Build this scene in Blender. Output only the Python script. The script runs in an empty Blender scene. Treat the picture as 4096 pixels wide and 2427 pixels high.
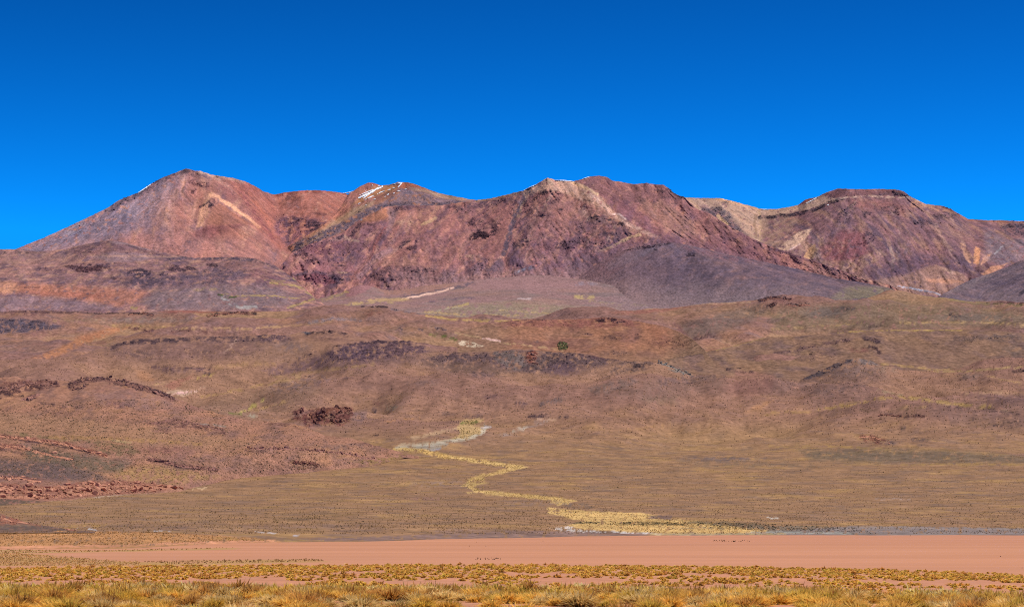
import bpy, math, random
import numpy as np
from mathutils import Vector

# ------------------------------------------------------------------ camera, sky, sun, exposure
W, H = 4096.0, 2427.0            # frame units used for bearings
F = 9635.0                       # focal length in frame units (85 mm lens)
HOR = 2040.0                     # frame row of the true horizon
PITCH = math.atan((HOR - H / 2) / F)
CP, SP = math.cos(PITCH), math.sin(PITCH)

scene = bpy.context.scene
COL = scene.collection
cam_data = bpy.data.cameras.new("camera")
cam = bpy.data.objects.new("camera", cam_data)
COL.objects.link(cam)
cam_data.sensor_width = 36.0
cam_data.lens = 36.0 * F / W
cam_data.clip_start = 0.1
cam_data.clip_end = 60000.0
cam_data.dof.use_dof = True
cam_data.dof.focus_distance = 2500.0
cam_data.dof.aperture_fstop = 2.6
cam.location = (0, 0, 0)
cam.rotation_euler = (math.pi / 2 + PITCH, 0, 0)
scene.camera = cam

SUN_DIR = Vector((0.46, -0.04, 0.88)).normalized()      # towards the sun
sun_el = math.asin(SUN_DIR.z)
sun_az = math.atan2(SUN_DIR.x, SUN_DIR.y)              # from +Y towards +X

world = bpy.data.worlds.new("World")
scene.world = world
world.use_nodes = True
wn = world.node_tree
wn.nodes.clear()
w_out = wn.nodes.new("ShaderNodeOutputWorld")
w_bg = wn.nodes.new("ShaderNodeBackground")
w_sky = wn.nodes.new("ShaderNodeTexSky")
w_sky.sky_type = 'NISHITA'
w_sky.sun_disc = False
w_sky.sun_elevation = sun_el
w_sky.sun_rotation = sun_az
w_sky.altitude = 5600
w_sky.air_density = 1.0
w_sky.dust_density = 0.0
w_sky.ozone_density = 4.0
w_hs = wn.nodes.new("ShaderNodeVectorMath")          # polariser-deep blue of thin high air
w_hs.operation = 'MULTIPLY'
w_hs.inputs[1].default_value = (0.0070, 0.132, 0.082)
w_gm = wn.nodes.new("ShaderNodeGamma")
w_gm.inputs["Gamma"].default_value = 2.8
w_mn = wn.nodes.new("ShaderNodeVectorMath")          # even sky: no brighter round the sun than along the horizon
w_mn.operation = 'MINIMUM'
w_mn.inputs[1].default_value = (2.0, 3.0, 5.6)
wn.links.new(w_sky.outputs[0], w_mn.inputs[0])
wn.links.new(w_mn.outputs[0], w_gm.inputs["Color"])
wn.links.new(w_gm.outputs[0], w_hs.inputs[0])
wn.links.new(w_hs.outputs[0], w_bg.inputs["Color"])
w_bg.inputs["Strength"].default_value = 0.12
wn.links.new(w_bg.outputs[0], w_out.inputs["Surface"])

sun_data = bpy.data.lights.new("sun", 'SUN')
sun_data.energy = 4.4
sun_data.angle = math.radians(0.53)
sun_data.color = (1.0, 0.965, 0.92)
sun = bpy.data.objects.new("sun", sun_data)
COL.objects.link(sun)
sun.location = (400, 200, 900)
sun.rotation_euler = SUN_DIR.to_track_quat('Z', 'Y').to_euler()

vs = scene.view_settings
vs.view_transform = 'Standard'
vs.look = 'None'
vs.exposure = 0.0
vs.gamma = 1.0
vs.use_curve_mapping = False
scene.cycles.max_bounces = 4
scene.cycles.diffuse_bounces = 2
scene.cycles.use_denoising = False
scene.cycles.sample_clamp_indirect = 2.0
scene.cycles.filter_width = 1.0

# ------------------------------------------------------------------ helpers
RNG = np.random.default_rng(11)
_perm = RNG.permutation(1024)
_g = RNG.uniform(0, 2 * np.pi, 1024)
_gx, _gy = np.cos(_g), np.sin(_g)


def perlin(x, y):
    xi = np.floor(x).astype(np.int64); yi = np.floor(y).astype(np.int64)
    xf = x - xi; yf = y - yi
    sx = xf * xf * xf * (xf * (xf * 6 - 15) + 10)
    sy = yf * yf * yf * (yf * (yf * 6 - 15) + 10)

    def gr(ix, iy, fx, fy):
        h = _perm[(_perm[ix & 1023] + iy) & 1023]
        return _gx[h] * fx + _gy[h] * fy
    a = gr(xi, yi, xf, yf); b = gr(xi + 1, yi, xf - 1, yf)
    c = gr(xi, yi + 1, xf, yf - 1); d = gr(xi + 1, yi + 1, xf - 1, yf - 1)
    return ((a + (b - a) * sx) * (1 - sy) + (c + (d - c) * sx) * sy) * 1.5


def fbm(x, y, octv=4, gain=0.5, seed=0):
    s = 0; a = 1.0; n = 0
    for i in range(octv):
        s = s + a * perlin(x + seed * 17.3 + i * 31.7, y - seed * 9.1 + i * 13.3)
        n += a; a *= gain; x = x * 2.03; y = y * 2.03
    return s / n * 1.4


def ridged(x, y, octv=4, seed=0):
    s = 0; a = 1.0; n = 0
    for i in range(octv):
        s = s + a * (1 - 2 * np.abs(perlin(x + seed * 17.3 + i * 31.7, y - seed * 9.1 + i * 13.3)))
        n += a; a *= 0.5; x = x * 2.03; y = y * 2.03
    return s / n


def sstep(a, b, x):
    t = np.clip((x - a) / (b - a), 0, 1)
    return t * t * (3 - 2 * t)


def lin(c):
    """'rrggbb' seen in daylight -> linear reflectance"""
    v = np.array([int(c[i:i + 2], 16) for i in (0, 2, 4)]) / 255.0
    l = np.where(v <= 0.04045, v / 12.92, ((v + 0.055) / 1.055) ** 2.4)
    return l * ALB


ALB = 1.0


def curve(pts):
    p = np.array(sorted(pts), float)
    return lambda u: np.interp(u, p[:, 0], p[:, 1])


def point(u, v, Y):
    """bearing (u, v) at forward distance Y -> world"""
    dx = (u - W / 2); dy = CP * F - SP * (H / 2 - v); dz = SP * F + CP * (H / 2 - v)
    k = Y / dy
    return np.stack(np.broadcast_arrays(dx * k, Y, dz * k), -1)


def bearing(p):
    x, y, z = p[..., 0], p[..., 1], p[..., 2]
    c = y * CP + z * SP; up = -y * SP + z * CP
    return W / 2 + F * x / c, H / 2 - F * up / c


def tag(o, label=None, cat=None, group=None, kind=None):
    if label: o["label"] = label
    if cat: o["category"] = cat
    if group: o["group"] = group
    if kind: o["kind"] = kind
    return o


def link(name, me, parent=None):
    o = bpy.data.objects.new(name, me)
    COL.objects.link(o)
    if parent is not None:
        o.parent = parent
    return o


def np_mesh(name, verts, faces, cols=None, smooth=True, mat=None):
    """faces: (n,3) or (n,4) int array"""
    me = bpy.data.meshes.new(name)
    nv, nf, k = len(verts), len(faces), faces.shape[1]
    me.vertices.add(nv); me.vertices.foreach_set("co", np.ascontiguousarray(verts, np.float32).ravel())
    me.loops.add(nf * k); me.loops.foreach_set("vertex_index", np.ascontiguousarray(faces, np.int32).ravel())
    me.polygons.add(nf)
    me.polygons.foreach_set("loop_start", np.arange(0, nf * k, k, dtype=np.int32))
    me.polygons.foreach_set("loop_total", np.full(nf, k, np.int32))
    me.polygons.foreach_set("use_smooth", np.full(nf, smooth, bool))
    me.update(calc_edges=True)
    if cols is not None:
        at = me.color_attributes.new("tint", 'FLOAT_COLOR', 'POINT')
        c4 = np.ones((nv, 4), np.float32); c4[:, :cols.shape[1]] = cols
        at.data.foreach_set("color", c4.ravel())
    if mat: me.materials.append(mat)
    me.validate()
    return me


def ground_mat(name, wl, amp=0.35, wl2=None, amp2=0.25, rough=0.95, bump=0.0, stretch=(1, 1, 1), stone=None):
    """tinted earth: mesh tint x two scales of procedural grain (wavelengths in metres); dark stones where the tint's alpha says rock"""
    m = bpy.data.materials.new(name); m.use_nodes = True
    nt = m.node_tree; N = nt.nodes; L = nt.links
    b = N["Principled BSDF"]
    b.inputs["Roughness"].default_value = rough
    b.inputs["Specular IOR Level"].default_value = 0.05
    a = N.new("ShaderNodeAttribute"); a.attribute_name = "tint"
    tc = N.new("ShaderNodeTexCoord")
    mp = N.new("ShaderNodeMapping"); mp.inputs["Scale"].default_value = stretch
    L.new(tc.outputs["Object"], mp.inputs["Vector"])
    cur = a.outputs["Color"]
    nz = None
    for w_, am in ((wl, amp), (wl2 or wl * 4.3, amp2)):
        n = N.new("ShaderNodeTexNoise"); n.inputs["Scale"].default_value = 1.0 / w_
        n.inputs["Detail"].default_value = 3.0; n.inputs["Roughness"].default_value = 0.6
        L.new(mp.outputs[0], n.inputs["Vector"])
        r = N.new("ShaderNodeMapRange")
        r.inputs["From Min"].default_value = 0.28; r.inputs["From Max"].default_value = 0.72
        r.inputs["To Min"].default_value = 1 - am; r.inputs["To Max"].default_value = 1 + am
        L.new(n.outputs["Fac"], r.inputs["Value"])
        mx = N.new("ShaderNodeVectorMath"); mx.operation = 'SCALE'
        L.new(cur, mx.inputs[0]); L.new(r.outputs[0], mx.inputs["Scale"])
        cur = mx.outputs[0]
        nz = nz or n
    if stone:
        wl_s, base_amt = stone
        n = N.new("ShaderNodeTexNoise"); n.inputs["Scale"].default_value = 1.0 / wl_s
        n.inputs["Detail"].default_value = 2.5; n.inputs["Roughness"].default_value = 0.65
        L.new(mp.outputs[0], n.inputs["Vector"])
        th = N.new("ShaderNodeMapRange")            # more rock: lower threshold
        th.inputs["To Min"].default_value = base_amt; th.inputs["To Max"].default_value = 0.50
        L.new(a.outputs["Alpha"], th.inputs["Value"])
        sb = N.new("ShaderNodeMath"); sb.operation = 'SUBTRACT'
        L.new(n.outputs["Fac"], sb.inputs[0]); L.new(th.outputs[0], sb.inputs[1])
        sc = N.new("ShaderNodeMath"); sc.operation = 'MULTIPLY'; sc.use_clamp = True
        sc.inputs[1].default_value = 16.0; L.new(sb.outputs[0], sc.inputs[0])
        sc2 = N.new("ShaderNodeMath"); sc2.operation = 'MULTIPLY'; sc2.inputs[1].default_value = 0.8
        L.new(sc.outputs[0], sc2.inputs[0])
        dk = N.new("ShaderNodeVectorMath"); dk.operation = 'MULTIPLY'
        dk.inputs[1].default_value = (0.30, 0.30, 0.36); L.new(cur, dk.inputs[0])
        mm = N.new("ShaderNodeMix"); mm.data_type = 'VECTOR'
        L.new(sc2.outputs[0], mm.inputs[0])
        L.new(cur, mm.inputs[4]); L.new(dk.outputs[0], mm.inputs[5])
        cur = mm.outputs[1]
    L.new(cur, b.inputs["Base Color"])
    if bump:
        bp = N.new("ShaderNodeBump"); bp.inputs["Strength"].default_value = 1.0
        bp.inputs["Distance"].default_value = bump
        L.new(nz.outputs["Fac"], bp.inputs["Height"]); L.new(bp.outputs[0], b.inputs["Normal"])
    return m


def leaf_mat(name, trans=0.25):
    m = bpy.data.materials.new(name); m.use_nodes = True
    nt = m.node_tree; N = nt.nodes; L = nt.links
    b = N["Principled BSDF"]; b.inputs["Roughness"].default_value = 0.85
    b.inputs["Specular IOR Level"].default_value = 0.1
    a = N.new("ShaderNodeAttribute"); a.attribute_name = "tint"
    n = N.new("ShaderNodeTexNoise"); n.inputs["Scale"].default_value = 9.0
    oi = N.new("ShaderNodeObjectInfo")
    r = N.new("ShaderNodeMapRange"); r.inputs["To Min"].default_value = 0.75; r.inputs["To Max"].default_value = 1.25
    L.new(n.outputs["Fac"], r.inputs["Value"])
    hs = N.new("ShaderNodeHueSaturation")
    r2 = N.new("ShaderNodeMapRange"); r2.inputs["To Min"].default_value = 0.78; r2.inputs["To Max"].default_value = 1.15
    L.new(oi.outputs["Random"], r2.inputs["Value"]); L.new(r2.outputs[0], hs.inputs["Value"])
    mx = N.new("ShaderNodeVectorMath"); mx.operation = 'SCALE'
    L.new(a.outputs["Color"], mx.inputs[0]); L.new(r.outputs[0], mx.inputs["Scale"])
    L.new(mx.outputs[0], hs.inputs["Color"])
    L.new(hs.outputs[0], b.inputs["Base Color"])
    t = N.new("ShaderNodeBsdfTranslucent"); L.new(hs.outputs[0], t.inputs["Color"])
    ms = N.new("ShaderNodeMixShader"); ms.inputs[0].default_value = trans
    L.new(b.outputs[0], ms.inputs[1]); L.new(t.outputs[0], ms.inputs[2])
    L.new(ms.outputs[0], N["Material Output"].inputs["Surface"])
    return m


# ---- masks on a sheet: strokes, areas and spots given by bearing
def m_line(u, v, pts, w):
    d = np.full(u.shape, 1e9)
    for (a, b), (c, e) in zip(pts[:-1], pts[1:]):
        dx, dy = c - a, e - b
        t = np.clip(((u - a) * dx + (v - b) * dy) / (dx * dx + dy * dy + 1e-9), 0, 1)
        d = np.minimum(d, np.hypot(u - a - t * dx, v - b - t * dy))
    return d / w


def m_poly(u, v, pts, soft):
    ins = np.zeros(u.shape, bool)
    n = len(pts)
    for i in range(n):
        x1, y1 = pts[i]; x2, y2 = pts[(i + 1) % n]
        if y1 == y2: continue
        c = ((y1 > v) != (y2 > v)) & (u < (x2 - x1) * (v - y1) / (y2 - y1) + x1)
        ins ^= c
    d = m_line(u, v, list(pts) + [pts[0]], 1.0)
    sd = np.where(ins, -d, d)
    return 1 - sstep(-soft * .5, soft * .5, sd)


class Sheet:
    """a slope seen from the plain: rows run from its foot to its crest and down the far side"""

    def __init__(s, u0, u1, curves, du=3.1, dv=2.8, conc=1.0, back=(400, 0.5), jag=0.0, jagw=40.0, seed=1, ywob=0.0):
        s.seed = seed
        nu = int((u1 - u0) / du) + 1
        us = np.linspace(u0, u1, nu)
        V = []; Y = []
        for vc, yc in curves:
            V.append(curve(vc)(us) if not np.isscalar(vc) else np.full(nu, float(vc)))
            Y.append(curve(yc)(us) if not np.isscalar(yc) else np.full(nu, float(yc)))
        V = np.array(V); Y = np.array(Y)
        hw = int(70 / du); ker = np.hanning(2 * hw + 3)[1:-1]; ker /= ker.sum()      # no creases where the guide points meet
        Y = np.array([np.convolve(np.pad(y, hw, mode='reflect', reflect_type='odd'), ker, mode='valid') for y in Y])
        jn = jag * fbm(us / jagw, us * 0 + seed, 5, 0.6, seed) if jag else 0 * us
        K = len(V)
        rv = []; ry = []
        for k in range(K - 1):
            n = max(4, int(np.max(np.abs(V[k + 1] - V[k])) / dv))
            t = np.linspace(0, 1, n, endpoint=False)[:, None] if k < K - 2 else np.linspace(0, 1, n + 1)[:, None]
            rv.append(s._herm(V, k, t)); ry.append(s._herm(Y, k, t ** conc if K == 2 else t))
        s.v = np.concatenate(rv); s.Y = np.concatenate(ry)
        s.v += jn * sstep(V[-1] + 16, V[-1], s.v)
        s.u = np.broadcast_to(us, s.v.shape).copy()
        s.nf = s.v.shape[0]
        s.us = us; s.back = back
        s.rock = np.zeros_like(s.v)
        s.col = None

    @staticmethod
    def _herm(A, k, t):
        K = len(A)
        d = np.diff(A, axis=0)

        def slope(i):
            if i == 0: return d[0]
            if i == K - 1: return d[-1]
            a, b = d[i - 1], d[i]
            return np.where(a * b > 0, 2 * a * b / (a + b + np.where(a + b == 0, 1e-9, 0)), 0)
        m0, m1 = slope(k), slope(k + 1)
        t2, t3 = t * t, t * t * t
        return (2 * t3 - 3 * t2 + 1) * A[k] + (t3 - 2 * t2 + t) * m0 + (-2 * t3 + 3 * t2) * A[k + 1] + (t3 - t2) * m1

    def xyz(s):
        return point(s.u, s.v, s.Y)

    def relief(s, ops, wob=10.0, k=0.6, k2=None):
        """ops: (points, width, metres towards the viewer)"""
        sd = s.seed
        wu = s.u + wob * fbm(s.u / 60, s.v / 60, 3, .5, sd + 5)
        wv = s.v + wob * fbm(s.u / 60, s.v / 60, 3, .5, sd + 6)
        taper = s.taper()
        for pts, w, h in ops:
            d = m_line(wu, wv, pts, w)
            lim = 0.8 * w * float(np.mean(s.Y)) / F * (k2 or 1.0)
            s.Y -= float(np.clip(h * k, -lim, lim)) * np.exp(-d * d * 0.9) * taper

    def hills(s, waves, ops=(), k=0.22, wob=10.0, mask=1.0):
        """raise and lower the ground: waves (across m, along m, height m), ops (points, width, height)"""
        P = s.xyz(); X, Yy = P[..., 0], P[..., 1]; dz = 0 * X
        for i, (wx, wy, h) in enumerate(waves):
            dz = dz + h * fbm(X / wx, Yy / wy, 3, .45, s.seed + 51 + i) * mask
        wu = s.u + wob * fbm(s.u / 60, s.v / 60, 3, .5, s.seed + 5); wv = s.v + wob * .6 * fbm(s.u / 60, s.v / 60, 3, .5, s.seed + 6)
        for pts, w, h in ops:
            d = m_line(wu, wv, pts, w * 1.25); L_ = sum(math.dist(a_, b_) for a_, b_ in zip(pts[:-1], pts[1:]))
            e = np.minimum(np.hypot(s.u - pts[0][0], s.v - pts[0][1]), np.hypot(s.u - pts[-1][0], s.v - pts[-1][1])) / (L_ * .45)
            dz = dz + k * h * np.exp(-d * d * .9) * sstep(0, 1, e)
        s.dzn = dz / (np.abs(dz).std() + 1e-6)
        P[..., 2] += dz * s.taper() * (1 - .75 * sstep(.9, 1.0, np.linspace(0, 1, s.nf))[:, None])
        s.u, s.v = bearing(P)

    def taper(s):
        t = np.linspace(0, 1, s.nf)[:, None]
        return sstep(0.0, 0.06, t)

    def flow(s, amp=5.0):
        """scree streaks and rock ribs that follow the fall line of the slope"""
        P = s.xyz(); Ti = np.gradient(P, axis=0); Tj = np.gradient(P, axis=1)
        E = (Ti * Ti).sum(-1); Fm = (Ti * Tj).sum(-1); G = (Tj * Tj).sum(-1)
        gi, gj = -Ti[..., 2], -Tj[..., 2]; det = E * G - Fm * Fm + 1e-6
        ai = (G * gi - Fm * gj) / det; aj = (E * gj - Fm * gi) / det
        n = np.hypot(ai, aj) + 1e-12; ai /= n; aj /= n
        nr, nc = s.v.shape; I0, J0 = np.meshgrid(np.arange(nr, dtype=float), np.arange(nc, dtype=float), indexing='ij')
        rng = np.random.default_rng(s.seed + 400); s.lic = []
        for grain, steps in ((1, 16), (3, 30)):
            N = rng.normal(0, 1, (nr // grain + 2, nc // grain + 2))
            acc = np.zeros((nr, nc))
            for sg in (1, -1):
                I, J = I0.copy(), J0.copy()
                for k in range(steps):
                    ii = np.clip(np.round(I).astype(int), 0, nr - 1); jj = np.clip(np.round(J).astype(int), 0, nc - 1)
                    acc += N[ii // grain, jj // grain]
                    I = np.clip(I + sg * ai[ii, jj], 0, nr - 1); J = np.clip(J + sg * aj[ii, jj], 0, nc - 1)
            acc = (acc + np.roll(acc, 1, 1) + np.roll(acc, -1, 1)) / 3
            s.lic.append(np.clip(acc / acc.std(), -2.2, 2.2))
        s.Y += (amp * .45 * s.lic[0] + amp * s.lic[1]) * s.taper()

    def noise_relief(s, comps):
        """comps: (wavelength m across, wavelength along slope, metres, kind, shear)"""
        p = s.xyz(); X, Z = p[..., 0], p[..., 2]
        for wx, wz, amp, kind, sh in comps:
            f = ridged if kind == 'r' else fbm
            s.Y -= amp * f((X + sh * Z) / wx, Z / wz, 4, seed=s.seed + int(wx) % 7) * s.taper()

    def flat_relief(s, comps):
        p = s.xyz(); X, Yy = p[..., 0], p[..., 1]
        for wx, wy, amp in comps:
            s.Y -= amp * fbm(X / wx, Yy / wy, 4, seed=s.seed + int(wx) % 7) * s.taper()

    def base(s, pal, wl, flat=False, shear=0.0, stretch=3.0, contrast=1.15):
        """pal: colours blended by layered noise; wl: metres"""
        p = s.xyz()
        X = p[..., 0]; B = p[..., 1] if flat else p[..., 2]
        pal = [lin(c) for c in pal]
        s.col = np.zeros(s.v.shape + (3,)) + pal[0]
        for i, c in enumerate(pal[1:]):
            w_ = wl / (1.9 ** i)
            sy = w_ * (1.0 if flat else stretch)
            n = fbm((X + shear * B) / w_, B / sy, 5, .58, s.seed + 3 * i + 1)
            a = sstep(-0.05 / contrast, 0.55 / contrast, n)[..., None] * 0.85
            s.col = s.col * (1 - a) + c * a
        # fine fall-line streaks and blotches of scree
        k = wl / 220.0
        if not flat:
            f1 = fbm((X + shear * B) / (11 * k + 5), B / (48 * k + 8), 4, .6, s.seed + 31)
            f2 = fbm(X / (34 * k + 6), B / (26 * k + 5), 4, .65, s.seed + 33)
            g = (1 + .18 * f1 + .16 * f2)[..., None]
            s.col = s.col * g * (1 + np.array([.05, 0, -.05]) * f2[..., None])

    def paint(s, ops, wob=7.0, ws=1.0):
        """ops: (kind, points, size, colour, strength[, patchiness[, rockiness]])"""
        sd = s.seed
        wu = s.u + wob * ws * fbm(s.u / 35 / ws, s.v / 35 * ws, 4, .6, sd + 15)
        wv = s.v + wob * .7 * fbm(s.u / 35, s.v / 35, 4, .6, sd + 16)
        g1 = fbm(s.u / 26, s.v / 17, 5, .65, sd + 21)
        for op in ops:
            kind, pts, size, c, a = op[:5]
            if c is not None:
                rr, gg, bb = (int(c[i:i + 2], 16) for i in (0, 2, 4))
                if rr - bb > 55 and gg > .83 * rr and size < 14:      # dry grass: straw rather than lime
                    c = "%02x%02x%02x" % (rr, int(gg * .95), min(255, int(bb * 1.10)))
            pat = op[5] if len(op) > 5 else 0.0
            rk = op[6] if len(op) > 6 else 0.0
            if rk >= 0.5:
                pat = min(max(pat, .2), .3)
            pa = np.array(pts, float)
            if kind == 'E':
                (cu, cv), (ru, rv) = pts
                lo_u, hi_u, lo_v, hi_v = cu - ru, cu + ru, cv - rv, cv + rv
                ext = (size + .35) * max(ru, rv) + 10
            else:
                lo_u, hi_u, lo_v, hi_v = pa[:, 0].min(), pa[:, 0].max(), pa[:, 1].min(), pa[:, 1].max()
                ext = size * 2.2 + 20
            ci = np.where((s.us > lo_u - ext) & (s.us < hi_u + ext))[0]
            if len(ci) == 0: continue
            vv = s.v[:, ci[0]:ci[-1] + 1]
            ri = np.where(((vv > lo_v - ext) & (vv < hi_v + ext)).any(axis=1))[0]
            if len(ri) == 0: continue
            sl = (slice(ri[0], ri[-1] + 1), slice(ci[0], ci[-1] + 1))
            U, Vv = wu[sl], wv[sl]
            if kind == 'L':
                m = 1 - sstep(0.45, 1.15, m_line(U, Vv, pts, size))
            elif kind == 'P':
                m = m_poly(U, Vv, pts, size)
            else:
                (cu, cv), (ru, rv) = pts
                q = np.hypot((U - cu) / ru, (Vv - cv) / rv)
                m = 1 - sstep(1 - size, 1 + size, q)
            if pat:
                m = m * sstep(-0.34 + pat, 0.06 + pat, g1[sl] + 0.25)
            m = np.clip(m * a, 0, 1)
            if c is not None:
                s.col[sl] = s.col[sl] * (1 - m[..., None]) + lin(c) * m[..., None]
            if rk:
                s.rock[sl] = np.maximum(s.rock[sl], m * rk)

    def ridges_and_hollows(s, ridge, hollow, amt):
        a = sstep(.2, 2.2, s.dzn)[..., None] * amt; b = sstep(-.2, -2.2, s.dzn)[..., None] * amt
        s.col = s.col * (1 - a) + lin(ridge) * a
        s.col = s.col * (1 - b) + lin(hollow) * b

    def rough(s, wl, amp, seed=3, dark=None, darkamt=0.6):
        """broken rock where the rock mask is set"""
        p = s.xyz(); X, Z = p[..., 0], p[..., 2]
        n = ridged(X / wl, Z / (wl * .8), 4, seed) + 0.6 * fbm(X / (wl * .4), Z / (wl * .4), 3, .6, seed + 1)
        s.Y -= amp * s.rock * n * s.taper()
        if getattr(s, 'lic', None):
            q = .10 * s.lic[0] + .075 * s.lic[1]
            s.col = s.col * np.exp(q)[..., None] * (1 + np.array([.02, 0, -.03]) * s.lic[1][..., None])
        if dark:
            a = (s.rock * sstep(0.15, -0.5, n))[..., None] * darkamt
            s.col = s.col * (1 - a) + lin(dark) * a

    def lookup(s, u, v):
        """distance of the sheet at bearings (arrays)"""
        u = np.atleast_1d(u); v = np.atleast_1d(v)
        ci = np.clip(np.round((u - s.us[0]) / (s.us[1] - s.us[0])).astype(int), 0, len(s.us) - 1)
        out = np.empty(len(u))
        for i, c in enumerate(ci):
            vc = s.v[:, c]; yc = s.Y[:, c]
            o = np.argsort(vc)
            out[i] = np.interp(v[i], vc[o], yc[o])
        return out

    def tint(s, u, v):
        ci = np.clip(np.round((u - s.us[0]) / (s.us[1] - s.us[0])).astype(int), 0, len(s.us) - 1)
        ri = np.array([np.argmin(np.abs(s.v[:, c] - vv)) for c, vv in zip(ci, v)])
        return s.col[ri, ci]

    def build(s, name, mat, label, cat):
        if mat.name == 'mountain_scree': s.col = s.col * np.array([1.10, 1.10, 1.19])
        P = s.xyz(); C = np.concatenate([np.clip(s.col, .004, .95), s.rock.clip(0, 1)[..., None]], -1)
        drop, slope = s.back
        top = P[-1]; rows = [P]; cols = [C]
        for f in (0.012, 0.04, 0.12, 0.35, 1.0):
            r = top.copy(); k = 1 + drop * f / top[:, 1]
            r[:, 0] *= k; r[:, 1] *= k
            r[:, 2] = top[:, 2] - drop * f * slope * (0.35 + 0.65 * min(1, f * 6))
            rows.append(r[None]); cols.append(C[-1:])
        P = np.concatenate(rows); C = np.concatenate(cols)
        nr, nc = P.shape[:2]
        idx = np.arange(nr * nc).reshape(nr, nc)
        f = np.stack([idx[:-1, :-1], idx[:-1, 1:], idx[1:, 1:], idx[1:, :-1]], -1).reshape(-1, 4)
        me = np_mesh(name, P.reshape(-1, 3), f, C.reshape(-1, 4), True, mat)
        o = link(name, me)
        tag(o, label, cat, kind="structure")
        return o


# ------------------------------------------------------------------ materials of the land
M_far = ground_mat("mountain_scree", 7.0, 0.46, 26.0, 0.20, bump=3.5, stone=(10.0, 0.665))
M_mid = ground_mat("hill_earth", 8.0, 0.42, 30.0, 0.20, bump=1.8, stone=(10.0, 0.665))
M_fan = ground_mat("fan_grassland", 6.0, 0.26, 22.0, 0.22, bump=0.5, stone=(6.5, 0.69))
M_hill = ground_mat("stony_hill", 3.2, 0.40, 11.0, 0.20, bump=0.6, stone=(4.0, 0.67))
M_soil = ground_mat("red_soil", 0.35, 0.12, 2.2, 0.10, bump=0.02)
M_playa = ground_mat("red_clay_flat", 6.0, 0.03, 60.0, 0.05, stretch=(0.25, 1, 1))

SKY_LEFT = [(-150, 1040), (0, 998), (65, 996), (108, 977), (173, 952), (259, 913), (345, 873), (431, 831), (475, 801), (552, 771), (604, 736), (647, 712), (699, 692), (744, 675), (759, 677), (781, 684), (802, 684), (846, 699), (897, 707), (936, 713), (984, 727), (1024, 747), (1054, 766), (1097, 779)]

# ---- left peak with its red saddle
s = Sheet(-150, 1520, [([(-150, 1190), (1520, 1190)], [(-150, 7980), (1000, 8020), (1100, 8350), (1200, 8500), (1520, 8600)]),
                       ([(-150, 1100), (300, 1050), (744, 985), (1024, 990), (1150, 1000), (1300, 960), (1520, 980)], [(-150, 8150), (300, 8400), (744, 8800), (900, 8850), (1024, 9000), (1110, 9300), (1180, 9450), (1300, 9350), (1520, 9700)]),
                       (SKY_LEFT + [(1145, 769), (1205, 763), (1248, 761), (1300, 763), (1382, 773), (1420, 795), (1520, 850)],
                        [(-150, 8500), (250, 9000), (744, 9800), (900, 9850), (1024, 10050), (1097, 10300), (1200, 10250), (1300, 10350), (1400, 10500), (1520, 10500)])],
          jag=2.0, jagw=16, seed=2)
s.relief([([(744, 675), (770, 740), (844, 776)], 55, 70), ([(844, 776), (887, 798), (973, 855), (1024, 898)], 26, 85),
          ([(844, 776), (835, 810), (822, 905)], 22, 60), ([(744, 675), (690, 770), (640, 890)], 60, 60),
          ([(900, 740), (1010, 860), (1060, 930)], 40, -45), ([(760, 800), (775, 900)], 30, -45),
          ([(560, 800), (520, 900), (480, 950)], 60, 40), ([(915, 900), (980, 925), (1060, 960)], 30, 40),
          ([(1097, 790), (1108, 860), (1150, 985)], 25, -30), ([(1250, 770), (1230, 870), (1180, 960)], 60, 60)])
s.noise_relief([(260, 700, 36, 'n', .2), (60, 220, 12, 'r', .3), (18, 40, 4, 'n', 0)])
s.flow(4.5)
s.base(['9c6a5e', '8a665f', 'a87260', '745c60', 'b3826a'], 260, stretch=2.6, shear=.25)
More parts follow.
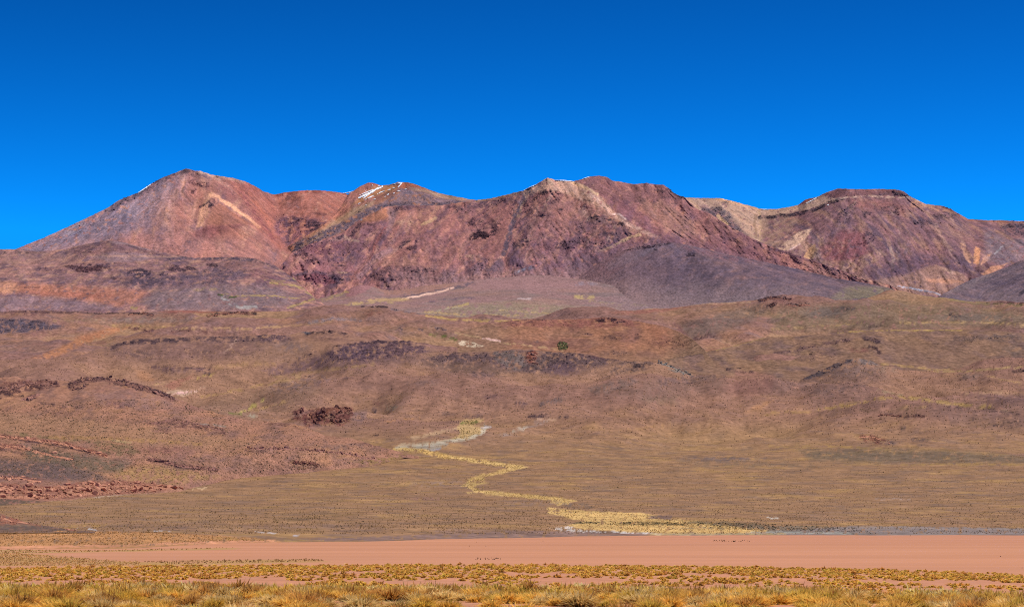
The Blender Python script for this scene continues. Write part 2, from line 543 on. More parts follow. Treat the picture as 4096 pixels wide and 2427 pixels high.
s.paint([('P', [(1060, 790), (1097, 770), (1400, 760), (1440, 800), (1330, 900), (1160, 1010), (1110, 900)], 40, '9c6354', .85, .05),
('P', [(-150, 1060), (65, 990), (345, 868), (552, 768), (744, 672), (700, 760), (640, 830), (560, 900), (430, 960), (250, 1000), (0, 1070)], 120, '82727a', .95, .1),
    ('L', [(744, 672), (650, 715), (552, 775), (430, 835)], 20, '4a3e44', .6, .3, .7),
    ('L', [(735, 680), (790, 700)], 14, '4a3c40', .6, .2, .9),
    ('L', [(560, 860), (600, 820), (640, 790)], 40, '8d7374', .5, .5),
    ('L', [(280, 925), (320, 905)], 26, '8e8288', .5, .5, .5),
    ('E', [(450, 900), (120, 50)], .6, '6c5b62', .5, .4, .3),
    ('E', [(640, 850), (70, 90)], .6, '9e7163', .6, .4),
    ('P', [(780, 700), (830, 760), (850, 800), (800, 880), (770, 930), (720, 930), (690, 850), (720, 770)], 60, 'a06a5a', .55, .1),
    ('L', [(802, 686), (846, 700), (897, 708), (936, 716), (990, 732)], 11, 'c09880', .75, .1),
    ('L', [(850, 700), (880, 722), (905, 740)], 10, 'ad8878', .6, .1),
    ('L', [(985, 735), (1030, 765)], 12, 'a65f48', .7),
    ('E', [(940, 760), (90, 40)], .7, '8c5550', .55, .1),
    ('L', [(760, 725), (800, 735), (830, 742)], 14, '53383c', .7, .4, .9),
    ('L', [(770, 770), (780, 760)], 10, '53383c', .6, .3, .7),
    ('P', [(830, 775), (845, 768), (862, 780), (846, 800), (836, 830), (815, 905), (785, 910), (800, 840)], 14, 'cc9472', .9, .1),
    ('L', [(844, 776), (862, 782), (887, 800), (930, 828), (973, 858), (1040, 908)], 8, 'dda07a', 1.0), ('L', [(846, 700), (880, 722), (930, 760), (990, 810)], 8, 'b98a78', .5, .25), ('L', [(700, 760), (680, 830), (660, 900)], 12, 'b08676', .5, .3), ('L', [(790, 800), (770, 870), (760, 930)], 10, 'b98670', .55, .25), ('L', [(1040, 770), (1075, 850), (1125, 945)], 7, 'bd8270', .6, .25), ('L', [(990, 760), (1050, 860), (1110, 950)], 6, 'b87c6c', .5, .25),
    ('P', [(838, 790), (850, 788), (862, 805), (850, 830), (830, 832)], 8, '48363c', .9, .2, 1),
    ('L', [(800, 828), (820, 818), (835, 806)], 7, '4b373c', .8, .4, .8),
    ('P', [(850, 830), (880, 812), (960, 865), (1010, 900), (900, 905), (835, 920), (825, 890)], 18, '9a6450', .8),
    ('P', [(760, 935), (830, 905), (920, 900), (985, 898), (920, 925), (860, 955), (780, 960)], 22, '7f4a49', .75),
    ('E', [(935, 935), (75, 26)], .5, '95604f', .7, .1),
    ('P', [(480, 945), (700, 925), (1000, 960), (1090, 1000), (1100, 1060), (600, 1060), (430, 985)], 45, 'a06e62', .7, .05),
    ('P', [(900, 720), (1000, 740), (1060, 780), (1095, 800), (1130, 930), (1150, 1000), (1100, 1000), (1020, 890), (960, 800)], 40, '9c6052', .75),
    ('L', [(1000, 770), (1060, 860), (1110, 950)], 12, 'b06c56', .6, .3),
    ('L', [(960, 770), (1030, 870), (1100, 960)], 10, '80484a', .5, .3),
    ('L', [(1100, 780), (1200, 766), (1300, 765), (1380, 776)], 8, '8c4a3e', .6, .2),
         ('E', [(1160, 790), (30, 14)], .6, '5c3c3c', .6, .5, .6), ('L', [(1280, 820), (1300, 855)], 8, 'b0735c', .4),
         ('L', [(1255, 852), (1270, 857), (1305, 857)], 5, '57393a', .7, .2, .5),
         ('P', [(1100, 870), (1160, 865), (1300, 880), (1320, 900), (1270, 930), (1200, 975), (1140, 985), (1100, 930)], 30, '71505a', .75, .3, .7),
         ('E', [(1250, 905), (45, 26)], .5, '4d3a40', .8, .35, 1), ('E', [(1180, 880), (40, 14)], .5, '4d3a40', .7, .4, 1),
         ('L', [(1150, 890), (1160, 930), (1150, 970)], 14, '5d4650', .6, .2, .4),
         ('L', [(1170, 900), (1160, 960)], 6, 'a8755f', .6, .2), ('L', [(1220, 960), (1280, 925)], 7, 'b58566', .7, .2),
         ('L', [(1100, 830), (1112, 880)], 7, 'b37a62', .5, .3)])
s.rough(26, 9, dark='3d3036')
left_sheet = s
saddle_sheet = s
s.build("mountain", M_far, "red and grey peak with pointed summit and a smooth red saddle, leftmost on the skyline", "mountain")

# ---- snow-streaked double peak
s = Sheet(1120, 2040, [([(1120, 1045), (1300, 1010), (1500, 930), (1700, 880), (2040, 860)], [(1120, 9300), (1300, 9200), (1542, 9450), (2040, 9700)]),
                       ([(1120, 1012), (1153, 986), (1283, 908), (1322, 878), (1343, 857), (1372, 812), (1392, 778), (1412, 764), (1438, 747), (1473, 731), (1486, 731), (1524, 742), (1555, 740), (1593, 729), (1628, 729), (1662, 738), (1693, 750), (1757, 773), (1822, 786), (1883, 798), (1904, 800), (1960, 815), (2040, 845)],
                        [(1120, 9500), (1160, 9400), (1283, 9500), (1343, 9750), (1384, 10000), (1473, 10100), (1628, 10150), (1904, 10100), (2040, 10050)])], conc=.85, jag=1.4, jagw=22, seed=4)
s.relief([([(1473, 731), (1440, 780), (1380, 840)], 30, 50), ([(1628, 729), (1560, 790), (1450, 860), (1300, 935), (1170, 1000)], 32, 110), ([(1530, 745), (1480, 790), (1400, 850), (1330, 890)], 20, -50)])
s.noise_relief([(160, 160, 18, 'n', .8), (40, 60, 5, 'n', .8)])
s.flow(3.0)
s.base(['93654f', '8b6656', '7a5f5a', '9c6a50'], 200, stretch=1.2, shear=.9)
s.paint([('P', [(1384, 770), (1412, 762), (1473, 728), (1500, 732), (1480, 755), (1440, 790), (1370, 860), (1330, 875)], 14, 'a0685a', .8, .1),
         ('L', [(1473, 730), (1490, 733), (1530, 745)], 8, 'a0583f', .8), ('P', [(1470, 735), (1500, 735), (1480, 755), (1450, 765)], 10, '6a4340', .6, .3),
         ('P', [(1500, 742), (1560, 742), (1600, 745), (1560, 765), (1460, 800), (1400, 830), (1440, 790)], 12, 'a8744e', .7),
         ('P', [(1590, 730), (1630, 727), (1665, 738), (1700, 752), (1640, 752), (1590, 755)], 10, '9a5a42', .85),
         ('P', [(1480, 790), (1560, 770), (1640, 745), (1680, 755), (1590, 770), (1520, 800), (1420, 835), (1400, 830)], 12, '84564c', .7, .1),
         ('P', [(1330, 890), (1420, 830), (1500, 800), (1480, 830), (1400, 870), (1300, 925), (1240, 950)], 16, '97795f', .8),
         ('P', [(1560, 790), (1640, 760), (1740, 780), (1830, 800), (1900, 803), (1830, 822), (1700, 828), (1560, 826), (1500, 830)], 16, '79656a', .8, .1),
         ('P', [(1160, 985), (1240, 945), (1330, 905), (1430, 855), (1500, 820), (1560, 815), (1520, 850), (1440, 890), (1300, 965), (1170, 1015)], 14, '5f535c', .85, .15, .5),
         ('L', [(1160, 1000), (1260, 950), (1400, 885), (1500, 838), (1560, 820), (1640, 812), (1760, 818), (1850, 806)], 9, '55494f', .7, .25, .6),
         ('L', [(1600, 762), (1640, 770)], 12, '6a5e66', .7, .1), ('E', [(1690, 790), (60, 10)], .5, '5f4f53', .6, .5, .6),
         ('E', [(1650, 795), (70, 16)], .5, '8d6a58', .5, .5), ('P', [(1700, 762), (1760, 775), (1880, 798), (1850, 803), (1740, 790)], 8, '9b7a63', .8),
         ('L', [(1640, 752), (1700, 765), (1760, 778)], 5, 'a5856e', .6), ('L', [(1290, 940), (1200, 985)], 6, '9e7d63', .6, .3)])
s.rough(20, 6, dark='3a3138')
snow_sheet = s
s.build("mountain", M_far, "double-topped rust and grey peak streaked with snow, left of centre", "mountain")

# ---- right flat-topped mountain with the cream cirque
SKY_RIGHT = [(2640, 870), (2700, 830), (2738, 790), (2756, 791), (2790, 792), (2885, 793), (2932, 805), (2976, 817), (3010, 826), (3045, 836), (3072, 837), (3115, 835), (3193, 820), (3223, 798), (3258, 790), (3275, 785), (3305, 770), (3352, 755), (3460, 757), (3525, 756), (3598, 760), (3616, 766), (3641, 786), (3676, 803), (3706, 817), (3771, 824), (3805, 837), (3840, 858), (3874, 876), (3918, 880), (3978, 881), (4096, 884), (4250, 890)]
s = Sheet(2640, 4250, [(1235, 8750),
                       ([(2640, 1010), (3050, 1000), (3300, 960), (3500, 960), (3800, 990), (4250, 1020)], 9450),
                       (SKY_RIGHT, [(2640, 9900), (3050, 10400), (3352, 10100), (3616, 10050), (3874, 10200), (4250, 10100)])], jag=2.0, jagw=14, seed=5)
s.relief([([(3390, 790), (3330, 850), (3240, 930), (3160, 1000)], 40, 90), ([(3400, 790), (3440, 900), (3470, 1050), (3480, 1120)], 90, 110), ([(3620, 800), (3700, 900), (3780, 1000)], 60, 60),
          ([(3045, 850), (3030, 930), (3100, 990), (3257, 1040)], 40, -110), ([(3580, 1000), (3570, 1060), (3565, 1100)], 20, -60), ([(3640, 980), (3600, 1080)], 30, 50),
          ([(3800, 900), (3848, 971), (3885, 1070)], 16, -60), ([(3870, 900), (3905, 988), (3900, 1075)], 16, -60), ([(3860, 930), (3876, 1000), (3888, 1060)], 14, 45), ([(3990, 970), (3940, 1040), (3905, 1090)], 18, -60),
          ([(3940, 920), (3935, 1000), (3915, 1060)], 14, 45), ([(2950, 830), (2930, 900), (2960, 950)], 40, 60), ([(2900, 800), (2870, 850)], 30, 30)])
s.noise_relief([(240, 500, 30, 'n', 0), (60, 170, 17, 'r', 0), (18, 32, 4, 'n', 0)])
s.flow(5.0)
s.base(['7d5a59', '6e5256', '8a6360', '5f4c54', '96705f'], 230, stretch=2.4, shear=.3)
s.paint([
    ('P', [(2738, 788), (2885, 791), (2976, 815), (3072, 836), (3193, 820), (3150, 860), (3075, 870), (3050, 960), (3020, 980), (2950, 900), (2870, 840), (2780, 815)], 24, 'b08e76', .9, .05),
    ('L', [(2745, 790), (2775, 815), (2800, 835)], 9, 'c79f80', .8), ('L', [(2870, 795), (2940, 810), (3040, 838)], 8, 'b98e6c', .8), ('E', [(2905, 811), (16, 7)], .5, '544748', .8, .2, .8),
    ('P', [(2800, 835), (2880, 825), (2920, 850), (2940, 890), (3000, 950), (2980, 950), (2900, 890), (2830, 850)], 14, '655859', .85, .25, .8),
    ('L', [(2870, 862), (2890, 882), (2910, 895)], 8, 'c7a078', .8),
    ('L', [(3020, 860), (3018, 900), (3025, 945)], 7, '80644e', .6), ('L', [(3035, 850), (3045, 900), (3040, 960)], 9, 'b08e6c', .7, .2),
    ('P', [(3045, 880), (3140, 860), (3200, 880), (3150, 940), (3100, 990), (3040, 970)], 20, '8d6f5f', .8, .3),
    ('L', [(3035, 870), (3072, 868), (3120, 862), (3180, 856), (3240, 845), (3285, 825), (3330, 803), (3370, 797)], 9, '453a40', .9, .15, 1.2),
    ('P', [(3193, 822), (3258, 790), (3275, 786), (3305, 772), (3340, 795), (3400, 788), (3350, 800), (3290, 818), (3230, 838), (3140, 852), (3075, 858), (3115, 836)], 10, 'b08e76', .9, .05),
    ('P', [(3195, 820), (3223, 798), (3258, 790), (3245, 805)], 5, '8a5048', .8),
    ('P', [(3290, 780), (3352, 755), (3460, 757), (3598, 760), (3641, 788), (3600, 786), (3480, 780), (3380, 788), (3310, 792)], 8, '74504e', .9, .05, .2),
    ('L', [(3585, 776), (3610, 780), (3640, 788)], 8, '473a3e', .8, .2, 1), ('E', [(3560, 778), (60, 7)], .6, '5a4a50', .6, .3),
    ('L', [(3330, 798), (3390, 789), (3460, 784), (3530, 787), (3640, 792), (3690, 812)], 5, 'b89680', .75, .3),
    ('P', [(3650, 795), (3700, 816), (3780, 826), (3830, 860), (3790, 850), (3700, 835), (3640, 825)], 12, 'ad7d5e', .7, .15),
    ('L', [(3771, 824), (3805, 838), (3840, 860)], 6, '6b4440', .7, .2, .8), ('L', [(3840, 862), (3874, 878), (3918, 882), (3978, 884), (4096, 888)], 7, '8a5f50', .7),
    ('P', [(3400, 800), (3520, 800), (3640, 830), (3620, 860), (3500, 840), (3420, 830)], 24, '8e5d54', .6, .1),
    ('L', [(3420, 815), (3400, 835), (3360, 860)], 14, '4c4046', .7, .4, 1), ('E', [(3465, 860), (18, 14)], .5, '44383f', .7, .4, 1), ('E', [(3380, 885), (30, 12)], .5, '4a3e45', .6, .4, 1), ('E', [(3560, 840), (50, 18)], .5, '55464d', .6, .4, .8),
    ('E', [(3700, 890), (60, 16)], .5, '50424a', .6, .45, .9), ('E', [(3780, 865), (50, 14)], .5, '4b3e42', .6, .45, 1), ('E', [(3470, 950), (25, 22)], .5, '453a44', .7, .3, 1), ('E', [(3445, 975), (18, 14)], .5, '453a44', .6, .3, 1),
    ('P', [(3110, 1000), (3150, 960), (3200, 925), (3245, 915), (3235, 940), (3190, 980), (3150, 1005)], 8, 'cfa88a', .9, .15), ('L', [(3200, 975), (3160, 1000)], 4, 'd8bd98', .9),
    ('P', [(3255, 975), (3265, 980), (3260, 1010), (3240, 1035), (3215, 1030), (3225, 1000)], 7, 'c0946c', .9), ('L', [(3290, 955), (3270, 1000), (3250, 1035)], 8, 'aa866a', .7, .2),
    ('E', [(3190, 990), (90, 45)], .6, 'a5846e', .45, .3), ('L', [(3420, 810), (3380, 880), (3320, 960), (3270, 1030)], 8, 'ab8878', .5, .35), ('L', [(3560, 830), (3600, 930), (3590, 1040)], 7, 'a58478', .45, .35), ('L', [(3700, 830), (3760, 930), (3830, 1050)], 8, 'b08a78', .5, .35), ('L', [(3800, 860), (3850, 960), (3885, 1060)], 6, 'b58c76', .5, .3), ('P', [(3280, 960), (3340, 900), (3400, 850), (3430, 880), (3370, 960), (3300, 1000)], 30, '6b525a', .6, .1),
    ('P', [(3280, 1000), (3360, 920), (3450, 930), (3480, 1000), (3440, 1050), (3300, 1045)], 30, '844f50', .65, .15), ('L', [(3340, 960), (3320, 1000), (3290, 1030)], 12, 'a97a60', .4, .5),
    ('P', [(3280, 1045), (3400, 1040), (3520, 1000), (3560, 1010), (3480, 1060), (3420, 1090), (3350, 1080)], 16, 'a9836c', .6, .3),
    ('L', [(3565, 990), (3572, 1040), (3570, 1080)], 7, 'a98a78', .7, .2), ('L', [(3640, 970), (3620, 1010), (3600, 1060)], 8, '7e6668', .6, .2),
    ('P', [(3440, 1090), (3540, 1060), (3680, 1010), (3860, 1040), (3880, 1090), (3760, 1100), (3620, 1110), (3500, 1125)], 30, '5c4852', .7, .1),
    ('P', [(3500, 1120), (3620, 1100), (3740, 1060), (3860, 1100), (3880, 1130), (3760, 1180), (3600, 1180), (3480, 1140)], 18, '9d7765', .8, .05),
    ('P', [(3700, 1115), (3780, 1112), (3860, 1128), (3800, 1135), (3720, 1130)], 8, 'b58266', .8), ('P', [(3740, 1060), (3780, 1075), (3850, 1095), (3800, 1095)], 8, 'b68f78', .7),
    ('P', [(3838, 970), (3858, 975), (3875, 1020), (3885, 1065), (3872, 1050), (3850, 1010)], 5, 'b98a6e', .8, .1), ('P', [(3898, 985), (3918, 995), (3922, 1025), (3912, 1060), (3895, 1055), (3895, 1015)], 5, 'c48a64', .9),
    ('P', [(3965, 1008), (3970, 1020), (3935, 1055), (3925, 1060), (3935, 1030)], 5, 'b9866a', .9), ('P', [(3920, 1095), (3970, 1065), (4040, 1050), (4000, 1075), (3940, 1105)], 6, 'b98262', .85),
    ('P', [(3760, 880), (3880, 890), (3880, 960), (3830, 960), (3770, 920)], 30, '88665c', .6, .2), ('P', [(3940, 920), (4050, 960), (4250, 930), (4250, 1010), (4000, 1060), (3940, 1040)], 30, '7a686a', .7, .1),
    ('P', [(3990, 905), (4050, 890), (4110, 895), (4110, 940), (4030, 940)], 14, '594b52', .7, .3, .8), ('L', [(4010, 985), (3980, 1015)], 4, 'a39a96', .5),
    ('L', [(4030, 900), (4096, 910)], 8, '4b4046', .6, .3, .8),
    ('L', [(3590, 1144), (3640, 1152), (3700, 1163), (3762, 1177)], 4, '9c9ea6', .85, .25), ('L', [(3680, 1165), (3740, 1172)], 4, '5d5660', .7, .2),
])
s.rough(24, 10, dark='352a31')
right_sheet = s
s.build("mountain", M_far, "purple-brown flat-topped mountain with cream cirque at the right", "mountain")

# ---- central massif
SKY_MID = [(1110, 1075), (1150, 1032), (1166, 1012), (1240, 977), (1369, 932), (1442, 876), (1542, 828), (1640, 822), (1757, 822), (1843, 810), (1904, 801), (1964, 794), (2016, 781), (2048, 773), (2095, 762), (2147, 736), (2190, 711), (2221, 721), (2259, 722), (2294, 725), (2333, 716), (2359, 707), (2393, 703), (2428, 708), (2449, 723), (2497, 730), (2535, 737), (2583, 732), (2622, 738), (2652, 739), (2674, 752), (2695, 773), (2721, 785), (2738, 788), (2781, 833), (2846, 859), (2911, 902), (3010, 954), (3072, 982), (3158, 1010), (3257, 1044), (3374, 1087), (3460, 1113), (3559, 1141), (3620, 1170)]
s = Sheet(1110, 3620, [([(1110, 1260), (3620, 1260)], 8020),
                       ([(1110, 1180), (1300, 1150), (1500, 1060), (2200, 1020), (2700, 1030), (3000, 1110), (3400, 1190), (3620, 1220)], [(1110, 8120), (1500, 8450), (2200, 8500), (2900, 8500), (3620, 8150)]),
                       (SKY_MID, [(1110, 8250), (1250, 8600), (1542, 9250), (1904, 9400), (2190, 9150), (2393, 9300), (2738, 9250), (3010, 8900), (3257, 8600), (3620, 8250)])], jag=2.0, jagw=13, seed=6)
s.relief([([(2260, 724), (2330, 745), (2393, 777), (2458, 855), (2514, 893), (2600, 932), (2695, 971), (2800, 1030)], 60, 150), ([(2190, 711), (2170, 800), (2150, 900), (2120, 1000)], 90, 90),
          ([(2110, 770), (2074, 842), (2048, 902), (2036, 945), (2016, 1014), (2010, 1060)], 15, -70), ([(2035, 800), (1990, 900), (1960, 1020)], 60, 70),
          ([(1438, 1110), (1470, 1060), (1542, 1014), (1606, 967), (1671, 911), (1749, 867), (1800, 835)], 34, -90), ([(1843, 811), (1790, 880), (1700, 960), (1640, 1020), (1560, 1080)], 50, 70),
          ([(1542, 828), (1440, 920), (1340, 990), (1230, 1050)], 60, 90), ([(1480, 870), (1465, 960), (1450, 1050)], 20, -40), ([(1560, 870), (1510, 980), (1480, 1040)], 18, -35),
          ([(2557, 941), (2479, 971), (2402, 1008), (2350, 1060)], 22, -60), ([(2300, 800), (2350, 900), (2330, 1000)], 40, -40), ([(2600, 760), (2650, 860), (2760, 960)], 60, -50), ([(2740, 800), (2850, 880), (3000, 970), (3200, 1050)], 40, 40),
          ([(1240, 1100), (1290, 1080), (1350, 1100)], 30, 70), ([(1420, 1080), (1380, 1120), (1300, 1130)], 20, -40)])
s.noise_relief([(300, 500, 34, 'n', 0), (75, 170, 20, 'r', .3), (18, 30, 5, 'n', .3)])
s.flow(5.0)
s.base(['8d605a', '7a5558', '9c6a5e', '664c54', 'ab7a66'], 210, stretch=1.9, shear=-.35)
s.paint([
    # left sub-massif
    ('P', [(1442, 876), (1542, 828), (1570, 832), (1560, 870), (1500, 885), (1440, 895)], 14, '98664e', .85), ('P', [(1545, 828), (1570, 830), (1590, 850), (1560, 930), (1540, 950), (1555, 880)], 12, '7e6464', .7, .1),
    ('P', [(1590, 835), (1760, 826), (1740, 870), (1660, 915), (1600, 900)], 24, '9a6a5a', .7, .2), ('L', [(1700, 830), (1660, 900)], 10, 'ae7e66', .5, .3), ('L', [(1750, 828), (1720, 870)], 9, 'b5846a', .5, .2),
    ('L', [(1690, 900), (1720, 885), (1745, 872)], 8, 'bf9870', .8, .1), ('E', [(1620, 890), (30, 16)], .5, 'b48a70', .7, .3), ('E', [(1600, 836), (26, 12)], .5, '5a4246', .7, .3, 1),
    ('E', [(1480, 897), (26, 6)], .5, '4a363c', .8, .3, 1), ('L', [(1440, 900), (1415, 930), (1400, 945)], 12, '4a383f', .7, .35, 1.1), ('E', [(1500, 960), (90, 60)], .6, '7a5253', .6, .3, .5),
    ('L', [(1180, 1015), (1260, 975), (1330, 962), (1370, 945)], 10, '57484f', .8, .2, .8), ('L', [(1380, 945), (1395, 960), (1430, 965)], 7, 'c19c80', .7, .2), ('L', [(1260, 980), (1340, 960), (1400, 955)], 8, 'ac8a78', .5, .3),
    ('E', [(1290, 990), (90, 28)], .5, '74444a', .7, .2, .6), ('E', [(1215, 1018), (26, 16)], .5, '4c363c', .8, .3, 1.2), ('E', [(1250, 1045), (30, 14)], .5, '513a40', .8, .35, 1.2), ('E', [(1330, 1000), (120, 60)], .5, '6b4a52', .5, .4, .6),
    ('E', [(1390, 1040), (60, 40)], .6, '604d58', .6, .3), ('P', [(1170, 1055), (1400, 1045), (1420, 1080), (1300, 1090), (1180, 1085)], 16, '8d5c58', .5, .2),
    ('P', [(1175, 1100), (1220, 1082), (1290, 1086), (1340, 1100), (1370, 1135), (1330, 1140), (1260, 1128), (1190, 1115)], 10, '53414a', .85, .15, .4), ('P', [(1190, 1108), (1250, 1092), (1310, 1098), (1350, 1130), (1300, 1140), (1210, 1122)], 10, '7c4b4e', .8, .1),
    ('E', [(1385, 1108), (50, 16)], .6, '59464f', .8, .2, .4), ('L', [(1320, 1062), (1375, 1060)], 5, '4b3c44', .7, .3, .6), ('L', [(1330, 1088), (1390, 1090)], 3, 'b59a68', .6, .4),
    ('L', [(1560, 1000), (1500, 1030), (1470, 1070), (1440, 1105)], 14, '8d6a6a', .8), ('L', [(1545, 900), (1500, 980), (1480, 1035)], 7, '93584e', .6, .2), ('L', [(1555, 930), (1530, 960), (1510, 1000)], 7, '6a5058', .6, .1), ('L', [(1470, 960), (1490, 1030)], 10, '65484e', .5, .3),
    ('L', [(1640, 960), (1560, 1015), (1480, 1060)], 8, '9a7468', .6, .2),
    # main left face
    ('P', [(1870, 815), (1950, 800), (2040, 785), (2050, 800), (1960, 830), (1880, 840), (1800, 860), (1750, 880)], 14, '665055', .7, .3, .7), ('L', [(1904, 803), (1980, 795), (2048, 778), (2095, 766), (2130, 748)], 6, '9d7b5a', .6, .2), ('E', [(1850, 838), (50, 16)], .5, '54444a', .7, .35, .9),
    ('P', [(1700, 920), (1800, 850), (1950, 830), (2050, 830), (2020, 960), (1950, 1050), (1800, 1080), (1650, 1060), (1620, 1010)], 60, '95645a', .6, .15), ('E', [(1900, 890), (26, 18)], .5, '4b353b', .8, .25, 1.2), ('E', [(1960, 905), (50, 22)], .5, '53393f', .6, .4, .9),
    ('P', [(1880, 945), (1910, 915), (1935, 920), (1950, 935), (1990, 930), (1960, 950), (1900, 960), (1870, 955)], 10, '402e35', .9, .2, 1.5), ('E', [(1970, 920), (22, 14)], .5, '483439', .8, .3, 1.2), ('L', [(1600, 985), (1620, 970), (1640, 965)], 9, '40303a', .8, .25, 1.2),
    ('L', [(1630, 995), (1660, 990), (1670, 965)], 9, '4a353c', .8, .3, 1.1), ('E', [(1700, 1010), (90, 10)], .6, '60424a', .5, .4), ('E', [(1760, 960), (90, 40)], .6, '7a5458', .5, .4, .4), ('L', [(1870, 900), (1840, 1000)], 8, 'b07a68', .4, .3),
    ('P', [(1850, 1050), (1900, 1020), (1960, 1030), (1950, 1080), (1880, 1095)], 24, '64505a', .6, .25, .4), ('E', [(1880, 1030), (40, 12)], .6, 'b18a70', .6, .5), ('E', [(1640, 1055), (130, 40)], .7, '9a6e5e', .6, .3),
    ('P', [(1470, 1105), (1560, 1060), (1680, 1070), (1760, 1090), (1760, 1120), (1640, 1110), (1560, 1125), (1500, 1120)], 14, '5e4549', .7, .25, .4), ('E', [(1700, 1080), (40, 12)], .5, '503c42', .7, .4, .9),
    ('P', [(1720, 1090), (1770, 1075), (1760, 1120), (1720, 1130)], 16, '9d5f57', .7, .1), ('L', [(2100, 775), (2070, 850), (2045, 905), (2034, 950), (2014, 1015)], 12, '5a4c55', .9, .05), ('P', [(2000, 1030), (2020, 1060), (2010, 1090), (1950, 1095), (1940, 1080), (1985, 1040)], 18, '5d4e58', .8, .05),
    ('P', [(2040, 775), (2150, 735), (2120, 770), (2110, 790), (2080, 850), (2060, 900), (2040, 880), (2060, 810)], 12, '6a5759', .6, .3, .6), ('L', [(2115, 775), (2090, 820), (2075, 870)], 6, 'a98468', .6, .2),
    ('P', [(2095, 762), (2147, 736), (2190, 711), (2221, 720), (2300, 727), (2350, 760), (2400, 790), (2470, 860), (2400, 830), (2330, 800), (2260, 775), (2200, 762), (2150, 768), (2100, 790)], 14, 'b58e76', .9, .02), ('P', [(2170, 728), (2192, 712), (2222, 740), (2200, 745)], 8, '85705f', .8, .2), ('E', [(2290, 775), (22, 6)], .6, 'cfa07c', .6),
    ('L', [(2160, 772), (2200, 764), (2250, 775)], 9, '473a3c', .9, .25, 1.4), ('L', [(2135, 800), (2150, 790)], 10, '4f3c40', .7, .3, 1), ('P', [(2130, 780), (2260, 780), (2330, 820), (2340, 900), (2250, 960), (2120, 960), (2090, 900)], 40, '8b6256', .6, .25), ('E', [(2215, 800), (24, 14)], .5, '543c40', .7, .4, 1), ('E', [(2115, 825), (20, 22)], .5, '583e42', .6, .3, .8), ('E', [(2245, 838), (10, 6)], .5, '43353a', .8, .2, 1),
    ('E', [(2175, 862), (28, 12)], .5, '553c41', .7, .4, 1), ('P', [(2310, 830), (2400, 830), (2470, 880), (2400, 900), (2330, 880)], 20, '8e6c5e', .5, .2), ('L', [(2290, 780), (2380, 815), (2460, 870), (2550, 925)], 18, 'a07660', .5, .1),
    ('P', [(2320, 890), (2380, 850), (2440, 870), (2540, 925), (2580, 940), (2500, 960), (2420, 1000), (2330, 1000), (2280, 950)], 16, '5c494d', .55, .35, .7), ('L', [(2465, 900), (2440, 940), (2410, 980)], 7, 'b1936c', .5, .5), ('E', [(2380, 865), (20, 8)], .5, '3f3238', .8, .3, 1.3), ('E', [(2440, 875), (16, 8)], .5, '3f3238', .8, .3, 1.3), ('E', [(2480, 895), (20, 8)], .5, '3f3238', .8, .3, 1.2), ('E', [(2430, 930), (26, 10)], .5, '443740', .7, .4, 1),
    ('P', [(2050, 970), (2100, 950), (2110, 980), (2060, 1000)], 10, '463740', .7, .4, 1), ('L', [(2220, 975), (2290, 970), (2340, 965)], 10, '4e3d44', .6, .45, 1), ('L', [(2070, 960), (2190, 950), (2215, 945)], 5, 'b18c6c', .5, .5), ('E', [(2260, 985), (40, 12)], .5, '4c3a40', .7, .45, 1.1), ('E', [(2200, 940), (110, 50)], .7, '6d4d52', .45, .4, .5),
    ('P', [(2050, 1000), (2350, 1000), (2350, 1060), (2200, 1090), (2060, 1090), (2030, 1040)], 40, '6a505a', .6, .15), ('E', [(2170, 1020), (120, 24)], .7, '8d6658', .4, .4),
    ('L', [(2290, 727), (2340, 750), (2390, 776)], 7, 'd3ab84', .95), ('L', [(2300, 735), (2350, 760)], 6, 'c79a72', .7), ('L', [(2455, 855), (2475, 858), (2500, 875)], 5, 'd8c19a', .95), ('L', [(2460, 858), (2514, 895), (2600, 935), (2640, 950)], 9, 'a98068', .7, .1),
    ('L', [(2565, 937), (2520, 948), (2479, 970), (2440, 990), (2400, 1008)], 7, 'bb976f', .8, .1), ('P', [(2390, 1010), (2500, 970), (2560, 955), (2600, 960), (2480, 1010), (2420, 1060), (2380, 1060)], 14, '81504f', .7, .15),
    ('L', [(2230, 740), (2200, 790), (2170, 840)], 9, 'b08a78', .55, .3), ('L', [(2300, 760), (2330, 820), (2350, 880)], 10, 'b58e7c', .55, .25), ('L', [(2360, 770), (2440, 850), (2520, 900), (2620, 945)], 9, 'bb9684', .6, .2), ('L', [(1960, 830), (1900, 920), (1840, 1000), (1790, 1060)], 10, 'a87a6c', .5, .35), ('L', [(1860, 850), (1780, 930), (1700, 1010)], 9, 'a67868', .5, .35), ('L', [(2150, 830), (2120, 930), (2100, 1040)], 8, 'a67e70', .5, .35), ('L', [(1650, 850), (1600, 920), (1550, 1000), (1480, 1060)], 8, 'a87c70', .5, .3),
    # right smooth face
    ('P', [(2300, 727), (2333, 716), (2393, 703), (2449, 723), (2535, 737), (2652, 739), (2721, 785), (2850, 870), (2760, 850), (2640, 800), (2560, 800), (2470, 800), (2400, 770)], 24, '7d5652', .85, .05), ('P', [(2400, 775), (2480, 800), (2560, 840), (2620, 900), (2700, 960), (2640, 950), (2540, 900), (2470, 850)], 24, '7b5255', .7, .1),
    ('P', [(2560, 790), (2700, 830), (2800, 900), (2780, 950), (2700, 940), (2620, 880), (2560, 830)], 40, '926a5a', .7, .05), ('L', [(2610, 762), (2690, 768)], 6, '4f3c3c', .7, .3, .6), ('L', [(2650, 790), (2720, 793)], 4, '4f3c3c', .6, .3, .6), ('L', [(2674, 754), (2700, 776), (2738, 790)], 7, '4a3d3c', .7, .2, 1), ('E', [(2570, 805), (26, 12)], .5, '604846', .6, .4, .6), ('E', [(2695, 815), (14, 6)], .5, '5a4644', .6, .3, .5),
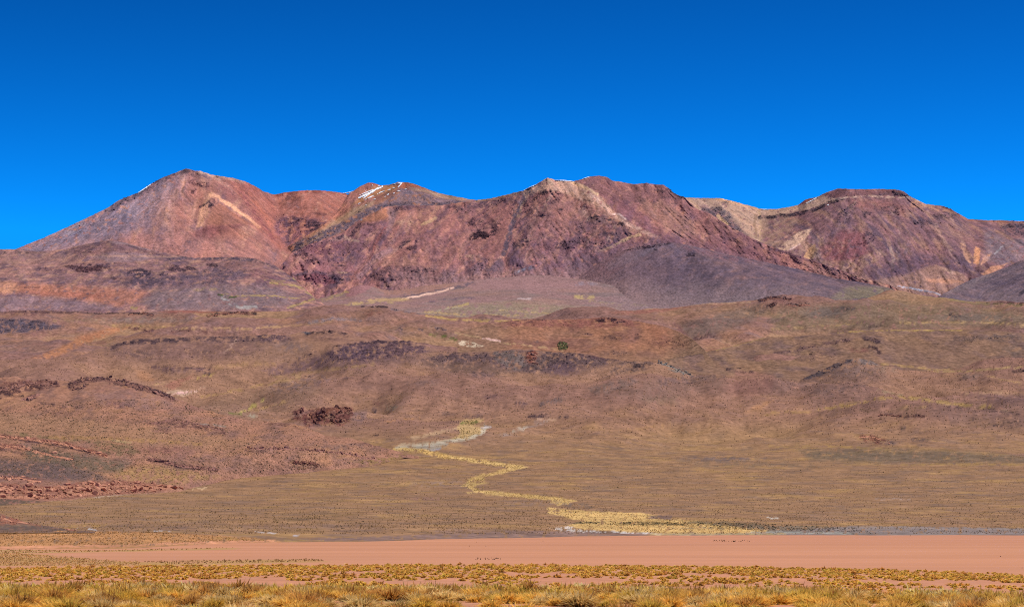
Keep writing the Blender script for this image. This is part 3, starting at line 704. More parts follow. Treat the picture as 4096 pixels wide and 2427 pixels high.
    ('P', [(2720, 800), (2850, 870), (3010, 960), (3260, 1050), (3100, 1050), (2950, 1000), (2830, 940)], 40, '7a5250', .6, .1), ('P', [(2620, 950), (2800, 960), (3000, 1000), (3150, 1060), (2900, 1040), (2740, 1000)], 24, '7c4e4e', .6, .1),
    ('L', [(3075, 990), (3160, 1015), (3257, 1048), (3330, 1075)], 7, '54404a', .6, .3, .4), ('P', [(3150, 1030), (3300, 1070), (3460, 1118), (3560, 1148), (3460, 1150), (3300, 1110)], 12, '8e655c', .7, .1), ('L', [(3400, 1095), (3470, 1120), (3550, 1145)], 4, 'a9836c', .7),
    ('P', [(2100, 1080), (2300, 1070), (2380, 1110), (2300, 1160), (2100, 1150)], 40, '7e6064', .6, .1), ('P', [(2280, 1040), (2400, 990), (2560, 960), (2720, 960), (2900, 1000), (3100, 1050), (3000, 1090), (2600, 1080), (2350, 1160), (2250, 1140)], 70, '6a5359', .8, .1), ('L', [(2065, 1090), (2100, 1078), (2130, 1070)], 10, '585660', .8, .3), ('L', [(2075, 1086), (2090, 1080)], 4, 'b9bcc4', .8, .4),
])
_w = fbm(s.u / 40, s.v / 30, 4, .6, 90)
_a = (sstep(1050, 1125, s.v + 26 * _w) * sstep(1500, 1700, s.u) * sstep(2700, 2400, s.u) * .8)[..., None]
s.col = s.col * (1 - _a) + lin('8e6c66') * _a
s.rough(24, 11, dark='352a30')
mid_sheet = s
s.build("mountain", M_far, "broad red-brown massif with cream crest in the centre of the range", "mountain")

# ---- left foothills
s = Sheet(-150, 1330, [([(-150, 1275), (1330, 1275)], 6650),
                       ([(-150, 1120), (600, 1130), (1000, 1140), (1330, 1255)], [(-150, 7300), (1000, 7300), (1330, 6900)]),
                       ([(-150, 990), (0, 996), (65, 999), (150, 1006), (259, 997), (345, 975), (431, 962), (487, 967), (561, 988), (647, 1008), (768, 1031), (863, 1030), (960, 1027), (1024, 1036), (1100, 1062), (1140, 1088), (1175, 1112), (1230, 1165), (1330, 1245)], [(-150, 7950), (800, 7950), (1175, 7700), (1330, 7000)])], jag=2.0, jagw=26, seed=7)
s.relief([([(259, 1060), (345, 1058), (440, 1065)], 16, 60), ([(370, 1018), (480, 1008), (600, 1025), (680, 1045)], 26, 60), ([(660, 1048), (760, 1035), (900, 1040), (1050, 1060)], 22, 40), ([(480, 1085), (560, 1075), (650, 1060), (780, 1060)], 22, 60), ([(500, 1120), (650, 1120), (800, 1130), (960, 1120)], 30, 50),
          ([(780, 1045), (900, 1060), (1010, 1080)], 20, 35), ([(60, 1120), (300, 1140), (500, 1150)], 40, 40), ([(100, 1040), (250, 1045), (420, 1040)], 24, -50), ([(1000, 1200), (1120, 1120), (1150, 1080)], 24, -50), ([(100, 1180), (400, 1190), (700, 1200)], 40, -30)])
s.noise_relief([(300, 120, 30, 'n', 0), (80, 40, 14, 'n', 0), (24, 18, 5, 'n', 0)])
s.flow(3.0)
s.base(['85615b', '74585a', '936b60', '665056', 'a07864'], 200, stretch=.6)
s.paint([
    ('P', [(290, 1000), (431, 966), (520, 975), (620, 1000), (700, 1030), (560, 1020), (420, 1020), (300, 1018)], 24, '785654', .65, .2, .3), ('L', [(440, 968), (520, 978), (600, 1000)], 5, '9d7f78', .5, .2),
    ('P', [(365, 1025), (450, 1008), (560, 1012), (640, 1028), (560, 1045), (440, 1050)], 12, '846a68', .8, .1), ('L', [(330, 1015), (400, 1022), (700, 1028), (800, 1032)], 5, 'a07a66', .6, .2),
    ('P', [(-150, 995), (60, 995), (250, 1010), (330, 1030), (250, 1050), (0, 1060), (-150, 1050)], 24, '8a695e', .6, .3), ('E', [(120, 985), (60, 12)], .5, '4f3e42', .7, .35, .8), ('E', [(60, 1008), (60, 8)], .5, '50403f', .6, .4, .7),
    ('P', [(250, 1062), (340, 1055), (440, 1062), (445, 1075), (360, 1090), (290, 1085)], 8, '4e3438', .9, .25, 1.2), ('L', [(150, 1075), (260, 1085)], 10, '564249', .6, .4, .8), ('L', [(330, 1060), (440, 1055), (520, 1060)], 5, '55444c', .6, .4, .5),
    ('P', [(510, 1085), (560, 1072), (605, 1080), (600, 1100), (550, 1118), (510, 1110)], 8, '493c44', .9, .25, 1.2), ('E', [(460, 1110), (24, 10)], .5, '473539', .8, .3, 1.1), ('P', [(650, 1070), (700, 1058), (760, 1064), (790, 1080), (700, 1090)], 8, '4d3a40', .85, .3, 1.1), ('L', [(715, 1016), (760, 1000), (830, 1004)], 8, '4e3e42', .8, .3, .9), ('L', [(850, 990), (900, 985), (960, 990)], 6, '4b3b3f', .8, .35, .9), ('L', [(980, 982), (1024, 990)], 6, '4b3b3f', .8, .3, .9),
    ('L', [(660, 1040), (740, 1032), (880, 1030), (1020, 1040)], 9, '544750', .8, .25, .6), ('P', [(480, 1130), (560, 1100), (700, 1100), (800, 1080), (900, 1060), (1024, 1080), (960, 1130), (800, 1150), (640, 1150), (540, 1160)], 30, '5f4d54', .75, .25, .5), ('E', [(570, 1125), (70, 18)], .5, '4a3d46', .7, .3, .6), ('E', [(850, 1060), (24, 10)], .5, '46373d', .8, .3, 1), ('E', [(660, 1095), (24, 8)], .5, '46373d', .8, .3, 1), ('E', [(690, 1112), (30, 8)], .5, '4a3b42', .7, .3, .9),
    ('P', [(870, 1040), (1024, 1050), (1100, 1085), (1020, 1090), (900, 1070)], 16, '8f655a', .6, .3), ('E', [(1040, 1005), (30, 8)], .5, '46383c', .8, .3, 1), ('E', [(1080, 1050), (26, 12)], .5, '57434a', .7, .3, .8), ('P', [(1020, 1075), (1120, 1100), (1150, 1130), (1040, 1130), (980, 1110)], 16, '744e50', .6, .2),
    ('P', [(-150, 1140), (60, 1130), (230, 1140), (400, 1150), (560, 1160), (595, 1170), (560, 1200), (480, 1225), (300, 1200), (100, 1170), (-150, 1180)], 26, 'a86f58', .85, .1), ('E', [(20, 1150), (50, 22)], .5, 'bb8668', .8, .1), ('P', [(80, 1165), (300, 1165), (480, 1180), (420, 1195), (150, 1180)], 12, '985f4e', .6, .2), ('L', [(100, 1148), (160, 1148)], 3, '5c4042', .7, .2, .4), ('L', [(280, 1155), (350, 1160)], 3, '5c4042', .6, .3, .4),
    ('P', [(-150, 1190), (100, 1185), (350, 1205), (480, 1235), (-150, 1250)], 24, '806768', .8, .1), ('P', [(620, 1160), (900, 1140), (1100, 1150), (1200, 1190), (1150, 1225), (900, 1240), (620, 1240), (560, 1210)], 40, '7b6664', .8, .05),
    ('L', [(780, 1160), (860, 1155)], 8, '95814e', .6, .4), ('L', [(885, 1175), (960, 1185), (1060, 1180), (1200, 1195)], 4, 'a08c4c', .8, .3), ('L', [(872, 1178), (890, 1182)], 5, '3f4428', .9, .2), ('L', [(905, 1188), (945, 1188)], 5, '444a2c', .9, .3), ('L', [(890, 1190), (930, 1215), (960, 1230), (1024, 1228)], 9, '97938a', .7, .4), ('L', [(530, 1232), (540, 1228)], 12, '958848', .7, .3),
    ('L', [(1150, 1010), (1143, 1035), (1155, 1060), (1160, 1075)], 5, '8d8178', .8, .2), ('L', [(1165, 1095), (1172, 1110), (1200, 1125), (1240, 1140), (1262, 1155)], 5, 'a89a50', .8, .2), ('L', [(1080, 1132), (1180, 1140), (1240, 1175), (1265, 1190), (1200, 1215), (1150, 1230)], 6, 'a3904e', .75, .3), ('L', [(1060, 1120), (1140, 1125)], 5, '96864e', .5, .3),
])
s.rough(22, 9, dark='352a30')
foot_sheet = s
s.build("hill", M_far, "rugged rose and grey foothills below the leftmost peak", "hills")

# ---- dark lobe in front of the massif
s = Sheet(2140, 3820, [(1275, [(2140, 7420), (2350, 7250), (2550, 7020), (3820, 7000)]),
                       ([(2140, 1230), (2500, 1130), (3000, 1150), (3400, 1190), (3820, 1250)], [(2140, 7700), (2350, 7650), (2700, 7500), (3820, 7100)]),
                       ([(2140, 1235), (2250, 1160), (2330, 1100), (2400, 1045), (2470, 1008), (2560, 987), (2640, 974), (2695, 971), (2781, 986), (2911, 1018), (3072, 1051), (3201, 1077), (3331, 1111), (3460, 1132), (3560, 1152), (3650, 1182), (3820, 1240)], [(2140, 7800), (2250, 7900), (2400, 7980), (2695, 8050), (3201, 7900), (3560, 7600), (3820, 7250)])], jag=1.2, jagw=30, seed=8)
s.relief([([(2640, 980), (2560, 1060), (2500, 1150)], 70, 70), ([(2740, 990), (2900, 1080), (3100, 1160)], 90, 60), ([(2700, 1010), (2780, 1120)], 50, -40)])
s.noise_relief([(280, 160, 26, 'n', -.6), (70, 50, 9, 'n', -.6), (20, 16, 3, 'n', -.6)])
s.flow(3.0)
s.base(['675459', '5d4d55', '735a59', '54464f', '7c5f5b'], 220, stretch=.8, shear=-.8, contrast=.8)
s.paint([('L', [(2150, 1230), (2250, 1160), (2330, 1100), (2400, 1045), (2470, 1008)], 60, '7a5a5a', .8, .15), ('P', [(2400, 1040), (2480, 1005), (2560, 988), (2620, 980), (2500, 1050), (2430, 1120), (2300, 1150), (2250, 1160), (2330, 1090)], 24, '774f51', .7, .2), ('P', [(2500, 1010), (2640, 978), (2640, 995), (2540, 1040), (2440, 1080), (2420, 1060)], 14, '6a5f66', .7, .1),
         ('L', [(2490, 1000), (2560, 990), (2640, 980)], 8, '483a40', .7, .35, .9), ('E', [(2625, 998), (10, 5)], .5, '38303a', .8, .2, 1), ('E', [(2765, 1018), (16, 7)], .5, '40343a', .8, .2, 1), ('L', [(2690, 968), (2660, 980)], 6, '42363a', .7, .2, .8), ('P', [(2700, 975), (2900, 1020), (3070, 1056), (2900, 1040), (2760, 1005)], 12, '80595a', .5, .2),
         ('P', [(2600, 1040), (2800, 1040), (2900, 1130), (2760, 1180), (2500, 1160), (2480, 1100)], 70, '55464e', .6, .1), ('P', [(2150, 1200), (2300, 1150), (2450, 1150), (2650, 1190), (2850, 1215), (2700, 1290), (2100, 1290)], 60, '86695f', .95, .05), ('P', [(2780, 1200), (3000, 1185), (3300, 1195), (3500, 1190), (3820, 1260), (3300, 1280), (2800, 1280)], 30, '605659', .6, .1),
         ('P', [(3400, 1140), (3560, 1152), (3700, 1195), (3820, 1240), (3600, 1240), (3450, 1200), (3300, 1200)], 24, '776a54', .85, .05), ('P', [(3000, 1060), (3300, 1110), (3480, 1142), (3400, 1150), (3200, 1120), (3000, 1085)], 12, '70585a', .5, .1), ('E', [(2340, 1135), (50, 10)], .5, '8d8084', .5, .3)])
s.rough(22, 6, dark='332a31')
_c = (sstep(1090, 1200, s.v + 30 * fbm(s.u / 60, s.v / 40, 4, .6, 87)) * sstep(3500, 3100, s.u) * .75)[..., None]
s.col = s.col * (1 - _c) + lin('7a6664') * _c
_a = (sstep(2760, 2260, s.u + 40 * fbm(s.u / 50, s.v / 50, 4, .6, 88)) * .9)[..., None]; _b = sstep(1070, 1150, s.v)[..., None]
s.col = s.col * (1 - _a) + (lin('7c5e5c') * (1 - _b) + lin('8c6c65') * _b) * _a
lobe_sheet = s
s.build("hill", M_far, "dark purple rounded lobe at the foot of the central massif", "hills")

# ---- dark hill at the right edge
s = Sheet(3690, 4250, [(1260, 7050), ([(3690, 1225), (3767, 1179), (3830, 1144), (3892, 1114), (3978, 1088), (4040, 1063), (4096, 1036), (4250, 970)], [(3690, 7300), (3900, 7900), (4250, 8100)])], jag=1.0, jagw=30, seed=9)
s.noise_relief([(260, 160, 24, 'n', .6), (70, 50, 8, 'n', .6)])
s.flow(3.0)
s.base(['66565a', '6f5c5c', '5b4c54', '776060'], 220, stretch=.8, shear=.8)
s.paint([('L', [(4075, 1178), (4096, 1165)], 8, '2f2a32', .8, .2, .8), ('P', [(3767, 1180), (3892, 1116), (3978, 1090), (3960, 1110), (3860, 1160)], 14, '7c6863', .6, .1), ('P', [(3700, 1215), (3900, 1200), (4250, 1210), (4250, 1260), (3700, 1260)], 24, '6e5f56', .7, .1)])
s.rough(22, 6)
s.build("hill", M_far, "dark brown hillside at the right edge below the mesa", "hills")

# ---- pediment below the massif
s = Sheet(520, 3050, [(1310, 6450),
                      ([(520, 1250), (1300, 1230), (2100, 1200), (2600, 1240), (3050, 1265)], 7100),
                      ([(520, 1275), (700, 1243), (900, 1228), (1100, 1222), (1260, 1198), (1370, 1168), (1415, 1146), (1440, 1138), (1480, 1144), (1540, 1160), (1600, 1160), (1700, 1142), (1800, 1132), (1950, 1115), (2100, 1102), (2200, 1102), (2350, 1120), (2450, 1142), (2600, 1195), (2800, 1220), (3050, 1255)], [(520, 7000), (1260, 7700), (1438, 7900), (2150, 8050), (2500, 7500), (3050, 6900)])], jag=1.5, jagw=40, seed=10)
s.relief([([(1500, 1215), (1700, 1185), (1860, 1145)], 14, -25), ([(1440, 1110), (1420, 1150), (1400, 1200)], 24, 30)])
s.flat_relief([(500, 500, 30), (120, 200, 8)])
s.base(['8e6d66', '866a60', '947264', '7f6a62'], 420, flat=True)
s.paint([('P', [(1438, 1104), (1470, 1128), (1500, 1140), (1420, 1185), (1390, 1185), (1370, 1165), (1415, 1125)], 12, '946664', .8), ('P', [(1500, 1145), (1640, 1140), (1800, 1135), (1820, 1150), (1700, 1175), (1540, 1180)], 14, '9a715f', .7, .1), ('P', [(1820, 1130), (2100, 1105), (2200, 1105), (2350, 1125), (2360, 1160), (2100, 1160), (1900, 1160)], 20, '94706a', .8),
         ('L', [(1600, 1192), (1700, 1175), (1820, 1150), (1900, 1130)], 8, '5f5258', .8, .25), ('L', [(1610, 1195), (1700, 1180), (1780, 1162), (1815, 1150)], 5, 'd2a890', .95, .05), ('L', [(1630, 1190), (1730, 1172)], 4, 'dcb39a', .8),
         ('L', [(1200, 1215), (1300, 1200), (1380, 1168)], 8, '9c8a52', .8, .4), ('L', [(1260, 1180), (1320, 1165), (1390, 1166)], 6, 'b09a52', .8, .3), ('L', [(1290, 1175), (1330, 1172)], 6, '54484c', .8, .3), ('L', [(1400, 1215), (1500, 1200), (1640, 1195)], 9, 'b0985a', .8, .3), ('L', [(1300, 1228), (1450, 1215), (1580, 1210)], 6, 'aa9658', .7, .4), ('L', [(1024, 1250), (1160, 1232), (1300, 1225)], 5, 'a8925a', .7, .4),
         ('L', [(1720, 1205), (1850, 1190), (1900, 1195)], 5, '61505a', .6, .4), ('L', [(1790, 1232), (1850, 1222), (1870, 1215)], 6, 'b3a050', .8, .2), ('L', [(1720, 1250), (1800, 1232), (1830, 1228)], 4, 'c7b79e', .7, .3),
         ('P', [(1650, 1255), (1800, 1225), (2048, 1205), (2300, 1225), (2480, 1235), (2450, 1260), (2200, 1280), (1900, 1280)], 30, '8b7a60', .7, .15), ('L', [(2300, 1187), (2370, 1190)], 9, 'b3a258', .8, .2), ('L', [(2360, 1205), (2450, 1215), (2600, 1222)], 7, 'a89656', .6, .4), ('L', [(2350, 1230), (2380, 1240), (2480, 1245)], 7, 'b4a27a', .7, .3), ('L', [(1700, 1245), (1900, 1262), (2100, 1262)], 5, 'ac9456', .7, .35), ('L', [(2000, 1240), (2250, 1258), (2450, 1248)], 5, 'ab9558', .6, .4), ('L', [(2070, 1195), (2120, 1193)], 4, 'bba39a', .6, .3), ('E', [(2340, 1135), (50, 8)], .5, '9a8c92', .5, .3)])
_a = (sstep(2250, 2600, s.u + 40 * fbm(s.u / 60, s.v / 30, 4, .6, 86)) * .7)[..., None]
s.col = s.col * (1 - _a) + lin('7c6866') * _a
s.build("terrain", M_far, "pale rose pediment with yellow grass streaks below the central massif", "terrain")
# ---- back plateau of the rolling hills
s = Sheet(-150, 4250, [(1500, 4750),
                       ([(-150, 1370), (1000, 1370), (2000, 1390), (3000, 1330), (4250, 1330)], 5500),
                       ([(-150, 1242), (0, 1243), (300, 1248), (430, 1251), (600, 1245), (800, 1238), (1024, 1239), (1200, 1239), (1400, 1231), (1490, 1225), (1540, 1227), (1600, 1244), (1700, 1259), (1800, 1269), (1900, 1275), (2000, 1282), (2100, 1279), (2250, 1270), (2400, 1253), (2560, 1236), (2720, 1224), (2900, 1211), (3010, 1203), (3072, 1191), (3130, 1189), (3180, 1196), (3240, 1202), (3340, 1204), (3420, 1198), (3500, 1178), (3560, 1158), (3600, 1157), (3680, 1169), (3780, 1183), (3892, 1204), (4000, 1208), (4096, 1212), (4250, 1225)],
                        [(-150, 6350), (1500, 6250), (2000, 6200), (3000, 6250), (3560, 6700), (4250, 6300)])], du=3.9, dv=3.3, jag=2.0, jagw=45, seed=12)
s.hills([(480, 560, 40), (170, 220, 17), (50, 80, 4.5)], [([(0, 1325), (80, 1285), (180, 1285), (300, 1310)], 26, 70), ([(1100, 1290), (1300, 1262), (1500, 1232)], 40, 50), ([(500, 1262), (700, 1255), (900, 1262)], 14, 25), ([(300, 1300), (600, 1315), (1000, 1320)], 24, -50),
          ([(3000, 1215), (3130, 1195), (3200, 1205)], 20, 50), ([(3072, 1290), (3400, 1265), (3800, 1262), (4096, 1285)], 20, 40), ([(3300, 1240), (3700, 1235), (4050, 1255)], 20, -40), ([(2700, 1290), (2900, 1260)], 50, 40)])
s.flat_relief([(90, 120, 6)])
s.base(['8c6858', '846558', '966e56', '7a605c', '926a5c'], 330, flat=True, contrast=1.2)
s.ridges_and_hollows('7c5c56', '9e7c58', .55)
s.paint([
    ('L', [(0, 1245), (300, 1249), (430, 1252), (560, 1245)], 5, '4a383a', .8, .2, .6), ('P', [(0, 1243), (100, 1243), (260, 1250), (150, 1262), (0, 1262)], 8, '6c4d4c', .6, .3, .3), ('P', [(600, 1244), (1000, 1236), (1100, 1240), (1000, 1250), (700, 1252)], 7, '87524a', .75, .1), ('L', [(520, 1257), (570, 1252), (610, 1258)], 7, '3f3338', .9, .25, 1.2), ('L', [(830, 1262), (900, 1252), (960, 1250), (1020, 1256)], 8, '423538', .9, .25, 1.2),
    ('P', [(-150, 1320), (0, 1275), (90, 1275), (180, 1285), (260, 1305), (200, 1320), (80, 1330), (-150, 1345)], 12, '544b55', .9, .15, .7), ('P', [(90, 1330), (150, 1322), (230, 1330), (150, 1350)], 8, '7c5752', .6, .2), ('P', [(260, 1380), (330, 1345), (440, 1310), (520, 1308), (440, 1340), (330, 1380), (220, 1430), (100, 1445)], 14, 'a97453', .85, .15), ('P', [(250, 1360), (400, 1320), (460, 1330), (340, 1362)], 12, '93624a', .6, .2), ('P', [(330, 1375), (420, 1360), (430, 1380)], 10, '805a52', .6), ('L', [(520, 1312), (560, 1318), (610, 1322)], 8, '5c3d3e', .8, .3, .9), ('L', [(680, 1330), (740, 1322), (800, 1322), (830, 1328)], 5, '66453f', .8, .3, .7),
    ('L', [(200, 1282), (600, 1275), (1024, 1262)], 5, '9b8350', .5, .4), ('L', [(700, 1312), (1000, 1312), (1200, 1300), (1330, 1285)], 5, 'b0935a', .8, .25), ('L', [(440, 1302), (700, 1306)], 4, 'ac8d58', .5, .4), ('E', [(560, 1280), (220, 10)], .6, '7f6f68', .5, .2),
    ('P', [(1100, 1290), (1300, 1262), (1490, 1228), (1560, 1232), (1500, 1270), (1350, 1300), (1150, 1310)], 26, '82614f', .7, .1), ('L', [(1240, 1290), (1330, 1275), (1440, 1278)], 8, '7b7074', .6, .5, .5), ('L', [(1450, 1226), (1490, 1225), (1550, 1227)], 5, '473a3c', .9, .2, 1), ('E', [(1490, 1255), (30, 14)], .5, '74493f', .6, .4, .4), ('L', [(1560, 1232), (1620, 1245), (1700, 1256)], 6, '6e6468', .6, .4, .5),
    ('L', [(1700, 1262), (1800, 1275), (1950, 1284), (2100, 1283)], 5, 'ab8d55', .8, .2), ('P', [(1500, 1310), (1700, 1290), (1900, 1310), (1850, 1350), (1600, 1350)], 26, '7d624f', .5, .2), ('L', [(1595, 1315), (1605, 1318)], 7, '4b4246', .8, .2, .8), ('L', [(1660, 1313), (1690, 1320)], 5, '554a50', .7, .3, .7), ('L', [(1740, 1310), (1780, 1318)], 6, '5b5056', .7, .3, .7),
    ('L', [(1740, 1340), (1780, 1346), (1840, 1360)], 5, '4c5a26', .9, .1), ('L', [(1720, 1338), (1745, 1342)], 5, '8f8a4a', .8), ('P', [(1835, 1362), (1880, 1365), (1930, 1385), (1890, 1388), (1850, 1380)], 8, 'cdb89c', .85, .25), ('L', [(1790, 1362), (1840, 1372)], 6, 'a98a68', .6, .3), ('L', [(1820, 1332), (1900, 1345), (1960, 1358), (2040, 1375)], 5, 'b3936a', .8, .2), ('L', [(1930, 1352), (2000, 1365)], 4, 'd0b092', .8, .1),
    ('P', [(2480, 1255), (2700, 1228), (2900, 1213), (3010, 1205), (2950, 1230), (2800, 1270), (2740, 1300), (2600, 1280)], 16, '84644f', .6, .1), ('P', [(2440, 1248), (2560, 1238), (2800, 1222), (2700, 1240), (2500, 1262)], 8, '8d5c50', .7, .2), ('L', [(2580, 1236), (2800, 1216), (3000, 1207)], 3, 'b09a68', .6, .2), ('P', [(2720, 1300), (2850, 1255), (3040, 1215), (3072, 1250), (3000, 1290), (2850, 1340), (2760, 1370), (2740, 1340)], 34, '6c5c52', .7, .1), ('L', [(2740, 1380), (2780, 1355), (2860, 1340)], 8, '5b3f40', .7, .3, .7), ('L', [(2700, 1300), (2740, 1340), (2750, 1380), (2720, 1405)], 10, '72504e', .7, .1),
    ('L', [(3040, 1200), (3072, 1192), (3130, 1190), (3160, 1196)], 9, '41353a', .9, .2, 1.2), ('L', [(3070, 1222), (3100, 1216)], 8, '3d3338', .85, .2, 1.2), ('L', [(3150, 1215), (3200, 1222), (3240, 1216)], 7, '41353a', .85, .25, 1.2), ('E', [(3130, 1205), (70, 12)], .5, '76524c', .7, .3, .5),
    ('P', [(3072, 1240), (3300, 1215), (3600, 1200), (4096, 1245), (4250, 1300), (3700, 1320), (3100, 1330)], 50, '72614c', .75, .1), ('E', [(3300, 1250), (90, 20)], .6, '5f5655', .6, .2), ('L', [(3072, 1318), (3160, 1312), (3250, 1305), (3450, 1292)], 4, 'a08a52', .6, .3), ('L', [(3600, 1292), (3800, 1288), (4000, 1292), (4096, 1300)], 5, 'a89156', .7, .3), ('L', [(3072, 1345), (3160, 1346)], 4, 'ac8a66', .6), ('L', [(3480, 1308), (3520, 1304)], 6, '4b3c3a', .7, .3, .7),
    ('P', [(3940, 1212), (4040, 1204), (4110, 1212), (4110, 1222), (4000, 1220)], 6, '5e4040', .85, .3, 1), ('L', [(4030, 1216), (4090, 1218)], 5, '3a2f33', .8, .3, 1), ('L', [(3800, 1242), (3920, 1250)], 6, '715048', .6, .4, .3), ('L', [(3800, 1262), (3840, 1262)], 6, '47383a', .8, .3, 1), ('L', [(3360, 1230), (3420, 1236)], 5, '4e4648', .7, .4, .7), ('L', [(3680, 1175), (3900, 1212), (4096, 1222)], 8, '7d6f48', .6, .2), ('E', [(3900, 1270), (140, 14)], .6, '625754', .6, .2),
    ('P', [(-150, 1470), (0, 1460), (140, 1458), (220, 1475), (100, 1490), (60, 1520), (-150, 1520)], 8, 'a9a082', .85, .25), ('P', [(100, 1465), (210, 1468), (160, 1482)], 6, 'b5ad96', .8, .3),
])
s.rough(14, 6, dark='352a2e')
s.col = s.col * np.array([1.07, 1.04, 1.06])
plateau = s
s.build("hill", M_mid, "brown grassy plateau of rolling hills below the mountains", "hills")

# ---- rounded red hill
s = Sheet(1830, 2880, [(1510, 4650), ([(1830, 1330), (1950, 1296), (2048, 1282), (2150, 1277), (2300, 1277), (2420, 1268), (2480, 1273), (2560, 1287), (2650, 1303), (2720, 1328), (2770, 1356), (2820, 1400), (2880, 1480)], [(1830, 5050), (2400, 5300), (2700, 5150), (2880, 4750)])], conc=.75, jag=2, jagw=30, seed=13)
s.relief([([(2420, 1275), (2400, 1340), (2380, 1420)], 120, 60), ([(2380, 1285), (2440, 1282)], 14, 20), ([(2250, 1330), (2200, 1420)], 60, -30)])
s.noise_relief([(200, 120, 20, 'n', 0), (50, 30, 7, 'n', 0)])
s.base(['926650', '8a6553', '9b6e54', '835b4f'], 200, stretch=.5)
s.paint([('P', [(1830, 1362), (1880, 1363), (1935, 1384), (1890, 1390), (1845, 1382)], 7, 'cdb89c', .85, .25), ('L', [(1830, 1335), (1900, 1346), (1960, 1358), (2040, 1375)], 5, 'b3936a', .8, .2), ('L', [(1930, 1352), (2000, 1365)], 4, 'd0b092', .8, .1), ('P', [(1900, 1300), (2048, 1280), (2300, 1276), (2420, 1266), (2520, 1280), (2560, 1300), (2400, 1310), (2100, 1305), (1950, 1312)], 14, '83524a', .7, .15, .3), ('P', [(2370, 1290), (2410, 1270), (2450, 1268), (2510, 1285), (2480, 1292), (2420, 1288)], 6, '4a3236', .9, .3, 1.2), ('L', [(2048, 1280), (2120, 1276), (2200, 1280)], 6, '53393b', .7, .35, .9), ('L', [(2130, 1288), (2050, 1290)], 4, '53393b', .6, .4, .8), ('L', [(2470, 1292), (2490, 1290)], 5, '46343a', .8, .2, 1), ('E', [(2350, 1337), (20, 5)], .5, '5b4345', .7, .4, .8), ('E', [(2450, 1350), (50, 10)], .5, '57403f', .6, .5, .8), ('E', [(2540, 1350), (24, 8)], .5, '4e3838', .7, .4, 1), ('E', [(2540, 1338), (14, 4)], .5, '4e3838', .7, .3, 1), ('P', [(2560, 1290), (2700, 1320), (2755, 1365), (2740, 1395), (2650, 1380), (2600, 1330)], 26, '9a664f', .6, .1), ('E', [(2680, 1370), (70, 20)], .6, '6c4640', .6, .45, .8), ('E', [(2460, 1412), (60, 10)], .5, '5b4546', .6, .45, .8), ('L', [(2050, 1372), (2130, 1382), (2250, 1400)], 5, 'b3926a', .6, .3), ('E', [(2150, 1365), (14, 5)], .5, '50484e', .6, .4, .6), ('P', [(2200, 1340), (2300, 1335), (2280, 1385), (2210, 1385)], 16, '80564a', .4, .3)])
s.rough(13, 5, dark='352a2e')
_a = (sstep(2620, 2800, s.u + 30 * fbm(s.u / 50, s.v / 50, 4, .6, 88)) * .8 + sstep(2080, 1950, s.u) * .6 * (s.col[..., 0] < .42) + sstep(1380, 1440, s.v) * .5).clip(0, .9)[..., None]
s.col = s.col * (1 - _a) + lin('866854') * _a * (1 + .2 * fbm(s.u / 20, s.v / 12, 4, .6, 89)[..., None])
red_hill = s
s.build("hill", M_mid, "rounded reddish hill below the massif, right of centre", "hills")

# ---- right hill
s = Sheet(2590, 4250, [(1560, 4450), ([(2590, 1480), (2640, 1443), (2750, 1421), (2850, 1401), (2950, 1379), (3072, 1346), (3160, 1348), (3250, 1338), (3400, 1322), (3600, 1318), (3800, 1318), (3950, 1320), (4096, 1331), (4250, 1342)], [(2590, 4700), (3000, 5050), (4250, 5150)])], conc=.8, du=3.7, dv=3.2, jag=1.6, jagw=40, seed=14)
s.relief([([(3000, 1400), (3250, 1365), (3420, 1350), (3520, 1370)], 24, 40), ([(3520, 1360), (3500, 1420), (3460, 1440)], 24, 30), ([(3600, 1380), (3750, 1460), (3900, 1470)], 60, -60), ([(2700, 1440), (2900, 1400), (3072, 1360)], 20, 20), ([(3900, 1340), (4050, 1370), (4200, 1400)], 40, 30)])
s.noise_relief([(220, 110, 20, 'n', 0), (50, 30, 7, 'n', 0)])
s.base(['836452', '7b5f52', '8b6a53', '735952'], 210, stretch=.5)
s.paint([('L', [(3350, 1330), (3500, 1321), (3700, 1320), (3850, 1318)], 4, 'a98a52', .8, .2), ('L', [(2650, 1440), (2800, 1412), (2950, 1381), (3060, 1350)], 3, 'a48458', .7, .2), ('L', [(2640, 1444), (2750, 1424), (2860, 1404)], 4, '5a4440', .6, .2, .3), ('L', [(3090, 1420), (3200, 1395), (3300, 1372), (3400, 1358)], 9, '63494a', .7, .35, .7), ('P', [(3440, 1348), (3500, 1350), (3535, 1368), (3510, 1375), (3460, 1362)], 6, '4c3a40', .8, .3, 1), ('L', [(3480, 1385), (3510, 1395), (3520, 1412)], 9, '533e40', .8, .3, 1), ('E', [(3200, 1420), (140, 26)], .7, '6a504c', .5, .35, .5), ('E', [(3440, 1400), (40, 10)], .5, '7b4e48', .6, .3, .5), ('E', [(3860, 1355), (60, 12)], .5, '594a48', .6, .5, .7), ('E', [(4010, 1350), (80, 14)], .5, '5c5050', .6, .5, .7), ('E', [(3850, 1375), (24, 6)], .5, '55423f', .6, .4, .7), ('P', [(3560, 1360), (3850, 1370), (3950, 1440), (3700, 1470), (3580, 1440)], 60, '7e604f', .6), ('L', [(3530, 1455), (3640, 1465), (3740, 1480), (3850, 1480)], 6, 'a88658', .7, .2), ('E', [(4060, 1400), (60, 26)], .6, '66564f', .5, .3), ('L', [(2900, 1476), (2960, 1480), (3010, 1490)], 9, '4f3d3e', .8, .3, 1), ('P', [(2940, 1480), (3100, 1500), (3060, 1540), (2940, 1530)], 20, '8e6458', .7)])
s.rough(12, 5, dark='352a2e')
right_hill = s
s.build("hill", M_mid, "broad brown hill with yellow-edged crest at the right", "hills")

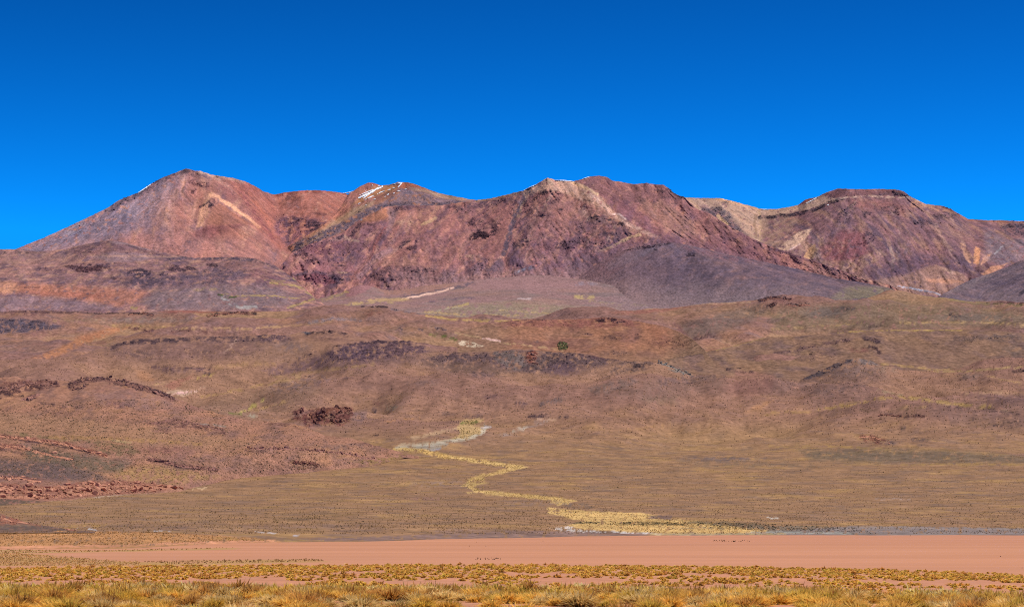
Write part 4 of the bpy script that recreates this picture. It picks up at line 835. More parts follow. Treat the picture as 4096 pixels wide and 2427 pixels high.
# ---- alluvial fan and rising slopes
SHORE = curve([(-150, 2192), (0, 2190), (300, 2193), (500, 2192), (700, 2181), (900, 2171), (1000, 2169), (1300, 2165), (1500, 2163), (1800, 2153), (2048, 2150), (2300, 2144), (2500, 2141), (3000, 2138), (4096, 2139), (4250, 2140)])
ZP = -14.0
def playa_Y(v):
    return -ZP * F / (v - HOR)
su = np.linspace(-150, 4250, 500)
sv_ = SHORE(su) + 2.2 * fbm(su / 150, su * 0, 5, .6, 95)
SH = [(a, float(b)) for a, b in zip(su, sv_)]
SHY = [(a, float(playa_Y(b))) for a, b in zip(su, sv_)]
s = Sheet(-150, 4250, [([(a, b + 6) for a, b in SH], [(a, y - 10) for a, y in SHY]),
                       ([(a, b - 22) for a, b in SH], [(a, y + 60) for a, y in SHY]),
                       (2040, [(-150, 1500), (4250, 1800)]), (1950, 2180), (1850, 2620), (1740, 3120), (1640, 3560),
                       ([(-150, 1530), (2500, 1535), (4250, 1540)], 3980),
                       ([(-150, 1440), (200, 1430), (330, 1412), (420, 1386), (490, 1362), (560, 1352), (640, 1347), (740, 1350), (800, 1343), (900, 1345), (1024, 1340), (1060, 1335), (1130, 1341), (1200, 1331), (1290, 1326), (1350, 1329), (1400, 1342), (1480, 1366), (1550, 1363), (1640, 1359), (1700, 1376), (1760, 1400), (1850, 1411), (1900, 1412), (2050, 1402), (2150, 1398), (2300, 1405), (2400, 1425), (2500, 1436), (2600, 1441), (2640, 1446), (2700, 1471), (2760, 1497), (2900, 1495), (3060, 1496), (3190, 1509), (3300, 1463), (3380, 1433), (3430, 1421), (3480, 1433), (3520, 1453), (3600, 1473), (3700, 1485), (3800, 1485), (3900, 1479), (4096, 1465), (4250, 1456)], [(-150, 4500), (1000, 4550), (2300, 4400), (3100, 4250), (4250, 4300)])],
          du=3.9, dv=3.3, jag=2.4, jagw=18, seed=15)
s.hills([(380, 520, 40), (140, 210, 17), (40, 70, 4)], [([(420, 1390), (640, 1352), (900, 1352), (1120, 1345)], 22, 30), ([(1130, 1345), (1290, 1332), (1400, 1345)], 18, 25), ([(1240, 1420), (1400, 1385), (1560, 1375), (1700, 1390)], 22, 50), ([(1760, 1410), (2050, 1410), (2250, 1412), (2500, 1445)], 18, 40),
          ([(700, 1480), (1000, 1500), (1250, 1480)], 40, -50), ([(1000, 1560), (1300, 1520), (1700, 1470)], 50, 50), ([(2300, 1560), (2500, 1520), (2700, 1500)], 26, 40), ([(1240, 1650), (1300, 1640), (1400, 1640)], 40, 55), ([(1200, 1700), (1300, 1720), (1420, 1715)], 16, -35),
          ([(3200, 1508), (3430, 1428), (3520, 1460)], 20, 30), ([(3250, 1550), (3430, 1535), (3560, 1570), (3640, 1590)], 26, 45), ([(3500, 1520), (3700, 1550), (4096, 1560)], 26, -40), ([(3640, 1590), (3900, 1620), (4150, 1650)], 14, 40), ([(3900, 1580), (4150, 1575)], 20, -30), ([(2950, 1620), (3200, 1600)], 60, 30), ([(3100, 1790), (3700, 1800), (4150, 1835)], 20, 30), ([(2400, 1690), (2700, 1660)], 40, 25), ([(600, 1620), (700, 1590), (900, 1560)], 24, -30)], mask=.06 + .94 * sstep(1860, 1620, s.v))
s.flat_relief([(300, 420, 16), (90, 150, 6)])
s.base(['937053', '8a6a53', 'a07c52', '7e6454', '947054'], 150, flat=True, contrast=1.1)
up = sstep(1830, 1600, s.v)[..., None]
n1 = fbm(s.xyz()[..., 0] / 150, s.xyz()[..., 1] / 220, 5, .55, 77)[..., None]
s.ridges_and_hollows('7a5a52', 'a07e56', .5)
s.col = s.col * (1 - up * .6) + (lin('8a6659') * (1 - .3 * n1) + lin('7e5c58') * .15 * n1) * up * .6
s.paint([
    ('P', [(420, 1395), (560, 1360), (800, 1350), (1030, 1345), (1060, 1400), (900, 1440), (600, 1450), (450, 1430)], 50, '74584f', .75, .1),
    ('P', [(1240, 1440), (1380, 1375), (1640, 1358), (1740, 1400), (1640, 1450), (1400, 1475), (1150, 1500)], 50, '68504e', .8, .1),
    ('P', [(1650, 1450), (1780, 1412), (2050, 1400), (2300, 1405), (2480, 1440), (2400, 1480), (2200, 1500), (1950, 1490), (1750, 1480)], 50, '654f4a', .8, .1),
    ('P', [(2400, 1580), (2600, 1520), (2900, 1500), (2900, 1560), (2600, 1600)], 50, '755c50', .6, .1),
    ('P', [(3050, 1500), (3190, 1510), (3400, 1450), (3520, 1470), (3560, 1520), (3300, 1570), (3080, 1580)], 50, '6c544c', .65, .1),
    ('P', [(3250, 1560), (3440, 1545), (3600, 1590), (3500, 1640), (3250, 1650)], 40, '70564c', .6, .1),
    ('P', [(3640, 1610), (4096, 1590), (4200, 1720), (3800, 1700)], 50, '6e564e', .55, .1),
    ('P', [(700, 1640), (900, 1580), (1200, 1520), (1300, 1560), (1150, 1640), (900, 1690)], 60, '78604f', .5, .1),
    ('P', [(1050, 1300), (1250, 1420), (1100, 1460), (950, 1420)], 40, '7a6054', .4, .1),
    # upper slopes: dark rock crests
    ('P', [(420, 1392), (490, 1364), (560, 1354), (700, 1352), (800, 1345), (1000, 1342), (1024, 1365), (900, 1372), (760, 1366), (600, 1374), (500, 1378), (450, 1400)], 10, '5d4847', .85, .3, .9), ('L', [(490, 1372), (560, 1362), (620, 1372)], 8, '41333a', .7, .3, 1), ('L', [(660, 1365), (740, 1358)], 10, '43353a', .7, .3, 1), ('P', [(450, 1400), (700, 1380), (1000, 1370), (1050, 1400), (900, 1430), (600, 1440), (470, 1420)], 26, '785a51', .6, .2, .3), ('L', [(940, 1360), (920, 1390), (900, 1410)], 4, 'a98875', .6, .1), ('E', [(560, 1415), (60, 12)], .5, '5e4a46', .6, .5, .6), ('E', [(820, 1405), (30, 7)], .5, '54423f', .6, .4, .7),
    ('E', [(1090, 1350), (70, 20)], .5, '57434a', .8, .25, .9), ('L', [(1040, 1345), (1060, 1352)], 8, '3c3036', .8, .2, 1.1), ('L', [(1220, 1332), (1290, 1328), (1350, 1326), (1390, 1338)], 8, '443538', .85, .25, 1.1), ('E', [(1220, 1330), (16, 7)], .5, '55555c', .8, .2, .8), ('E', [(1330, 1350), (80, 14)], .6, '6a4f4a', .6, .4, .5), ('E', [(1170, 1385), (70, 20)], .6, '6d5d5c', .5, .3, .3),
    ('P', [(1300, 1410), (1380, 1375), (1480, 1362), (1640, 1356), (1700, 1378), (1720, 1405), (1600, 1425), (1480, 1440), (1380, 1450), (1320, 1440)], 16, '5c464a', .85, .3, 1), ('L', [(1340, 1385), (1440, 1372), (1520, 1368), (1640, 1362)], 7, '41333a', .7, .35, 1.2), ('E', [(1420, 1410), (90, 26)], .6, '50404a', .6, .35, .8), ('P', [(1050, 1480), (1200, 1440), (1300, 1420), (1340, 1440), (1250, 1470), (1100, 1510)], 16, '6c5354', .7, .25, .4), ('L', [(1200, 1430), (1260, 1412)], 7, '4a3a40', .7, .3, .9),
    ('P', [(1680, 1440), (1780, 1410), (1900, 1412), (2050, 1402), (2150, 1398), (2300, 1408), (2400, 1428), (2480, 1440), (2400, 1460), (2280, 1470), (2150, 1490), (2050, 1480), (1950, 1450), (1800, 1450)], 16, '5f4c4b', .85, .25, .9), ('P', [(1960, 1408), (2060, 1402), (2100, 1420), (2100, 1480), (2040, 1480), (1990, 1440)], 12, '74665e', .7, .3, .9), ('P', [(2095, 1415), (2130, 1402), (2150, 1415), (2140, 1440), (2150, 1455), (2120, 1450)], 7, '8e5340', .85, .2, 1.3), ('E', [(2170, 1455), (50, 24)], .6, '594a44', .6, .35, .7), ('E', [(2250, 1475), (60, 26)], .6, '6a5358', .7, .1), ('L', [(2310, 1418), (2400, 1432), (2500, 1440)], 6, '50393b', .7, .35, .9), ('E', [(1800, 1415), (50, 14)], .5, '4e3c40', .7, .35, 1),
    ('P', [(1700, 1450), (1900, 1450), (2050, 1490), (2000, 1510), (1800, 1490)], 30, '6c5549', .6, .1), ('P', [(2440, 1470), (2500, 1440), (2600, 1440), (2640, 1450), (2580, 1480), (2450, 1500)], 14, '5d4c49', .7, .3, .7), ('L', [(2630, 1446), (2680, 1462), (2720, 1480), (2765, 1498)], 8, '8b8079', .8, .3, 1.1), ('L', [(2680, 1470), (2730, 1495)], 8, '6f7068', .6, .4, .8), ('E', [(2560, 1462), (30, 10)], .5, '473a3c', .8, .25, 1), ('P', [(2340, 1560), (2440, 1525), (2540, 1505), (2560, 1520), (2480, 1560), (2400, 1580)], 14, '726058', .6, .45, .7), ('P', [(2620, 1520), (2760, 1500), (2900, 1495), (2900, 1510), (2740, 1530), (2650, 1550)], 12, '6a5550', .6, .4, .7), ('E', [(2755, 1530), (12, 4)], .5, '3c3034', .8, .2, 1), ('P', [(2940, 1500), (3090, 1498), (3100, 1560), (2980, 1590), (2900, 1560)], 40, '7a564c', .6, .05), ('P', [(2980, 1650), (3072, 1590), (3100, 1600), (3040, 1640)], 10, 'a97c58', .7, .2),
    ('E', [(2080, 1615), (30, 8)], .5, '4c3c40', .8, .35, 1), ('L', [(2170, 1620), (2220, 1605), (2250, 1590)], 14, '675a58', .7, .45, 1), ('E', [(2090, 1632), (18, 5)], .5, '50403f', .7, .35, .9), ('L', [(2110, 1666), (2160, 1664), (2180, 1655)], 6, '43343a', .85, .3, 1.2), ('L', [(2235, 1668), (2270, 1667)], 4, '4a3a3c', .8, .3, 1), ('E', [(1980, 1585), (40, 8)], .5, '6a5052', .6, .4, .7), ('E', [(1930, 1500), (50, 10)], .5, '5c4a4a', .6, .45, .8), ('L', [(1890, 1487), (1930, 1488)], 5, '483a3c', .7, .3, 1), ('E', [(1690, 1530), (60, 14)], .6, '705a54', .5, .5, .6), ('E', [(1390, 1512), (20, 5)], .5, '4a3c40', .7, .3, .9), ('E', [(1240, 1520), (90, 22)], .6, '6e5a5a', .6, .35, .4), ('E', [(1150, 1550), (80, 20)], .6, '6a5858', .5, .35, .4), ('E', [(1520, 1610), (40, 7)], .5, '7c564c', .6, .4, .6), ('E', [(1500, 1640), (40, 8)], .5, '5e4e52', .6, .45, .7), ('E', [(1570, 1632), (40, 10)], .5, '8d7d66', .6, .3), ('L', [(1490, 1690), (1600, 1680), (1670, 1672)], 4, 'a2754c', .6, .3), ('E', [(1780, 1655), (30, 8)], .5, '64524e', .6, .45, .7), ('E', [(1900, 1665), (50, 8)], .5, '5c4a48', .6, .45, .8), ('L', [(1495, 1740), (1512, 1738)], 5, '4a3836', .8, .2, 1), ('E', [(1500, 1642), (16, 6)], .5, '584a52', .8, .3, .8), ('E', [(1440, 1665), (40, 22)], .6, '68565a', .6, .4, .5),
    ('L', [(600, 1466), (680, 1470), (740, 1472), (830, 1475)], 7, '5b4446', .8, .3, .9), ('P', [(620, 1470), (840, 1475), (800, 1490), (700, 1495), (650, 1490)], 8, '6a504e', .7, .3, .5), ('L', [(820, 1490), (845, 1494)], 6, '40343a', .8, .2, 1), ('P', [(660, 1545), (700, 1520), (780, 1500), (740, 1520), (700, 1555)], 10, '87584b', .6), ('P', [(540, 1480), (600, 1490), (620, 1530), (560, 1520)], 24, '9d7152', .6), ('P', [(650, 1575), (700, 1560), (780, 1560), (820, 1545), (780, 1570), (720, 1590), (680, 1592)], 8, 'ad9a6e', .8, .25), ('L', [(680, 1580), (720, 1572), (780, 1562)], 4, 'd0ae8e', .8, .25), ('L', [(618, 1538), (660, 1530)], 5, 'a98f58', .8, .2), ('L', [(790, 1515), (820, 1502), (870, 1495)], 4, 'b09258', .8, .2), ('L', [(800, 1590), (950, 1560), (1100, 1530), (1200, 1510)], 7, 'a08052', .6, .3), ('L', [(860, 1470), (1000, 1455), (1100, 1460)], 10, '9c7a52', .5, .3), ('L', [(1100, 1510), (1300, 1480), (1500, 1455)], 9, '9c7c52', .5, .3),
    ('P', [(930, 1650), (980, 1640), (1024, 1612), (1060, 1590), (1050, 1605), (1010, 1635), (960, 1652)], 6, 'a3994c', .85, .2), ('L', [(920, 1652), (970, 1655)], 5, '6a7038', .8, .2), ('L', [(1010, 1640), (1080, 1625), (1140, 1605)], 6, 'a58a4e', .6, .2), ('L', [(1000, 1660), (1024, 1665)], 8, '9d9880', .6, .2),
    # red cliff, with the shadow in its hollow foot painted dark
    ('P', [(1170, 1660), (1200, 1645), (1260, 1632), (1420, 1628), (1410, 1660), (1390, 1690), (1360, 1702), (1310, 1690), (1260, 1700), (1230, 1712), (1215, 1690), (1180, 1680)], 9, '6c423c', .9, .1, 1.3), ('L', [(1290, 1668), (1310, 1640), (1380, 1640)], 10, '8a5a44', .6, .4, 1.3), ('L', [(1260, 1697), (1300, 1698)], 6, '332a30', .9, 0, .6), ('E', [(1235, 1706), (60, 14)], .6, '80605a', .5, .2), ('P', [(1170, 1640), (1190, 1640), (1210, 1645), (1200, 1660), (1172, 1662)], 5, '5a3836', .9, .1, 1.3), ('P', [(1150, 1675), (1210, 1660), (1260, 1640), (1230, 1640), (1160, 1665)], 8, '8a685c', .7),
    # right slopes
    ('P', [(3190, 1510), (3300, 1464), (3380, 1436), (3430, 1424), (3400, 1450), (3330, 1480), (3260, 1512), (3210, 1515)], 7, '4e4548', .9, .2, .9), ('P', [(3380, 1432), (3430, 1420), (3490, 1440), (3530, 1460), (3480, 1460), (3420, 1450)], 7, '746a66', .75, .3, .9), ('E', [(3390, 1480), (100, 26)], .6, '6e5b55', .5, .2, .3), ('E', [(3560, 1470), (50, 20)], .6, '7a6a5a', .5, .4, .4), ('L', [(3560, 1455), (3640, 1466), (3750, 1484), (3850, 1484), (3950, 1478), (4096, 1464)], 5, 'a0845a', .8, .2), ('E', [(3880, 1505), (50, 14)], .5, '66564f', .6, .45, .7), ('L', [(4050, 1485), (4096, 1480)], 9, '54403c', .8, .3, 1), ('L', [(3950, 1500), (4020, 1520), (4096, 1533)], 5, 'a58a54', .7, .3), ('L', [(3860, 1570), (3950, 1568), (4096, 1570)], 6, 'a08658', .7, .3), ('P', [(3870, 1580), (4096, 1575), (4250, 1590), (4250, 1610), (4000, 1610)], 12, '6d5450', .6, .1),
    ('L', [(3350, 1555), (3440, 1540), (3480, 1545)], 7, '55443e', .6, .4, .8), ('E', [(3330, 1565), (70, 14)], .6, '6a5550', .5, .4, .5), ('L', [(3520, 1560), (3560, 1572), (3620, 1585)], 7, '8e7b5c', .6, .4, .6), ('L', [(3240, 1645), (3400, 1620), (3540, 1588), (3640, 1590)], 6, 'a5854f', .75, .25), ('L', [(3250, 1645), (3100, 1650), (3060, 1660)], 7, 'a07e4e', .6, .25), ('L', [(3640, 1590), (3760, 1608), (3880, 1622), (3960, 1628)], 8, '9c8748', .85, .2), ('L', [(3600, 1632), (3700, 1625), (3640, 1640)], 6, 'a08050', .5, .3), ('L', [(3800, 1625), (3900, 1632), (4000, 1645), (4080, 1655)], 7, '5c4640', .8, .35, 1), ('L', [(3980, 1632), (4040, 1645)], 6, '8a6f5c', .7, .4, .9), ('L', [(3515, 1660), (3560, 1658), (3600, 1664), (3700, 1664)], 6, '4c3834', .85, .25, 1.1), ('L', [(3850, 1675), (4000, 1688), (4096, 1688)], 4, '4c3c38', .7, .3, .9), ('L', [(3980, 1702), (4060, 1706)], 5, '4c3c38', .8, .35, 1), ('E', [(3620, 1710), (30, 5)], .5, '4e4240', .7, .4, .9), ('L', [(3570, 1640), (3680, 1632)], 7, '6f5645', .7, .2), ('E', [(3480, 1640), (50, 8)], .5, '6c5344', .6, .2),
    ('P', [(3430, 1740), (3480, 1735), (3530, 1755), (3580, 1770), (3540, 1778), (3460, 1770)], 7, '7d5242', .9, .3, 1.3), ('E', [(3560, 1772), (26, 8)], .5, '564a4a', .7, .3, .8), ('E', [(3680, 1758), (40, 8)], .5, '544746', .7, .4, .9), ('L', [(3300, 1782), (3450, 1790), (3550, 1797)], 5, 'a07e4c', .8, .2), ('L', [(3072, 1785), (3250, 1785)], 5, '9c7c4e', .6, .3),
    ('P', [(3200, 1800), (3500, 1795), (3800, 1803), (4000, 1815), (4096, 1826), (4250, 1840), (4250, 1860), (4000, 1852), (3700, 1850), (3400, 1848), (3250, 1840)], 34, '665a4c', .7, .1, .1), ('L', [(3600, 1858), (3900, 1854), (4096, 1858)], 5, 'a07e4e', .7, .3), ('P', [(3980, 1808), (4096, 1815), (4250, 1825), (4250, 1838), (4096, 1824)], 6, '8b6758', .6), ('E', [(2900, 1835), (160, 10)], .6, '63575a', .6, .4), ('P', [(2700, 1840), (3250, 1850), (3300, 1870), (2800, 1865)], 16, '6e5f50', .4, .3),
    ('E', [(2580, 1675), (110, 22)], .6, '70533f', .6, .2), ('L', [(2300, 1755), (2450, 1740), (2600, 1715)], 5, '7a5c44', .6, .3), ('E', [(2760, 1680), (50, 8)], .6, '8d6c60', .5, .2), ('E', [(2650, 1600), (80, 20)], .6, '6d5c48', .4, .3), ('L', [(2400, 1730), (2550, 1715), (2680, 1700)], 4, '9d7850', .5, .3),
    # spring meadow and stony stream bed
    ('P', [(1830, 1692), (1870, 1677), (1917, 1671), (1928, 1680), (1895, 1702), (1940, 1703), (1945, 1715), (1915, 1738), (1870, 1756), (1800, 1758), (1838, 1735), (1832, 1712), (1825, 1705)], 6, 'b09a5c', .95, 0), ('L', [(1842, 1692), (1870, 1690), (1905, 1686)], 5, '5c6530', .9, .2), ('L', [(1940, 1705), (1932, 1725), (1900, 1745), (1850, 1758), (1780, 1768), (1700, 1778), (1640, 1786), (1590, 1793)], 9, 'b0a48e', .85, .15), ('L', [(1930, 1710), (1950, 1705)], 6, 'b5a8a2', .8), ('L', [(1830, 1712), (1760, 1728), (1690, 1745), (1640, 1755)], 7, 'b09866', .8, .15), ('L', [(1600, 1780), (1700, 1768), (1790, 1760)], 4, 'b3a574', .7, .2), ('L', [(1720, 1798), (1760, 1796)], 6, '817d86', .9, .2), ('P', [(1620, 1790), (1760, 1775), (1800, 1765), (1790, 1780), (1740, 1800), (1640, 1800)], 6, '948a7c', .8, .2), ('L', [(1990, 1745), (2060, 1730), (2110, 1705), (2200, 1680)], 7, '9d8a80', .6, .4), ('L', [(2050, 1725), (2100, 1708)], 5, 'b5a590', .7, .2), ('L', [(2150, 1675), (2220, 1678)], 4, 'b0976a', .7, .2),
    # yellow grass along the stream
    ('L', [(1580, 1796), (1640, 1798), (1690, 1802)], 8, 'bd9c60', .9, .1), ('L', [(1690, 1802), (1740, 1815), (1800, 1828)], 11, 'c6a062', .95, .05), ('L', [(1800, 1828), (1870, 1838), (1950, 1848), (2030, 1862), (2090, 1868)], 10, 'c8a56a', .95, .1), ('P', [(2020, 1858), (2115, 1867), (2060, 1880), (2030, 1876)], 5, 'cba86e', .95), ('L', [(2060, 1875), (1990, 1890), (1930, 1900), (1890, 1915), (1875, 1935)], 9, 'c6a268', .95, .1), ('P', [(1870, 1915), (1930, 1903), (1945, 1930), (1900, 1945), (1850, 1945)], 6, 'bd9c62', .9, .25), ('L', [(1875, 1945), (1900, 1958), (1930, 1967), (1990, 1972), (2048, 1977)], 9, 'c8a56a', .95, .1), ('L', [(1870, 1970), (1920, 1968)], 4, 'c8a56a', .8, .2), ('L', [(2030, 1977), (2110, 1983), (2180, 1990), (2250, 1997)], 9, 'c8a468', .95, .05), ('P', [(2190, 1988), (2312, 2000), (2270, 2012), (2230, 2022), (2205, 2010)], 5, 'c8a468', .95),
    ('P', [(2190, 2030), (2330, 2040), (2440, 2047), (2560, 2049), (2640, 2062), (2580, 2072), (2760, 2078), (2950, 2106), (3072, 2118), (3100, 2136), (2760, 2134), (2500, 2127), (2340, 2114), (2270, 2098), (2340, 2086), (2270, 2068), (2195, 2052)], 5, 'cda86c', .95, .05), ('L', [(2300, 2092), (2420, 2088)], 4, '4a4234', .85, .3), ('L', [(2480, 2094), (2600, 2092), (2760, 2096)], 6, '494030', .85, .3), ('P', [(2700, 2080), (2900, 2085), (3072, 2100), (3072, 2112), (2900, 2102), (2760, 2092)], 8, '6f5f4c', .85, .2), ('L', [(2650, 2110), (2900, 2112)], 4, '6d6458', .7, .4), ('P', [(2580, 2060), (2680, 2062), (2690, 2076), (2600, 2074)], 6, '745d58', .85, .2), ('P', [(2200, 2002), (2260, 2022), (2330, 2035), (2300, 2022), (2270, 2012)], 6, '6f5f58', .5, .3), ('P', [(2260, 2015), (2350, 2012), (2380, 2030), (2300, 2036)], 6, '6d5b50', .7, .3),
    ('P', [(2190, 2108), (2290, 2104), (2340, 2120), (2330, 2126), (2240, 2122)], 5, 'c9bdb4', .9, .3), ('L', [(2330, 2124), (2480, 2127), (2640, 2134)], 3, 'd8cfc8', .9, .25),
    # dark and grey edging of the flat
    ('P', [(1120, 2155), (1500, 2145), (1900, 2128), (2048, 2120), (2300, 2126), (2560, 2132), (2600, 2142), (2300, 2146), (2048, 2154), (1800, 2156), (1400, 2162), (1150, 2160)], 5, '7f665f', .85, .1), ('P', [(1680, 2122), (1850, 2115), (2000, 2120), (1800, 2130)], 8, '80675f', .6, .2), ('P', [(2560, 2134), (3000, 2130), (3400, 2103), (3700, 2105), (4096, 2113), (4250, 2115), (4250, 2150), (3000, 2150)], 5, '857874', .9, .05), ('P', [(2950, 2108), (3200, 2100), (3350, 2105), (3200, 2120), (3600, 2135), (3100, 2134)], 6, '6d6458', .7, .3), ('L', [(3000, 2125), (3200, 2128), (3400, 2132)], 4, 'a3a094', .7, .2), ('L', [(2600, 2135), (2900, 2136), (3150, 2135)], 4, 'b0a060', .8, .2), ('L', [(1024, 2124), (1080, 2130), (1110, 2132)], 3, 'b3a8a4', .8, .3), ('L', [(1170, 2142), (1195, 2140)], 4, 'a9a0a4', .8, .2), ('L', [(620, 2122), (680, 2126)], 3, 'b8b0ae', .7, .3), ('L', [(355, 2115), (390, 2117)], 3, 'bdb8b8', .8, .3), ('L', [(310, 2110), (340, 2108)], 3, 'b5aca8', .7, .3),
    ('L', [(3072, 2068), (3115, 2072)], 2.5, 'd0c8bc', .8, .1), ('L', [(3500, 1995), (3640, 1995)], 3, 'a08c84', .5, .3),
    # left lower strip: orange ground with dry tussocks
    ('P', [(-150, 2122), (300, 2123), (500, 2126), (700, 2130), (900, 2142), (1100, 2158), (1150, 2170), (-150, 2210)], 6, 'b58256', .9, .1), ('L', [(0, 2188), (200, 2186), (500, 2180), (700, 2172), (900, 2166), (1100, 2162)], 6, 'cf9070', .8, .1), ('E', [(520, 2175), (110, 7)], .6, '6e5c38', .6, .4), ('E', [(560, 2152), (40, 3)], .6, '5c4a30', .6, .4), ('L', [(850, 2150), (1024, 2158), (1300, 2160)], 4, 'a08048', .6, .4),
    ('P', [(-150, 2030), (0, 2022), (230, 2000), (160, 1998), (0, 1990), (-150, 1995)], 6, '504a38', .85, .2), ('L', [(40, 2012), (90, 2008)], 4, 'b0a890', .8, .2), ('L', [(170, 2002), (280, 1995), (400, 1985), (560, 1972), (740, 1956)], 3, 'b5a078', .85, .15), ('L', [(740, 1956), (790, 1950), (825, 1952), (780, 1957)], 4, 'c0a870', .85, .1),
    ('P', [(400, 2090), (900, 2100), (1200, 2090), (1500, 2110), (900, 2125), (500, 2118)], 14, '86695c', .4, .35), ('E', [(250, 2085), (160, 8)], .6, '8a6c62', .5, .3), ('L', [(260, 2110), (420, 2100)], 5, 'ac8448', .6, .3), ('E', [(1750, 1935), (110, 12)], .6, '8f7872', .5, .4), ('E', [(1700, 1995), (70, 8)], .6, '8a6660', .5, .3), ('E', [(2150, 2010), (110, 12)], .6, '85706c', .5, .4), ('E', [(1240, 2070), (200, 20)], .7, '745c3c', .4, .4),
], ws=2.6)
_m = sstep(1820, 1650, s.v)[..., None]; s.col = s.col * (1 + _m * np.array([.09, .055, .08]))
s.rough(11, 6.5, dark='33282c')
# dry-wash streaks running across the lower fan
p = s.xyz()
st = fbm(p[..., 0] / 40, p[..., 1] / 26, 5, .6, 91)
low = (sstep(1500, 1850, s.v) * (1 - s.rock.clip(0, 1)))[..., None]
s.col = s.col * (1 + low * 0.22 * st[..., None])
fan = s
s.build("alluvial_fan", M_fan, "brown grassy fan and slopes rising from the red flat to the hills", "terrain")

# ---- left brown hill
fy = lambda u, v: float(fan.lookup(np.array([u]), np.array([v]))[0])
LB = [(-150, 2032), (0, 2022), (200, 2003), (500, 1974), (740, 1956), (900, 1912), (1100, 1892), (1300, 1876), (1500, 1856), (1620, 1822), (1690, 1826)]
s = Sheet(-150, 1690, [([(a, b + 8) for a, b in LB], [(a, fy(max(a, -140), b) - 26) for a, b in LB]),
                       ([(-150, 1800), (0, 1790), (400, 1780), (900, 1800), (1300, 1810), (1500, 1822), (1620, 1817), (1690, 1828)], [(-150, 2250), (400, 2330), (900, 2420), (1300, 2520), (1620, 2720), (1690, 2715)]),
                       ([(-150, 1505), (0, 1510), (60, 1505), (120, 1522), (230, 1521), (280, 1526), (330, 1512), (400, 1506), (450, 1515), (560, 1535), (640, 1560), (700, 1590), (800, 1632), (900, 1660), (1000, 1681), (1100, 1688), (1160, 1692), (1220, 1706), (1300, 1740), (1400, 1750), (1500, 1780), (1560, 1795), (1620, 1812), (1690, 1830)], [(-150, 2850), (400, 2850), (1000, 2780), (1300, 2720), (1560, 2735), (1620, 2745), (1690, 2720)])],
          du=3.4, dv=3.0, jag=3.0, jagw=14, seed=16, back=(250, .5))
s.relief([([(0, 1530), (120, 1535), (230, 1540)], 14, 14), ([(290, 1530), (400, 1516), (560, 1545), (690, 1595)], 12, 14), ([(0, 1590), (90, 1590), (150, 1585)], 12, 10), ([(150, 1612), (280, 1640)], 10, 8), ([(600, 1690), (720, 1690), (900, 1725)], 24, 14), ([(0, 1745), (150, 1760), (300, 1785), (420, 1825)], 9, 10), ([(0, 1780), (150, 1800), (300, 1830)], 10, 10), ([(600, 1835), (700, 1860), (860, 1872)], 10, 10), ([(990, 1796), (1200, 1800), (1400, 1820), (1510, 1838)], 8, 10), ([(1180, 1850), (1260, 1855)], 9, 6), ([(0, 1920), (200, 1935), (400, 1930), (700, 1945)], 20, 8), ([(0, 1700), (500, 1740), (900, 1770)], 40, -16), ([(450, 1880), (700, 1910)], 40, -10)])
s.noise_relief([(120, 60, 10, 'n', 0), (34, 24, 4, 'n', 0), (10, 8, 1.2, 'n', 0)])
s.base(['996e5a', '8c6458', 'a07458', '7f5e54', '966c58'], 100, stretch=.6)
